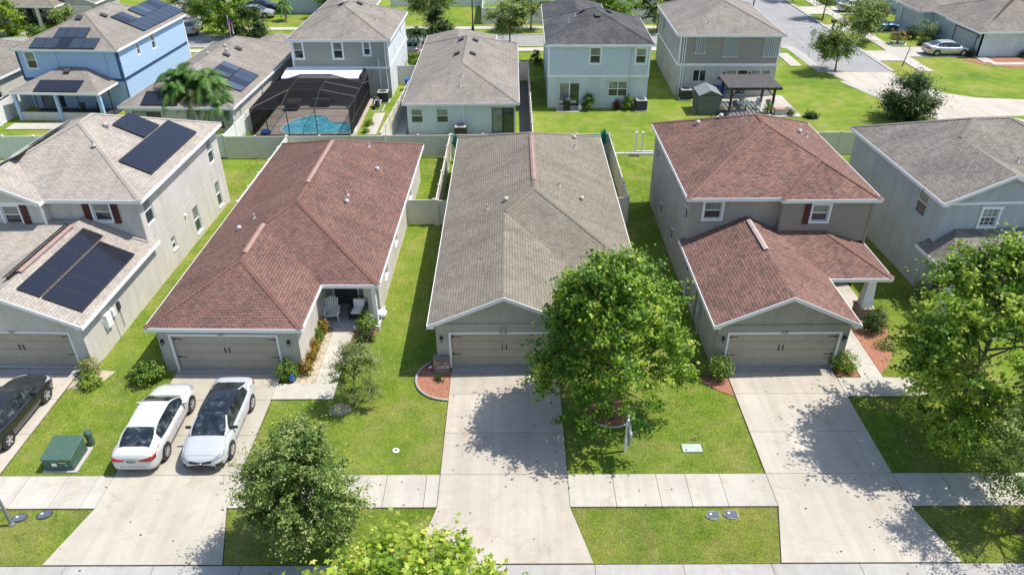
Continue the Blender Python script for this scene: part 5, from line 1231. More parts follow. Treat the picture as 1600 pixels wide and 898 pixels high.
m_ = MB(); m_.lathe((20.5, 64, .7), [(.5, 0), (.52, .02), (.5, .04)], 20); m_.build('tabletop', cm[2], o); m_ = MB(); m_.cyl((20.5, 64, 0), .05, .7, 8); m_.build('leg', 'dark', o)
o = thing('fire_bowl', 'round dark fire bowl on the pale patio right of the shed', 'fire pit', (18.3, 62.7, 0)); m_ = MB(); m_.lathe((18.3, 62.7, 0), [(.3, 0), (.45, .25), (.5, .35), (.44, .35), (.3, .2)], 16); m_.build('bowl', 'dark', o)
o = thing('storage_box', 'small cream storage box beside the pergola post', 'storage box', (22.9, 62.9, 0)); m_ = MB(); m_.box(22.7, 23.6, 62.6, 63.2, 0, .5); m_.build('box', cm[0], o, bevel=.02); m_ = MB(); m_.box(22.67, 23.63, 62.57, 63.23, .5, .57); m_.build('lid', cm[3], o, bevel=.02)
# grill and cooler by the light blue house
o = thing('gas_grill', 'dark gas grill by the sliding door of the light blue house', 'grill', (4.9, 64.1, 0))
m_ = MB(); m_.box(4.5, 5.1, 63.9, 64.4, .15, .8); m_.build('cabinet', 'black', o); m_ = MB(); m_.cyl((4.5, 64.15, .95), .26, .6, 12, axis=(1, 0, 0)); m_.build('lid', 'dark', o, smooth=True)
m_ = MB(); m_.box(4.1, 4.48, 63.95, 64.35, .8, .86); m_.box(5.12, 5.6, 63.95, 64.35, .8, .86); m_.build('side_shelf', 'ac', o)
o = thing('propane_tank', 'white gas bottle between the grill and the round shrub', 'gas bottle', (6.0, 64.3, 0)); m_ = MB(); m_.lathe((6.0, 64.3, 0), [(.15, 0), (.18, .1), (.18, .35), (.1, .45), (.04, .48), (.08, .5), (.08, .56)], 14); m_.build('bottle', 'white', o, smooth=True)
polysheet('grill_pad', rect(3.9, 5.9, 63.7, 64.8), .03, 'walk')

# ------------------------------------------------------------------ front porch furniture
def adirondack(x, y, rz):
    o = thing('adirondack_chair', 'white slatted adirondack chair on the porch of the left red roofed house', 'chair', (x, y, .1), rz)
    o['_o'] = (x, y, 0)
    m_ = MB()
    for k in range(6):
        t = (k-2.5)*.095; hh = .95-abs(k-2.5)*.06
        m_.obox(Vector((x+t*1.0-.04, y+.20, .28)), Vector((.078, 0, 0)), Vector((0, .02, 0)), Vector((t*.25, .30, hh-.12)))
    m_.build('backrest', 'white', o)
    m_ = MB()
    for k in range(6): m_.box(x-.27, x+.27, y-.32+k*.09, y-.25+k*.09, .36-.02*k, .38-.02*k)
    m_.build('seat', 'white', o)
    for sx in (-1, 1):
        m_ = MB(); m_.box(x+sx*.34-.07, x+sx*.34+.07, y-.42, y+.32, .56, .585); m_.build('armrest', 'white', o)
        m_ = MB(); m_.box(x+sx*.31-.02, x+sx*.31+.02, y-.36, y-.26, 0, .56); m_.build('leg', 'white', o)
        m_ = MB(); m_.obox(Vector((x+sx*.29-.015, y+.52, 0)), Vector((.03, 0, 0)), Vector((0, .10, .0)), Vector((0, -.85, .36))); m_.build('leg', 'white', o)
adirondack(-9.25, 31.75, R(8))
o = thing('porch_armchair', 'dark wicker armchair with white cushions on the same porch', 'armchair', (-7.95, 32.0, .1), R(-6)); o['_o'] = (-7.95, 32.0, 0)
x, y = -7.95, 32.0
m_ = MB(); m_.box(x-.42, x+.42, y-.38, y+.38, .12, .34); m_.box(x-.42, x-.32, y-.38, y+.38, .34, .62); m_.box(x+.32, x+.42, y-.38, y+.38, .34, .62)
m_.grid([[(x-.42, y+.36, .34), (x-.42, y+.40, .9), (x-.25, y+.42, 1.02), (x+.25, y+.42, 1.02), (x+.42, y+.40, .9), (x+.42, y+.36, .34)], [(x-.42, y+.28, .34), (x-.42, y+.32, .9), (x-.25, y+.34, 1.02), (x+.25, y+.34, 1.02), (x+.42, y+.32, .9), (x+.42, y+.28, .34)]])
m_.build('frame', 'black', o); m_ = MB(); m_.box(x-.31, x+.31, y-.36, y+.26, .34, .46); m_.build('seat_cushion', 'white', o, bevel=.04, seg=2)
m_ = MB(); m_.obox(Vector((x-.29, y+.12, .46)), Vector((.58, 0, 0)), Vector((0, .12, .02)), Vector((0, .08, .42))); m_.build('back_cushion', 'white', o, bevel=.04, seg=2)
for sx in (-1, 1):
    for sy in (-1, 1): m_ = MB(); m_.box(x+sx*.38-.03, x+sx*.38+.03, y+sy*.34-.03, y+sy*.34+.03, 0, .12); m_.build('leg', 'black', o)

# ------------------------------------------------------------------ verge furniture
o = thing('utility_box', 'green metal utility box on a pad on the left lawn', 'utility box', (-18.0, 21.85, 0))
m_ = MB(); m_.box(-18.64, -17.28, 21.2, 22.6, 0, .05); m_.build('pad', 'curbm', o)
m_ = MB()
m_.grid([[(-18.56, 21.3, .07), (-17.42, 21.3, .07), (-17.42, 22.45, .07), (-18.56, 22.45, .07)], [(-18.56, 21.3, .62), (-17.42, 21.3, .62), (-17.42, 22.45, .78), (-18.56, 22.45, .78)]], close=True); m_.q([(-18.56, 21.3, .62), (-17.42, 21.3, .62), (-17.42, 22.45, .78), (-18.56, 22.45, .78)])
m_.build('cabinet', 'greenbox', o, bevel=.025, seg=2)
m_ = MB(); m_.obox(Vector((-18.60, 21.26, .60)), Vector((1.22, 0, 0)), Vector((0, 1.23, .171)), Z3*.06); m_.build('lid', 'greenbox', o, bevel=.03, seg=2)
m_ = MB(); m_.box(-18.22, -18.02, 21.285, 21.298, .28, .44); m_.build('label_plate', 'white', o)
m_ = MB(); m_.box(-17.9, -17.62, 21.285, 21.298, .44, .50); m_.build('warning_label', simple('label_yellow', (.5, .38, .05), .5), o)
m_ = MB(); m_.cyl((-17.62, 21.29, .36), .06, .02, 12, axis=(0, -1, 0)); m_.build('lock', simple('label_teal', (.1, .4, .45), .5), o)
o = thing('utility_pedestal', 'short green round pedestal right behind the green utility box', 'pedestal', (-17.45, 22.75, 0))
m_ = MB(); m_.lathe((-17.45, 22.8, 0), [(.13, 0), (.13, .5), (.155, .52), (.155, .66), (.10, .74), (.01, .76)], 14); m_.build('body', 'greenbox', o, smooth=False)
M['polegray0'] = simple('meter_rim', (.22, .22, .21), .7)
def meter(x, y, rz, label, mat='dark'):
    o = thing('water_meter_box', label, 'meter box', (x, y, 0), rz, 'meter boxes set in the verge grass')
    m_ = MB(); m_.lathe((x, y, 0), [(.29, 0), (.29, .04), (.25, .05)], 12); m_.v = [(x+(a-x)*1.0, y+(b-y)*.78, c) for a, b, c in m_.v]; m_.build('rim', 'polegray0' if mat != 'dark' else 'dark', o)
    m_ = MB(); m_.box(x-.21, x+.21, y-.15, y+.15, .045, .058); l = m_.build('lid', simple('lid_'+mat, (0.11, .13, .16), .35), o)
    m_ = MB(); m_.cyl((x-.08, y+.04, .058), .045, .012, 10); m_.build('reader_cap', 'white', l)
    EXC.append(rect(x-.34, x+.34, y-.25, y+.25))
meter(-18.3, 18.95, R(12), 'dark meter box lid in the grass beside the grey post'); meter(-17.45, 19.1, R(16), 'dark meter box lid farther from the grey post')
meter(7.38, 18.95, R(4), 'left of the two grey meter boxes in the verge between the two right driveways', 'g'); meter(8.05, 18.98, R(-6), 'right of the two grey meter boxes in the verge between the two right driveways', 'g')
o = thing('ground_plate', 'pale green rectangular plate set in the lawn right of the large tree', 'lid', (7.3, 22.45, 0)); m_ = MB(); m_.box(6.9, 7.7, 22.2, 22.65, 0, .06); m_.build('plate', simple('plate_green', (.42, .50, .46), .7), o, bevel=.01); m_ = MB(); m_.cyl((7.05, 22.3, .06), .04, .01, 8); m_.build('keyhole', 'dark', o); EXC.append(rect(6.88, 7.72, 22.18, 22.68))
o = thing('sprinkler_cap', 'small round pale cap in the lawn left of the centre driveway', 'valve cap', (-4.8, 22.35, 0)); m_ = MB(); m_.lathe((-4.8, 22.35, 0), [(.14, 0), (.14, .05), (.10, .06)], 12); m_.build('ring', 'white', o); m_ = MB(); m_.cyl((-4.8, 22.35, .06), .05, .02, 10); m_.build('cap', 'black', o)
M['polegray'] = simple('pole_gray', (.20, .21, .22), .5)
# grey steel post leaning on the verge at the left edge
o = thing('street_lamp', 'grey metal lamp post rising from the verge at the lower left edge', 'lamp post', (-18.42, 18.65, 0))
m_ = MB(); m_.cyl((-18.42, 18.65, 0), .06, 7.5, 12, .045); m_.build('pole', 'polegray', o); m_ = MB(); m_.lathe((-18.42, 18.65, 0), [(.11, 0), (.11, .05), (.07, .10)], 12); m_.build('base', 'polegray', o)
m_ = MB(); m_.lathe((-18.42, 18.65, 7.5), [(.06, 0), (.17, .1), (.2, .5), (.28, .56), (.02, .75)], 12); m_.build('lantern', 'black', o)
# realtor post with blank hanging sign seen edge on
o = thing('yard_sign', 'white post with a hanging yard sign seen edge on in front of the large tree', 'sign', (4.55, 22.3, 0))
m_ = MB(); m_.box(4.50, 4.60, 22.25, 22.35, 0, 1.95); m_.build('post', 'white', o, bevel=.01); m_ = MB(); m_.box(4.51, 4.59, 21.35, 22.25, 1.72, 1.80); m_.build('arm', 'white', o); m_ = MB(); m_.box(4.535, 4.565, 21.45, 22.15, .95, 1.55); m_.build('sign_panel', 'ac', o)
for y in (21.55, 22.05): m_ = MB(); m_.tube([(4.55, y, 1.55), (4.55, y, 1.72)], .008, 4); m_.build('chain', 'dark', o)
o = thing('garden_stake', 'tiny rusty stake in the lawn above the pale green plate', 'stake', (7.55, 23.0, 0)); m_ = MB(); m_.tube([(7.55, 22.9, 0), (7.55, 22.95, .2), (7.45, 22.95, .2)], .03, 6); m_.build('stake', cm[3], o)
# small spotlight and plant in centre bed
o = thing('garden_light', 'small pale spotlight in the shaded part of the centre mulch bed', 'garden light', (-3.85, 27.6, 0)); m_ = MB(); m_.cyl((-3.85, 27.6, 0), .03, .15, 8); m_.build('stem', 'dark', o); m_ = MB(); m_.lathe((-3.85, 27.6, .15), [(.04, 0), (.08, .06), (.07, .08)], 10); m_.build('head', 'white', o)
o = thing('glazed_ball', 'small blue and white garden ornament by the green bush at the left porch walk', 'ornament', (-10.1, 26.75, 0)); m_ = MB(); m_.lathe((-10.1, 26.75, 0), [(.08, 0), (.05, .08), (.14, .2), (.16, .32), (.10, .44), (.02, .47)], 14); m_.build('ball', simple('glaze_blue', (.05, .13, .42), .2), o, smooth=True)
o = thing('stone_planter', 'low white planter with a plant at the porch step of the left red roofed house', 'planter', (-6.75, 31.9, 0)); m_ = MB(); m_.lathe((-6.75, 31.95, .05), [(.12, 0), (.22, .12), (.26, .35), (.22, .36), (.16, .2)], 14); m_.build('bowl', 'white', o, smooth=True)

# street furniture in the distance
def far_lamp(x, y, label, h=4.3):
    o = thing('street_lamp', label, 'street lamp', (x, y, 0), 0, 'black street lamps')
    m_ = MB(); m_.lathe((x, y, 0), [(.2, 0), (.16, .5), (.08, .7), (.06, h)], 10); m_.build('pole', 'black', o)
    m_ = MB(); m_.lathe((x, y, h), [(.1, 0), (.2, .12), (.25, .5), (.3, .55), (.04, .85)], 10); m_.build('lantern', 'black', o)
far_lamp(-4.7, 93.3, 'black street lamp in front of the far white fence'); far_lamp(1.5, 113, 'black street lamp at the top behind the far white fence')
o = thing('street_sign', 'grey diamond sign seen from behind on a thin post at the side street', 'road sign', (31.8, 81, 0), R(20)); m_ = MB(); m_.cyl((31.8, 81, 0), .035, 2.9, 8); m_.build('post', 'pipe', o)
m_ = MB(); q = [(0, 2.05), (.52, 2.57), (0, 3.09), (-.52, 2.57)]; m_.q([(31.8+a, 80.93, z) for a, z in q]); m_.q([(31.8+a, 80.95, z) for a, z in q[::-1]]); m_.build('sign_plate', 'ac', o); m_ = MB(); m_.box(31.6, 32.0, 80.95, 80.97, 1.75, 1.98); m_.build('lower_plate', 'ac', o); m_ = MB(); m_.box(31.2, 31.6, 80.98, 81, 3.1, 3.22); m_.build('name_plate', 'ac', o)
o = thing('street_sign', 'dark diamond sign seen from behind above the curved concrete road at the right edge', 'road sign', (43.6, 58.6, 0), R(-35)); m_ = MB(); m_.cyl((43.6, 58.6, 0), .035, 2.5, 8); m_.build('post', 'pipe', o)
m_ = MB(); q = [(0, 1.65), (.5, 2.15), (0, 2.65), (-.5, 2.15)]; m_.q([(43.6+a, 58.53, z) for a, z in q]); m_.q([(43.6+a, 58.55, z) for a, z in q[::-1]]); m_.build('sign_plate', 'dark', o)
o = thing('mailbox', 'dark mailbox at the side street kerb by the left tree', 'mailbox', (37.9+.6, 92.5, 0)); m_ = MB(); m_.box(38.45, 38.6, 92.4, 92.6, 0, 1.0); m_.build('post', 'black', o); m_ = MB(); m_.box(38.2, 38.8, 92.3, 92.7, 1.0, 1.35); m_.build('box', 'black', o, bevel=.05)
o = thing('flag', 'striped red and white flag with blue canton hanging in front of the bushy tree', 'flag', (-31.3, 88.3, 0))
m_ = MB(); m_.cyl((-31.3, 85.5, 0), .035, 3.6, 8); m_.build('pole', 'white', o)
m_ = MB(); m_.grid([[(-31.3+.25*u, 85.5+.06*math.sin(6*u+v*3), 3.5-1.5*v-.25*u) for u in (0, .3, .6, 1, 1.4, 1.7)] for v in [k/8 for k in range(9)]])
mt, nt, b = newmat('flag_cloth', .8); tc = N(nt, 'ShaderNodeNewGeometry'); sx = N(nt, 'ShaderNodeSeparateXYZ'); nt.links.new(tc.outputs['Position'], sx.inputs[0])
wv = N(nt, 'ShaderNodeMath', operation='MULTIPLY'); wv.inputs[1].default_value = 14; nt.links.new(sx.outputs[0], wv.inputs[0]); sn = N(nt, 'ShaderNodeMath', operation='SINE'); nt.links.new(wv.outputs[0], sn.inputs[0])
gt = N(nt, 'ShaderNodeMath', operation='GREATER_THAN'); gt.inputs[1].default_value = 0; nt.links.new(sn.outputs[0], gt.inputs[0]); c1 = mixc(nt, gt.outputs[0], (.45, .04, .05), (.7, .7, .7))
g2 = N(nt, 'ShaderNodeMath', operation='GREATER_THAN'); g2.inputs[1].default_value = 2.85; nt.links.new(sx.outputs[2], g2.inputs[0]); c2 = mixc(nt, g2.outputs[0], c1, (.05, .07, .25)); nt.links.new(c2, b.inputs['Base Color'])
m_.build('cloth', mt, o)
# ------------------------------------------------------------------ plants
def leaf_mesh(name, centres, normals_r, size, cols, parent, mat='leaf', seed=0, shape='lobed', droop=.35):
    rng = np.random.default_rng(seed); n = len(centres)
    # random orientation, biased to face up
    nrm = rng.normal(size=(n, 3)); nrm[:, 2] = np.abs(nrm[:, 2])*1.0+.55; nrm += normals_r*.8; nrm /= np.linalg.norm(nrm, axis=1)[:, None]
    t = rng.normal(size=(n, 3)); a = np.cross(nrm, t); a /= np.linalg.norm(a, axis=1)[:, None]; b = np.cross(nrm, a)
    if shape == 'lobed':
        ang = np.array([0, 40, 72, 108, 144, 180, 216, 252, 288, 320]); rad = np.array([.62, .30, .56, .28, .42, .16, .42, .28, .56, .30]); lift = np.array([-.12, 0, -.1, 0, -.06, 0, -.06, 0, -.1, 0])
    elif shape == 'oval':
        ang = np.array([0, 60, 120, 180, 240, 300]); rad = np.array([.62, .30, .28, .5, .28, .30]); lift = np.array([-.1, .03, .03, -.06, .03, .03])
    else:
        ang = np.array([0, 90, 180, 270]); rad = np.array([.6, .22, .6, .22]); lift = np.array([-.08, .04, -.08, .04])
    k = len(ang); ca, sa = np.cos(np.radians(ang))*rad, np.sin(np.radians(ang))*rad
    s = (size*rng.uniform(.65, 1.25, n))[:, None, None]
    V = centres[:, None, :] + s*(a[:, None, :]*ca[None, :, None] + b[:, None, :]*sa[None, :, None] + nrm[:, None, :]*(lift[None, :, None]*droop*2))
    V = V.reshape(-1, 3)
    off = np.array([float(q_) for q_ in parent.get('_o', (0, 0, 0))])
    me = bpy.data.meshes.new(name)
    me.vertices.add(n*k); me.vertices.foreach_set('co', (V-off).astype(np.float32).ravel())
    me.loops.add(n*k); me.loops.foreach_set('vertex_index', np.arange(n*k, dtype=np.int32))
    me.polygons.add(n); me.polygons.foreach_set('loop_start', (np.arange(n)*k).astype(np.int32)); me.polygons.foreach_set('loop_total', np.full(n, k, np.int32))
    me.update(calc_edges=True)
    at = me.attributes.new('leafcol', 'FLOAT_COLOR', 'POINT')
    c4 = np.ones((n, k, 4), np.float32); c4[:, :, :3] = cols[:, None, :]; at.data.foreach_set('color', c4.ravel())
    me.materials.append(M[mat]); o = bpy.data.objects.new(name, me); col.objects.link(o); o.parent = parent; o['_o'] = [float(q_) for q_ in off]
    return o
PAL = {'maple': [(0.065, 0.165, 0.018), (0.190, 0.335, 0.030), (0.42, 0.53, 0.080)],
       'lime': [(0.17, 0.30, 0.03), (0.34, 0.46, 0.05), (0.60, 0.62, 0.14)],
       'oak': [(0.090, 0.170, 0.036), (0.200, 0.290, 0.070), (0.43, 0.50, 0.19)],
       'dark': [(0.040, 0.085, 0.025), (0.070, 0.130, 0.035), (0.13, 0.19, 0.06)],
       'shrub': [(0.075, 0.17, 0.025), (0.16, 0.28, 0.035), (0.34, 0.43, 0.07)],
       'croton': [(0.14, 0.14, 0.02), (0.28, 0.16, 0.02), (0.38, 0.26, 0.04)],
       'red': [(0.16, 0.03, 0.02), (0.22, 0.05, 0.03), (0.10, 0.09, 0.03)],
       'olive': [(0.13, 0.20, 0.05), (0.24, 0.30, 0.09), (0.38, 0.40, 0.17)]}
def pick(pal, n, rng, clump, w=(.45, .38, .17)):
    P = np.array(PAL[pal]); w = np.array(w)
    base = rng.choice(3, size=n, p=w/w.sum()); cb = clump
    use = rng.random(n) < .6; base = np.where(use, cb, base)
    c = P[base]*rng.uniform(.75, 1.25, (n, 1)); return np.clip(c, 0, 1)
def clumps(c, r, n, rng, inner=.35, power=1.0, lumps=7):
    """clump centres through an ellipsoid with an uneven outline"""
    lum = rng.normal(size=(lumps, 3)); lum /= np.linalg.norm(lum, axis=1)[:, None]; amp = rng.uniform(-.22, .16, lumps)
    d = rng.normal(size=(n, 3)); d /= np.linalg.norm(d, axis=1)[:, None]
    f = 1+(np.exp(-((1-d@lum.T)/.18))*amp).sum(1)
    rr = (inner+(1-inner)*rng.random(n)**(1/(1+power)))*f
    return np.array(c)+d*rr[:, None]*np.array(r), d
def tree(name, label, cat, base, c, r, ncl, lpc, size, pal, seed=0, mat='leaf', shape='lobed', cr_=.42, group=None, trunk_r=.11, bark='trunk', w=(.45, .38, .17), branches=26, inner=.35, flat=.8, cone=0.0, spray=1.0):
    rng = np.random.default_rng(seed); rs = random.Random(seed)
    o = thing(name, label, cat, (base[0], base[1], 0), 0, group)
    nb = max(9, int(ncl/13)); B, DB = clumps(c, np.array(r)*.80, nb, rng, .45, 2.0)
    bi = rng.integers(0, nb, ncl); D = rng.normal(size=(ncl, 3)); D[:, 2] = D[:, 2]*.8+.25; D += DB[bi]*.7; D /= np.linalg.norm(D, axis=1)[:, None]
    rb = float(np.mean(r))*.27*rng.uniform(.7, 1.3, nb)
    C = B[bi]+D*(rb[bi]*rng.uniform(.50, 1.25, ncl))[:, None]
    zr_ = np.clip((C[:, 2]-c[2])/r[2], -1.1, 1.1); C[:, :2] = np.array(c[:2])+(C[:, :2]-np.array(c[:2]))*(1-cone*zr_)[:, None]
    C[:, 2] = np.maximum(C[:, 2], .35)
    cc = rng.choice(3, size=ncl, p=np.array(w)/sum(w)); bc = rng.choice(3, size=nb, p=np.array(w)/sum(w)); cc = np.where(rng.random(ncl) < .45, bc[bi], cc)
    idx = np.repeat(np.arange(ncl), lpc); m = len(idx)
    off = rng.normal(size=(m, 3))*cr_*.55; off[:, 2] *= flat
    al = (off*D[idx]).sum(1)[:, None]*D[idx]; off = (off-al)*(1-.38*spray)+al*(1+.9*spray)
    off[:, 2] -= .12*spray*cr_*np.abs(rng.normal(size=m))
    P = C[idx]+off*rng.uniform(.6, 1.45, ncl)[idx][:, None]
    P[:, 2] = np.maximum(P[:, 2], .05)
    leaf_mesh('crown', P, D[idx], size, pick(pal, m, rng, cc[idx], w), o, mat, seed, shape)
    # trunk and limbs reaching into the clumps
    t = MB(); top = Vector((c[0], c[1], c[2]+r[2]*.45)); b0 = Vector((base[0], base[1], -.05)); pts = []
    for k in range(7):
        u = k/6; pts.append(b0.lerp(top, u)+Vector((rs.uniform(-.08, .08)*u, rs.uniform(-.08, .08)*u, 0)))
    t.tube(pts, [trunk_r*(1-.75*k/6)*(1.25 if k == 0 else 1) for k in range(7)], 9)
    sel = rng.choice(ncl, size=min(branches, ncl), replace=False)
    for i in sel:
        e = Vector(C[i]); u = min(.9, max(.22, (e.z-b0.z)/(top.z-b0.z)*.75)); s_ = b0.lerp(top, u)
        mid = s_.lerp(e, .5)+Vector((rs.uniform(-.2, .2), rs.uniform(-.2, .2), rs.uniform(0, .35)))
        t.tube([s_, mid, e], [trunk_r*.38, trunk_r*.22, trunk_r*.08], 5)
    t.build('trunk', bark, o, smooth=True)
    return o
tree('maple_tree', 'large bright green leafy tree between the centre driveway and the right driveway', 'tree', (4.2, 24.3), (3.95, 24.4, 4.6), (2.9, 2.7, 4.35), 760, 60, .142, 'maple', 11, cr_=.28, trunk_r=.14, branches=60, cone=.52, w=(.46, .37, .17), inner=.3, spray=.65)
tree('maple_tree', 'wide lime green leafy tree on the right lawn beyond the right driveway', 'tree', (17.9, 22.9), (18.3, 23.1, 4.75), (3.35, 3.0, 4.2), 760, 58, .145, 'maple', 12, cr_=.30, trunk_r=.14, branches=50, cone=.36, w=(.28, .38, .34), inner=.28)
tree('maple_tree', 'yellow green treetop cut off by the bottom edge of the picture', 'tree', (-2.9, 9.6), (-2.2, 9.9, 5.75), (2.75, 2.0, 3.4), 900, 40, .155, 'lime', 13, cr_=.30, trunk_r=.13, branches=40, w=(.28, .40, .32), inner=.3, spray=.45)
tree('oak_tree', 'round grey green small leaved tree in the verge by the left driveways', 'tree', (-7.4, 17.5), (-7.1, 17.7, 2.95), (1.72, 1.6, 2.75), 800, 95, .09, 'oak', 14, shape='oval', cr_=.24, trunk_r=.10, branches=60, cone=.12, w=(.42, .38, .2), inner=.3)
tree('oak_tree', 'dark small leaved tree at the right edge of the verge', 'tree', (18.3, 18.2), (18.75, 18.2, 3.9), (2.3, 1.8, 3.1), 290, 75, .085, 'oak', 15, shape='oval', cr_=.27, trunk_r=.10, branches=60, w=(.40, .40, .20), inner=.3)
tree('young_tree', 'thin sparse sapling beside the walkway of the left red roofed house', 'tree', (-7.0, 25.1), (-6.7, 25.2, 1.75), (.95, .8, 1.75), 260, 40, .075, 'olive', 16, shape='oval', cr_=.20, trunk_r=.035, branches=50, w=(.3, .4, .3), inner=.2)
tree('lawn_tree', 'upright round tree standing on the open lawn by the side street', 'tree', (32.7, 75.7), (32.5, 75.7, 2.7), (2.0, 1.9, 1.75), 230, 60, .16, 'oak', 17, shape='oval', cr_=.42, trunk_r=.10, branches=40, w=(.5, .35, .15))
tree('lawn_tree', 'dark bushy tree at the lawn edge by the curved concrete road', 'tree', (33.6, 61.6), (33.6, 61.6, 2.0), (2.15, 1.9, 2.0), 260, 70, .16, 'dark', 18, shape='oval', cr_=.42, trunk_r=.10, branches=50, w=(.45, .35, .2))
tree('street_tree', 'round street tree in front of the blue car', 'tree', (39.8, 87.5), (39.5, 87.4, 3.1), (2.6, 2.2, 2.1), 260, 60, .18, 'oak', 19, shape='oval', cr_=.5, trunk_r=.11, w=(.35, .40, .25), group='trees along the side street')
tree('street_tree', 'small street tree at the top beside the far white car', 'tree', (39.5, 98.6), (39.7, 98.7, 3.4), (1.9, 1.8, 1.5), 180, 50, .18, 'oak', 20, shape='oval', cr_=.45, trunk_r=.10, w=(.35, .40, .25), group='trees along the side street')
tree('street_tree', 'street tree cut by the top edge above the far verge of the side street', 'tree', (39.4, 110), (39.4, 110, 3.6), (2, 2, 1.6), 110, 30, .2, 'oak', 21, shape='oval', cr_=.45, trunk_r=.10, group='trees along the side street')
tree('street_tree', 'tree cut by the top edge over the back street right of the dark roofed house', 'tree', (26.0, 84.5), (26.3, 85.0, 8.6), (3.2, 2.6, 1.6), 220, 60, .19, 'oak', 22, shape='oval', cr_=.5, trunk_r=.12, w=(.45, .35, .2))
def bare(x, y, label):
    o = thing('bare_sapling', label, 'sapling', (x, y, 0)); t = MB(); rs = random.Random(5)
    t.tube([(x, y, 0), (x+.15, y, 1.0), (x+.3, y, 2.0)], [.06, .045, .02], 6)
    for k in range(9):
        z = .9+.12*k; t.tube([(x+.13+.015*k, y, z), (x+.2+rs.uniform(-.35, .4), y+rs.uniform(-.3, .3), z+.45)], [.02, .008], 4)
    t.build('trunk', 'trunk', o)
bare(40.2, 77.3, 'bare leafless sapling on the grass by the silver sedan')
# top centre and top left trees
G_ = 'trees along the back street'
for nm, lb, b, c, r, n, pal, sd, w in (
    ('street_tree', 'flat topped green tree on the far lawn left of the street lamp', (-9.4, 92.6), (-9.6, 92.6, 4.1), (2.9, 2.2, 1.35), 170, 'oak', 31, (.4, .4, .2)),
    ('street_tree', 'dark reddish round shrub tree just below the flat topped tree', (-8.7, 87.8), (-8.7, 87.8, 1.9), (1.6, 1.5, 1.7), 120, 'dark', 32, (.6, .3, .1)),
    ('street_tree', 'grey green round tree above the brown roof right of the lamp', (-.2, 86.3), (-.3, 86.3, 3.3), (2.1, 1.9, 1.9), 150, 'oak', 33, (.35, .35, .3)),
    ('street_tree', 'light green tree partly behind the grey green tree', (2.3, 93.8), (2.5, 93.8, 3.9), (2.3, 1.9, 1.9), 140, 'oak', 34, (.3, .4, .3)),
    ('street_tree', 'bright leafy tree behind the striped flag at the top left', (-33.6, 92.0), (-33.8, 91.5, 3.6), (3.3, 2.6, 3.2), 240, 'maple', 35, (.45, .35, .2)),
    ('street_tree', 'dark bushy tree right of the flag tree', (-30.3, 89.0), (-30.1, 88.4, 1.9), (1.9, 1.6, 1.7), 130, 'dark', 36, (.5, .35, .15)),
    ('street_tree', 'olive green tree at the top left beside the solar roof', (-39.5, 99), (-39.5, 99, 3.2), (3.2, 2.4, 2.4), 180, 'olive', 37, (.4, .35, .25)),
    ('street_tree', 'dark green tree next to the sage house roof at the top', (-20.3, 96), (-20.5, 96.5, 3.8), (3.2, 2.4, 3.0), 220, 'maple', 38, (.6, .3, .1)),
    ('street_tree', 'dark leafy tree behind the pale blue grey house at the top', (-24, 101), (-22.3, 101.0, 3.4), (2.3, 1.6, 2.4), 120, 'dark', 39, (.5, .3, .2)),
    ('street_tree', 'leafy tree behind the right slope of the dark roofed light blue house', (12.4, 89.5), (12.4, 89.5, 2.9), (2.3, 1.9, 2.2), 150, 'maple', 40, (.5, .35, .15)),
    ('street_tree', 'green tree above the charcoal roof peak', (8.4, 92.3), (9.0, 92.3, 3.9), (2.4, 1.9, 1.5), 120, 'oak', 41, (.4, .35, .25)),
    ('street_tree', 'dark tree at the top between the charcoal and brown roofs', (17.3, 91.8), (17.6, 92, 4.2), (2.9, 2.2, 2.8), 150, 'dark', 42, (.5, .35, .15)),
    ('street_tree', 'small conical tree on the left lawn of the far corner house', (-52.6, 91.4), (-52.6, 91.4, 1.7), (1.1, 1.0, 1.6), 60, 'oak', 43, (.4, .35, .25)),
    ('street_tree', 'bright green tree at the left edge of the far corner lawn', (-60.5, 92.5), (-60.5, 92.5, 2.2), (1.8, 1.4, 2.2), 90, 'maple', 44, (.3, .4, .3)),
    ('street_tree', 'low leafy tree over the roadside by the far corner lawn', (-54.2, 88.3), (-54.2, 88.3, .9), (1.3, 1.0, .9), 60, 'oak', 45, (.4, .35, .25))):
    tree(nm, lb, 'tree', b, c, tuple(q_*1.08 for q_ in r), int(n*1.5), 60, .18, pal, sd, shape='oval', cr_=.42, trunk_r=.10, branches=24, w=w, group=G_)

def shrub(label, x, y, r, h, pal, seed, n=60, lpc=26, size=.09, shape='oval', w=(.4, .38, .22), group=None, name='shrub', cr_=.16, mat='leaf', cat='shrub'):
    rng = np.random.default_rng(seed); o = thing(name, label, cat, (x, y, 0), 0, group)
    C, D = clumps((x, y, h*.5), (r, r, h*.5), n, rng, .3); cc = rng.choice(3, size=n, p=np.array(w)/sum(w)); idx = np.repeat(np.arange(n), lpc); m = len(idx)
    P = C[idx]+rng.normal(size=(m, 3))*cr_*.55; P[:, 2] = np.maximum(P[:, 2], .02)
    leaf_mesh('foliage', P, D[idx], size, pick(pal, m, rng, cc[idx], w), o, mat, seed, shape)
    t = MB()
    for i in rng.choice(n, size=min(12, n), replace=False): t.tube([(x, y, 0), tuple((np.array([x, y, 0])+C[i])/2+np.array([0, 0, h*.08])), tuple(C[i])], [.02, .014, .006], 4)
    t.build('stems', 'trunk', o)
    return o
shrub('bright bush at the left corner of the left red roofed garage', -16.75, 26.9, .75, .95, 'shrub', 51, n=80, lpc=24, size=.11)
shrub('pale dry bush at the corner of the beige garage', -19.55, 27.3, .5, 1.0, 'olive', 52, n=55, w=(.2, .3, .5)); shrub('yellow green spiky plant beside the pale bush at the beige garage', -19.3, 26.55, .5, .6, 'shrub', 53, n=50, w=(.2, .4, .4))
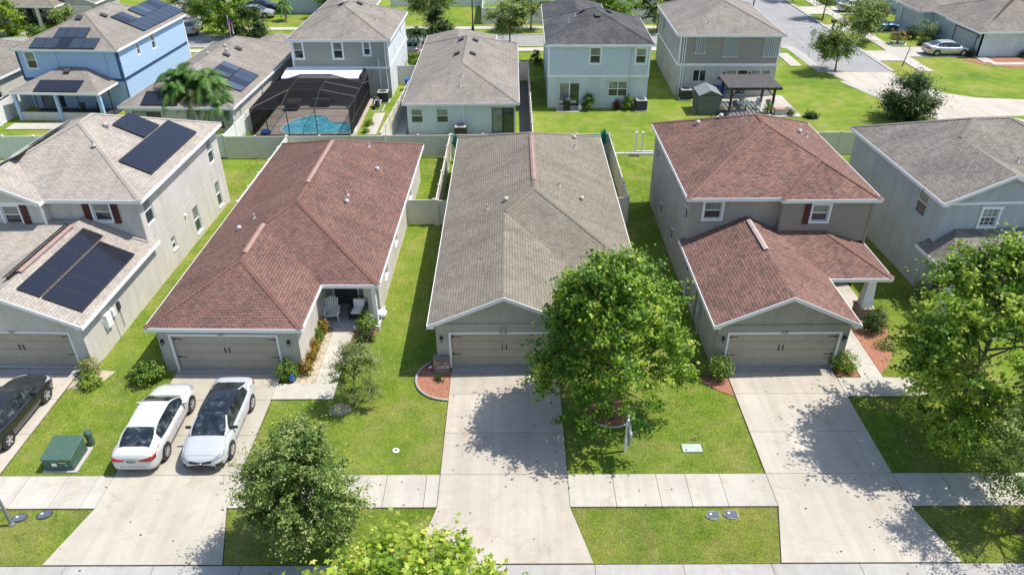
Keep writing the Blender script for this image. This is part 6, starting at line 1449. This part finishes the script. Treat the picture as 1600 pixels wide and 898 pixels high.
shrub('green bush right of the left red roofed garage door', -10.35, 27.0, .45, 1.15, 'shrub', 54, n=60, lpc=22, w=(.5, .4, .1))
for k, (yy, ww, lb) in enumerate(((27.5, 'croton', 'nearest'), (28.3, 'croton', 'second'), (29.1, 'croton', 'third'), (29.9, 'shrub', 'fourth'), (30.6, 'croton', 'farthest'))):
    shrub(f'{lb} low yellow and red leaved bush in the row along the left porch walk', -9.72+.04*k, yy, .34, .62+.05*k, ww, 60+k, n=34, lpc=22, size=.09, group='croton bushes along the porch wall')
shrub('green bush in front of the white porch planter of the left red roofed house', -7.35, 30.9, .62, 1.05, 'shrub', 66, n=60); shrub('dark red leaved low plant below the porch bush', -7.35, 29.9, .5, .5, 'dark', 67, n=45, w=(.6, .3, .1))
shrub('tiny dark green plant in the middle of the centre mulch bed', -3.45, 26.9, .2, .22, 'dark', 68, n=12, lpc=16)
shrub('round lime bush at the left side of the right garage door', 9.45, 27.0, .55, 1.25, 'shrub', 69, n=80, lpc=24, w=(.3, .4, .3)); shrub('low spreading lime plant between the large tree and the right garage', 8.25, 27.2, .6, .6, 'shrub', 70, n=50, w=(.3, .4, .3))
shrub('round green bush at the right side of the right garage door', 15.35, 27.55, .62, 1.0, 'shrub', 71, n=80, lpc=24); shrub('dark green bush in front of the tapered porch column', 18.1, 30.7, .65, 1.25, 'dark', 72, n=90, w=(.35, .4, .25))
shrub('potted green plant on the right porch behind the garage roof', 16.6, 33.8, .4, .9, 'shrub', 73, n=45, w=(.5, .4, .1)); shrub('olive bush near the corner of the grey blue house', 21.6, 33.3, .65, 1.2, 'olive', 74, n=70)
shrub('tan dry plants in the mulch beside the right front walk', 18.2, 29.3, .45, .3, 'olive', 75, n=30, w=(.2, .3, .5))
shrub('tall round shrub right of the grill at the light blue house', 6.65, 64.3, .5, 1.55, 'shrub', 76, n=50, size=.12, w=(.6, .3, .1)); shrub('small reddish shrub below the double window of the light blue house', 9.25, 64.5, .4, .85, 'red', 77, n=30, size=.1); shrub('bright shrub left of the air conditioner of the light blue house', 10.2, 64.35, .45, 1.25, 'shrub', 78, n=45, size=.12)
shrub('dark round shrub at the left rear of the light blue house', 2.6, 78.5, .6, 1.5, 'dark', 79, n=40, size=.14)
shrub('dark shrubs at the edge of the cluttered patio', 24.0, 62.8, .6, .6, 'dark', 80, n=35); shrub('green climbing plant at the right pergola post', 22.2, 63.2, .4, 1.3, 'shrub', 81, n=40)
shrub('small green plant on the path right of the pool cage', -12.0, 60.6, .4, .5, 'shrub', 82, n=30); shrub('tiny green plant on the same path nearer the fence', -12.0, 58.9, .3, .3, 'shrub', 83, n=20)
shrub('round bright bush at the end of the tan side fence', -9.9, 77.4, 1.0, 1.5, 'shrub', 84, n=70, size=.14); shrub('bright bush under the palm beside the white fence', -22.9, 56.4, .75, 1.1, 'shrub', 85, n=60, w=(.2, .4, .4))
shrub('low bright grassy clump inside the left front corner of the pool cage yard', -21.15, 57.2, .35, .7, 'shrub', 86, n=30)
for k, (x, y, r_, h_, pal, lb) in enumerate(((-59.6, 97.3, 1.2, 1.0, 'dark', 'dark hedge bush left of the white porch post in the far corner'), (-62.3, 97.2, 1.1, 1.2, 'shrub', 'green bush at the left wall of the far corner house'), (-57.0, 97.4, 1.0, .9, 'red', 'reddish bush by the far corner garage'), (-56.8, 100.2, .5, 1.5, 'red', 'pinkish shrub against the far corner garage door'),
     (-52.0, 100.5, .7, 1.1, 'shrub', 'round green bush right of the far corner garage'), (-50.6, 100.3, .9, .9, 'olive', 'olive bush beside the round green bush at the top left'),
     (46.5, 88.8, .9, 1.5, 'dark', 'dark bush beside the lower pale garage'), (45.0, 88.6, .9, .9, 'red', 'red leaved bush behind the small yellow palm'), (48.2, 87.8, 1.0, 1.9, 'dark', 'tall dark bush against the lower pale garage'), (47.3, 88.0, 1.2, 2.6, 'oak', 'loose green tree like shrub between the two pale garages'),
     (46.4, 85.8, .7, .8, 'dark', 'low dark bush by the silver sedan roof'), (54.9, 80.3, .9, .8, 'dark', 'clipped dark bush in the red mulch at the right edge'), (44.8, 98.6, 1.3, 1.6, 'dark', 'dark bush at the top near the far white car'), (47.3, 99.2, .8, 1.7, 'red', 'reddish shrub against the pale wall at the top right'),
     (49.0, 81.0, .3, .7, 'dark', 'potted plant at the corner of the lower pale garage'), (25.6, 61.5+.5, .5, .4, 'dark', 'small dark plant beside the roof edge and patio'))):
    shrub(lb, x, y, r_, h_, pal, 100+k, n=45, size=.14, lpc=22, cr_=.25)
# artificial or potted agave like plants at the centre back fence
def spiky(x, y, label, h=1.9, matc=(0.03, 0.20, 0.16), n=34, r=.9):
    o = thing('potted_agave', label, 'potted plant', (x, y, 0), 0, 'blue green potted plants along the back fence'); rs = random.Random(int(x*10)); t = MB()
    for k in range(n):
        a = rs.uniform(0, 6.28); e = rs.uniform(.2, 1.0); p0 = Vector((x, y, h*.45)); p2 = p0+Vector((math.cos(a)*r*e, math.sin(a)*r*e, h*.55*(1.1-e*.8))); pm = p0.lerp(p2, .5)+Z3*.15; w = Vector((-math.sin(a), math.cos(a), 0))*.07
        t.q([p0-w*.4, p0+w*.4, pm+w, pm-w]); t.q([pm-w, pm+w, p2])
    t.build('leaves', simple('agave_teal', matc, .5, var=.4), o); t = MB(); t.cyl((x, y, .35), .06, h*.2, 8); t.build('stem', 'trunk', o); t = MB(); t.lathe((x, y, 0), [(.14, 0), (.2, .3), (.22, .36), (.17, .36)], 12); t.build('pot', simple('pot_blue', (.04, .05, .2), .3), o)
spiky(-4.2, 52.5, 'blue green potted plant at the left end of the centre back fence', 2.4); spiky(3.0-3.9, 53.1, 'blue green plant peeking over the middle of the centre back fence', 2.1); spiky(6.75, 52.9, 'blue green potted plant at the right end of the centre back fence', 2.6, n=44, r=1.0)
# palms
def palm(label, x, y, h, seed, n=22, L=2.4, group=None, crownc=(0.12, 0.24, 0.06), name='palm_tree', lean=0, wdt=.42):
    rs = random.Random(seed); o = thing(name, label, 'palm tree', (x, y, 0), 0, group); t = MB()
    top = Vector((x+lean, y, h)); t.tube([(x, y, 0), (x+lean*.3, y, h*.5), top], [.14, .11, .09], 8); t.build('trunk', 'trunk_pale', o); f = MB(); cols = []
    for k in range(n):
        a = 6.283*k/n+rs.uniform(-.2, .2); el = rs.uniform(-.1, 1.1); ln = L*rs.uniform(.75, 1.1); d = Vector((math.cos(a), math.sin(a), 0)); pts = []
        for j in range(9):
            u = j/8; pts.append(top+d*(ln*u*math.cos(el)*(1-.12*u))+Z3*(ln*(math.sin(el)*u-.95*u*u*(.55+.35*math.cos(el)))))
        f.tube(pts, [.02*(1-.8*j/8) for j in range(9)], 4, cap=False); cols += [(.16, .20, .06)]*(len(f.f)-len(cols))
        sd_ = d.cross(Z3)
        shade = rs.uniform(.7, 1.5)
        for j in range(1, 44):
            u = j/44; i0 = min(7, int(u*8)); p_ = pts[i0].lerp(pts[i0+1], u*8-i0); tg = (pts[i0+1]-pts[i0]).normalized(); ll = wdt*math.sin(math.pi*min(1, u*.95+.08))**.6*rs.uniform(.8, 1.1)
            for s_ in (-1, 1):
                e = p_+sd_*s_*ll*.8+tg*ll*.5-Z3*ll*rs.uniform(.15, .6); w = tg*.035
                f.q([p_-w, p_+w, e]); cols.append(tuple(c_*shade*rs.uniform(.8, 1.2) for c_ in crownc))
    ob = f.build('crown', 'leaf', o); me = ob.data; at = me.attributes.new('leafcol', 'FLOAT_COLOR', 'CORNER'); arr = []
    for pl in me.polygons: arr += [*cols[pl.index], 1]*pl.loop_total
    at.data.foreach_set('color', arr); return o
PG = 'feathery palms in a clump behind the beige solar house'
palm('tallest feathery palm of the clump behind the beige solar house', -26.3, 59.8, 4.4, 1, group=PG, L=3.0, n=30, wdt=.6, lean=-.3, crownc=(.11, .24, .06))
palm('right feathery palm of the clump leaning toward the solar roof', -24.6, 59.5, 4.3, 2, group=PG, L=2.9, n=30, wdt=.6, lean=.2)
palm('lowest feathery palm at the right end of the clump', -23.9, 58.4, 2.9, 3, group=PG, L=2.6, n=26, wdt=.55, lean=.5)
palm('middle paler feathery palm of the clump with drooping fronds', -25.3, 58.9, 3.5, 4, group=PG, L=2.5, n=26, wdt=.55, crownc=(.12, .16, .05))
palm('left feathery palm of the clump over the solar panels', -26.9, 59.2, 3.7, 14, group=PG, L=2.6, n=26, wdt=.55)
palm('small fan palm on the far lawn beside the pale blue grey house', -28.8, 99.2, 2.0, 5, n=24, L=1.6, wdt=.3); palm('young palm by the street end of the sage house', -10.1, 82.2, 2.6, 6, n=20, L=1.7, crownc=(.04, .09, .03)); palm('small yellow green palm in a white ring by the red bushes', 43.6, 86.3, 1.2, 7, n=18, L=1.3, crownc=(.22, .24, .05), wdt=.3)
mb = MB(); mb.tube([(x, y, .08) for x, y in arc(43.6, 86.3, .9, .9, 0, 360, 24)], .08, 6); tag(mb.build('ring_border', 'white'), 'white round border around the small yellow palm', 'garden edging')

# ------------------------------------------------------------------ grass: short blades over the nearer lawns
def in_poly(P, poly):
    x, y = P[:, 0], P[:, 1]; inside = np.zeros(len(P), bool); n = len(poly)
    for i in range(n):
        x0, y0 = poly[i]; x1, y1 = poly[(i+1) % n]
        c = ((y0 > y) != (y1 > y)); 
        with np.errstate(divide='ignore', invalid='ignore'): t = (x1-x0)*(y-y0)/(y1-y0)+x0
        inside ^= c & (x < t)
    return inside
houses_fp = [rect(-3.55, 2.75, 27.75, 50.6), rect(2.7, 6.0, 32.5, 50.6), rect(-16.25, -9.7, 27.55, 49.5), rect(-9.8, -6.8, 31.0, 49.5), rect(9.25, 15.35, 27.55, 46), rect(15.3, 18.7, 31.3, 46), rect(-30, -19.7, 27.7, 46.3), rect(22, 33, 34, 46), rect(24, 30, 28, 35)]
rng = np.random.default_rng(4)
def scatter(x0, x1, y0, y1, dens):
    n = int((x1-x0)*(y1-y0)*dens); return np.column_stack([rng.uniform(x0, x1, n), rng.uniform(y0, y1, n)])
P = np.vstack([scatter(-21, 21, 16.9, 19.35, 1300), scatter(-21, 21, 21, 27.7, 800), scatter(-20, 24, 27.7, 36, 420), scatter(-20, 24, 36, 54, 200)])
keep = np.ones(len(P), bool)
for e_ in EXC+houses_fp:
    xs = [q[0] for q in e_]; ys = [q[1] for q in e_]
    bb = (P[:, 0] > min(xs)) & (P[:, 0] < max(xs)) & (P[:, 1] > min(ys)) & (P[:, 1] < max(ys)) & keep
    ii = np.where(bb)[0]
    if len(ii): keep[ii[in_poly(P[ii]+rng.normal(size=(len(ii), 2))*.022, e_)]] = False
P = P[keep]; n = len(P)
def vnoise(P, s, seed):
    r_ = np.random.default_rng(seed); g = r_.random((160, 160)); q = P*s+60; i = np.floor(q).astype(int) % 159; f = q-np.floor(q); f = f*f*(3-2*f)
    return (g[i[:, 0], i[:, 1]]*(1-f[:, 0])+g[i[:, 0]+1, i[:, 1]]*f[:, 0])*(1-f[:, 1])+(g[i[:, 0], i[:, 1]+1]*(1-f[:, 0])+g[i[:, 0]+1, i[:, 1]+1]*f[:, 0])*f[:, 1]
v = vnoise(P, .35, 1)*.35+vnoise(P, 1.3, 2)*.35+vnoise(P, 4.3, 3)*.3
dryn = vnoise(P, .5, 5)*.5+vnoise(P, 2.0, 6)*.3+vnoise(P, 6.0, 7)*.2
dens_keep = rng.random(n) > np.clip((dryn-.62)*4, 0, .75); P = P[dens_keep]; v = v[dens_keep]; dryn = dryn[dens_keep]; n = len(P)
far = np.clip((P[:, 1]-20)/30, 0, 1)
h = rng.uniform(.022, .055, n)*(1+far*.3); w = rng.uniform(.006, .012, n)*(1+far*1.3); a = rng.uniform(0, 6.283, n)
ln_ = rng.normal(size=(n, 2))*.035
cxy = np.column_stack([np.cos(a)*w, np.sin(a)*w])
V = np.zeros((n, 3, 3)); V[:, 0, :2] = P-cxy; V[:, 1, :2] = P+cxy; V[:, 2, :2] = P+ln_; V[:, 2, 2] = h
c0 = np.array([.150, .310, .034]); c1 = np.array([.385, .482, .072]); c2 = np.array([.60, .50, .27])
tt = np.clip((v-.36)/.26, 0, 1)[:, None]; cc = c0*(1-tt)+c1*tt; 
for sx_, sy_2, sr_ in ((-18.8, 18.0, 1.3), (4.6, 21.9, .9), (7.5, 22.9, .8), (8.9, 22.0, 1.3), (-7.4, 24.9, .9), (8.9, 52.6, 1.6), (-3.7, 22.8, 1.3), (-5.2, 18.7, 1.2), (17.0, 23.2, 2.2), (18.3, 19.3, 2.2), (-18.7, 31, .9), (-18.9, 28.8, .8), (-18.4, 36, .8), (-18.4, 41, .8), (7.6, 17.6, .9), (-17.3, 22.9, .7), (-6.6, 26.6, .9), (-16.6, 21.4, .6), (-8.6, 23.0, 1.2), (-12, 51, .1), (3.0, 22.4, .5)):
    dryn = np.maximum(dryn, (1-np.hypot(P[:, 0]-sx_, P[:, 1]-sy_2)/sr_)*.45+.45*(vnoise(P, 2.6, 9)))
dd = np.clip((dryn-.37)*3.6, 0, .92)[:, None]*rng.random((n, 1))**.5; cc = cc*(1-dd)+c2*dd
verge = (P[:, 1] < 19.4)[:, None]; cc = np.where(verge, cc*np.array([.95, .88, 1.0]), cc)
cc *= rng.uniform(.72, 1.28, (n, 1))*(.78+.44*vnoise(P, 7.0, 12)[:, None])*(.88+.24*vnoise(P, 2.2, 13)[:, None])
me = bpy.data.meshes.new('grass'); me.vertices.add(n*3); me.vertices.foreach_set('co', V.astype(np.float32).ravel()); me.loops.add(n*3); me.loops.foreach_set('vertex_index', np.arange(n*3, dtype=np.int32))
me.polygons.add(n); me.polygons.foreach_set('loop_start', (np.arange(n)*3).astype(np.int32)); me.polygons.foreach_set('loop_total', np.full(n, 3, np.int32)); me.update(calc_edges=True)
at = me.attributes.new('leafcol', 'FLOAT_COLOR', 'POINT'); c4 = np.ones((n, 3, 4), np.float32); c4[:, :, :3] = cc[:, None, :]; at.data.foreach_set('color', c4.ravel())
me.materials.append(M['blade']); g_ = bpy.data.objects.new('grass', me); col.objects.link(g_); tag(g_, 'short green and dry lawn grass between the driveways', 'grass', kind='stuff')
print('grass blades', n)

# fallen leaves and bits on the paving
rng = np.random.default_rng(21); n = 900
Pf = np.column_stack([rng.uniform(-20, 20, n), rng.uniform(16.0, 27.6, n), np.full(n, .066)])
onp = np.zeros(n, bool)
for e_ in EXC: onp |= in_poly(Pf[:, :2], e_)
near = np.minimum(np.hypot(Pf[:, 0]-4, Pf[:, 1]-24), np.minimum(np.hypot(Pf[:, 0]+7, Pf[:, 1]-17.5), np.hypot(Pf[:, 0]-17, Pf[:, 1]-22)))
Pf = Pf[onp & (rng.random(n) < np.clip(1.25-near/6.5, .12, 1))]; n = len(Pf)
ta = rng.uniform(0, 6.28, n); s_ = rng.uniform(.02, .055, n); k = 5; an = ta[:, None]+np.arange(k)[None]*2*np.pi/k
rad_ = s_[:, None]*rng.uniform(.5, 1.1, (n, k)); V = np.stack([Pf[:, :1]+np.cos(an)*rad_, Pf[:, 1:2]+np.sin(an)*rad_*.8, Pf[:, 2:3]+rng.uniform(0, .02, (n, k))], 2).reshape(-1, 3)
me = bpy.data.meshes.new('fallen_leaves'); me.vertices.add(n*k); me.vertices.foreach_set('co', V.astype(np.float32).ravel()); me.loops.add(n*k); me.loops.foreach_set('vertex_index', np.arange(n*k, dtype=np.int32))
me.polygons.add(n); me.polygons.foreach_set('loop_start', (np.arange(n)*k).astype(np.int32)); me.polygons.foreach_set('loop_total', np.full(n, k, np.int32)); me.update(calc_edges=True)
me.materials.append(simple('dead_leaf', (.16, .10, .05), .8, var=.5, scale=8)); f_ = bpy.data.objects.new('fallen_leaves', me); col.objects.link(f_); tag(f_, 'small brown fallen leaves scattered over the driveways', 'fallen leaves', kind='stuff')
# ------------------------------------------------------------------ cars (built facing +Y, centred on the origin)
def interp(xs, ys, x):
    return float(np.interp(x, xs, ys))
def smoothcurve(keys, x):
    # monotone-ish cubic through (position, value) keys
    xs = [k[0] for k in keys]; ys = [k[1] for k in keys]
    if x <= xs[0]: return ys[0]
    if x >= xs[-1]: return ys[-1]
    i = max(j for j in range(len(xs)-1) if xs[j] <= x); t = (x-xs[i])/(xs[i+1]-xs[i])
    def sl(j):
        if j <= 0 or j >= len(xs)-1: return 0 if False else (ys[min(j+1, len(xs)-1)]-ys[max(j-1, 0)])/(xs[min(j+1, len(xs)-1)]-xs[max(j-1, 0)])
        a = (ys[j]-ys[j-1])/(xs[j]-xs[j-1]); b = (ys[j+1]-ys[j])/(xs[j+1]-xs[j])
        return 0 if a*b <= 0 else 2*a*b/(a+b)
    h = xs[i+1]-xs[i]; m0, m1 = sl(i)*h, sl(i+1)*h
    return (2*t**3-3*t*t+1)*ys[i]+(t**3-2*t*t+t)*m0+(-2*t**3+3*t*t)*ys[i+1]+(t**3-t*t)*m1
def car(label, loc, rz, paint, roofpaint=None, kind=1, plate=True, group=None):
    o = thing('car', label, 'car', (0, 0, 0), 0, group)
    L = 2.42; ys = [-2.43, -2.42, -2.38, -2.30, -2.15, -1.95, -1.7, -1.4, -1.1, -.8, -.5, -.2, .1, .4, .7, 1.0, 1.2, 1.45, 1.7, 1.95, 2.15, 2.28, 2.36, 2.41, 2.43]
    ztop = [(-2.43, .72), (-2.40, .95), (-2.30, 1.035), (-1.9, 1.06), (-1.5, 1.03), (-.9, .97), (0, .95), (.8, .94), (1.2, .955), (1.6, .90), (2.0, .815), (2.25, .73), (2.38, .66), (2.43, .58)]
    zlow = [(-2.43, .42), (-2.38, .30), (-2.1, .22), (2.1, .20), (2.38, .22), (2.43, .27)]
    wid = [(-2.43, .66), (-2.40, .74), (-2.30, .82), (-2.0, .89), (-1.4, .918), (-.6, .915), (.4, .905), (1.2, .915), (1.6, .91), (2.0, .86), (2.25, .76), (2.38, .62), (2.43, .50)]
    rows = []
    for y in ys:
        w = smoothcurve(wid, y); zt = smoothcurve(ztop, y); zl = smoothcurve(zlow, y); hgt = zt-zl
        half = [(0, zt+.02), (.35*w, zt+.016), (.62*w, zt+.004), (.80*w, zt-.018), (.90*w, zt-.06*min(1, hgt/.5)), (.965*w, zt-.15*hgt), (w, zt-.35*hgt), (w*.995, zt-.58*hgt), (.98*w, zl+.2*hgt), (.93*w, zl+.03), (.80*w, zl), (0, zl)]
        row = [(x, y, z) for x, z in half]+[(-x, y, z) for x, z in reversed(half[1:-1])]
        rows.append(row)
    b = MB(); b.grid(rows, close=True); n = len(rows[0])
    b.f.append(tuple(range(n))); b.f.append(tuple(len(b.v)-n+k for k in reversed(range(n))))
    body = b.build('body', paint, o, smooth=True, fix=True)
    # character line and panel gaps
    gaps = MB()
    for sx in (-1, 1):
        for y in (-1.30, -.25, .82):
            w = smoothcurve(wid, y); zt = smoothcurve(ztop, y)
            gaps.tube([(sx*(w*.93), y, zt-.04), (sx*(w*1.0), y, .72), (sx*(w*.995), y, .5), (sx*w*.985, y, .34)], .006, 4)
        gaps.tube([(sx*.905, -1.3, .33), (sx*.90, .82, .33)], .008, 4)
    # bonnet and boot shut lines
    def topz(x, y):
        w = smoothcurve(wid, y); zt = smoothcurve(ztop, y); u = abs(x)/w
        return zt+float(np.interp(u, [0, .35, .62, .80, .90], [.02, .016, .004, -.018, -.06]))+.001
    for sx in (-1, 1):
        gaps.tube([(sx*.74, y, topz(.74, y)) for y in (1.25, 1.5, 1.75, 1.95)]+[(sx*.62, 2.16, topz(.62, 2.16))], .006, 4)
        gaps.tube([(sx*.70, y, topz(.70, y)) for y in (-1.85, -2.05, -2.25)], .006, 4)
    gaps.tube([(x, 2.19, topz(x, 2.19)) for x in (-.6, -.4, -.2, 0, .2, .4, .6)], .006, 4)
    gaps.build('panel_gap', 'dark', body)
    # greenhouse
    roof = [(-1.98, 1.055), (-1.6, 1.20), (-1.25, 1.34), (-.9, 1.415), (-.5, 1.45), (0, 1.455), (.35, 1.425), (.65, 1.32), (.95, 1.15), (1.28, .965)]
    gy = [-1.98, -1.8, -1.6, -1.4, -1.22, -1.12, -1.0, -.8, -.55, -.3, -.22, -.1, .1, .25, .38, .5, .65, .8, .95, 1.1, 1.28]
    wr = [(-1.98, .60), (-1.2, .58), (-.5, .60), (.3, .60), (1.28, .70)]
    rows = []; X = []
    for y in gy:
        zr = smoothcurve(roof, y); zb = smoothcurve(ztop, y)-.035; wb = smoothcurve(wid, y)*.90
        if y < -1.4: wb = float(np.interp(y, [-1.98, -1.4], [.66, wb]))
        if y > .9: wb = float(np.interp(y, [.9, 1.28], [wb, .74]))
        w_ = smoothcurve(wr, y); t = max(0.02, (zr-zb)/.5); t = min(1, t); we = wb+(w_-wb)*t
        zs = zr-.055*t
        half = [(wb, zb), (wb+(we-wb)*.25, zb+(zs-zb)*.28), (wb+(we-wb)*.58, zb+(zs-zb)*.62), (we, zs), (we*.90, zr-.028*t), (we*.62, zr-.008), (we*.3, zr), (0, zr+.002)]
        rows.append([(x, y, z) for x, z in half]+[(-x, y, z) for x, z in reversed(half[:-1])])
    P_, Gs, Rf, Dk = MB(), MB(), MB(), MB()
    nc = len(rows[0])-1
    for i in range(len(gy)-1):
        ym = (gy[i]+gy[i+1])/2
        for j in range(nc):
            jj = min(j, nc-1-j); q = [rows[i][j], rows[i][j+1], rows[i+1][j+1], rows[i+1][j]]
            if jj <= 2:      # side
                if ym < -1.42 or -.31 < ym < -.20: (P_ if ym < -1.42 else Dk).q(q)
                elif ym > .95: P_.q(q)
                else: (Gs if jj > -1 else P_).q(q)
            elif jj == 3: (Rf if (-1.15 < ym < .45 and roofpaint) else P_).q(q)
            else:
                if -1.13 < ym < .38: (Rf if roofpaint else P_).q(q)
                elif ym >= .38: Gs.q(q)
                else: Gs.q(q)
    for mb_, nm, mt_ in ((P_, 'pillars', paint), (Gs, 'windows', 'carglass'), (Rf, 'roof', roofpaint), (Dk, 'pillars', 'black')):
        if mb_.f:
            ob = mb_.build(nm, mt_, o, smooth=True)
            bm_ = bmesh.new(); bm_.from_mesh(ob.data); bmesh.ops.remove_doubles(bm_, verts=bm_.verts, dist=.0005); bmesh.ops.recalc_face_normals(bm_, faces=bm_.faces); bm_.to_mesh(ob.data); bm_.free()
    if roofpaint:   # glass roof panels
        for y0, y1 in ((-.75, -.30), (-.22, .26)):
            g = MB(); g.grid([[(x, y, smoothcurve(roof, y)+.012-(abs(x)/.6)**2*.03) for x in (-.42, -.2, 0, .2, .42)] for y in np.linspace(y0, y1, 5)]); g.build('sunroof', 'carglass', o, smooth=True)
    # wheels
    for y in (-1.42, 1.42):
        for sx in (-1, 1):
            wx = sx*.905
            a = MB(); a.cyl((wx-sx*.24, y, .35), .385, .24+.012, 28, axis=(sx, 0, 0)); a.build('wheel_arch', 'black', body)
            w = MB(); w.tube([(wx-sx*.20, y, .325), (wx-sx*.19, y, .325), (wx+sx*.0, y, .325), (wx+sx*.018, y, .325)], [.28, .325, .325, .29], 28); wo = w.build('wheel', 'tyre', o)
            r_ = MB(); r_.tube([(wx+sx*.012, y, .325), (wx+sx*.024, y, .325)], [.232, .225], 24); rim = r_.build('rim', 'rimdark', wo)
            s_ = MB()
            for k in range(10 if kind != 3 else 5):
                t = 2*math.pi*k/(10 if kind != 3 else 5)+.2; d = Vector((0, math.cos(t), math.sin(t))); s = Vector((0, -math.sin(t), math.cos(t))); ww = .016 if kind != 3 else .035
                c = Vector((wx+sx*.024, y, .325)); s_.obox(c+d*.03-s*ww, d*.19, s*ww*2, Vector((sx*.014, 0, 0)))
            s_.tube([(wx+sx*.02, y, .325), (wx+sx*.044, y, .325)], .05, 12); s_.build('spokes', 'alloy', wo)
    # mirrors
    for sx in (-1, 1):
        m_ = MB(); m_.grid([[(sx*(.86+.20*u), .78+dy*(1-.3*u), .93+.02+dz) for dy, dz in ((-.05, -.055), (.06, -.045), (.06, .05), (-.05, .06))] for u in (0, .3, .8, 1.0)], close=True)
        k0 = 12; m_.f.append((k0, k0+1, k0+2, k0+3)); m_.build('mirror', 'black' if roofpaint else paint, o, smooth=False, bevel=.02, seg=2)
    for sx in (-1, 1):
        for y in (-.95, .12):
            w = smoothcurve(wid, y); h_ = MB(); h_.tube([(sx*(w+.003), y-.1, .78), (sx*(w+.02), y, .785), (sx*(w+.003), y+.1, .78)], .014, 6); h_.build('door_handle', paint, o, smooth=True)
    def surf(x, zf, front=1):
        # y on the nose/tail surface for a given x and height
        best = None
        rng_y = np.linspace(2.43, 1.6, 80) if front > 0 else np.linspace(-2.43, -1.6, 80)
        for y in rng_y:
            w = smoothcurve(wid, y); zt = smoothcurve(ztop, y); zl = smoothcurve(zlow, y)
            if abs(x) > w: continue
            u = abs(x)/w; hh = zt-zl
            zs_ = float(np.interp(u, [0, .35, .62, .80, .90, .965, 1.0], [zt+.02, zt+.016, zt+.004, zt-.018, zt-.06, zt-.15*hh, zt-.35*hh]))
            if zs_ >= zf: return y
        return rng_y[-1]
    def patch(nm, xs, zlo, zhi, mat, front, e=.012, par=None, yoff=0):
        q = MB(); rows = []
        for i, x in enumerate(xs):
            t = i/(len(xs)-1); a, c = (zlo(t) if callable(zlo) else zlo), (zhi(t) if callable(zhi) else zhi)
            rows.append([(x, surf(x, z, front)+(e+yoff)*front, z) for z in np.linspace(a, c, 4)])
        q.grid(rows); ob = q.build(nm, mat, par or o, smooth=True); md = ob.modifiers.new('solid', 'SOLIDIFY'); md.thickness = .02; md.offset = 0
        return ob
    for sx in (-1, 1):
        patch('headlight', [sx*x for x in np.linspace(.40, .84, 10)], lambda t: .60+.07*t, lambda t: .67+.14*t, 'headlamp', 1)
        patch('tail_light', [sx*x for x in np.linspace(.30, .86, 11)], lambda t: .76-.01*t, lambda t: .83+.14*t, 'taillamp', -1)
    patch('grille', list(np.linspace(-.55, .55, 13)), lambda t: .29, lambda t: .48-.06*abs(2*t-1), 'black', 1, .014)
    patch('upper_grille', list(np.linspace(-.44, .44, 11)), lambda t: .53+.05*abs(2*t-1), lambda t: .61+.06*abs(2*t-1), 'black', 1, .014)
    if kind == 2:
        for sx in (-1, 1): patch('fog_vent', [sx*x for x in np.linspace(.58, .80, 6)], .30, .50, 'black', 1)
        patch('badge', [-.07, -.03, .03, .07], .55, .60, 'chrome', 1, .024)
    patch('rear_plate', list(np.linspace(-.17, .17, 5)), .70, .80, 'plate', -1, .014)
    patch('rear_trim', list(np.linspace(-.3, .3, 9)), .86, .885, 'chrome', -1, .012)
    patch('lower_bumper', list(np.linspace(-.5, .5, 9)), .40, .50, 'black' if kind == 3 else paint, -1, .010)
    sh = MB(); sh.box(-.78, .78, -2.1, 2.1, .14, .24); sh.build('underbody', 'black', o)
    # put the finished car in its place
    o.location = (loc[0], loc[1], .055); o.rotation_euler = (0, 0, rz)
    return o
mt, nt, b = newmat('car_glass', .03, 0, 1.0); M['carglass'] = mt
nt.links.new(ramp(nt, noise(nt, pos(nt), 3.2, 3, .6, .5), [(.40, (.010, .014, .018)), (.58, (.03, .042, .05)), (.68, (.12, .15, .165))]), b.inputs['Base Color'])
M['tyre'] = simple('tyre_rubber', (0.018, .018, .019), .85); M['rimdark'] = simple('rim_dark', (.10, .10, .105), .4, .4); M['alloy'] = simple('alloy', (.55, .55, .56), .3, .6, .05)
M['headlamp'] = glassmat('headlamp', (.35, .38, .42), .08); M['taillamp'] = glassmat('tail_lamp', (.36, .010, .014), .12); M['plate'] = simple('plate_dark', (.20, .22, .25), .5); M['chrome'] = simple('chrome', (.6, .6, .62), .15, 1.0, .05)
M['p_white'] = paintmat('paint_pearl_white', (.57, .57, .56)); M['p_cool'] = paintmat('paint_cool_white', (.46, .485, .51)); M['p_black'] = paintmat('paint_black', (.022, .023, .025), 0, .2); M['p_roof'] = paintmat('paint_gloss_black', (.014, .014, .016), 0, .12, 1.0)
M['p_silver'] = paintmat('paint_silver', (.50, .51, .52), .5, .35); M['p_blue'] = paintmat('paint_blue', (.015, .07, .22), .2, .3)
car('white sedan parked tail towards the street on the left driveway', (-14.85, 23.42), R(.5), M['p_white'], None, 1)
car('cool white sedan with black glass roof parked nose towards the street', (-12.25, 23.5), R(180.5), M['p_cool'], M['p_roof'], 2)
car('black sedan partly out of frame on the far left driveway', (-21.55, 24.1), R(-1), M['p_black'], None, 3)
car('silver sedan parked in front of the lower pale garage at the top right', (46.9, 81.9), R(-90), M['p_silver'])
car('dark blue car behind the round street tree at the top right', (43.9, 92.6), R(-88), M['p_blue'])
car('white sedan on the far driveway at the very top right', (45.4, 103.0), R(-90), M['p_white'])
car('pale silver car on the driveway at the top left beside the pale blue grey house', (-33.2, 101.2), R(-92), M['p_silver'])
car('dark car just behind the pale silver car at the top left', (-33.6, 105.0), R(-88), M['p_black'])
car('dark car at the roadside beyond the blue solar house', (-38.6, 93.2), R(8), M['p_silver'])
car('silver car mostly hidden by the young palm at the street end of the sage house', (-10.9, 83.6), R(2), M['p_silver'])
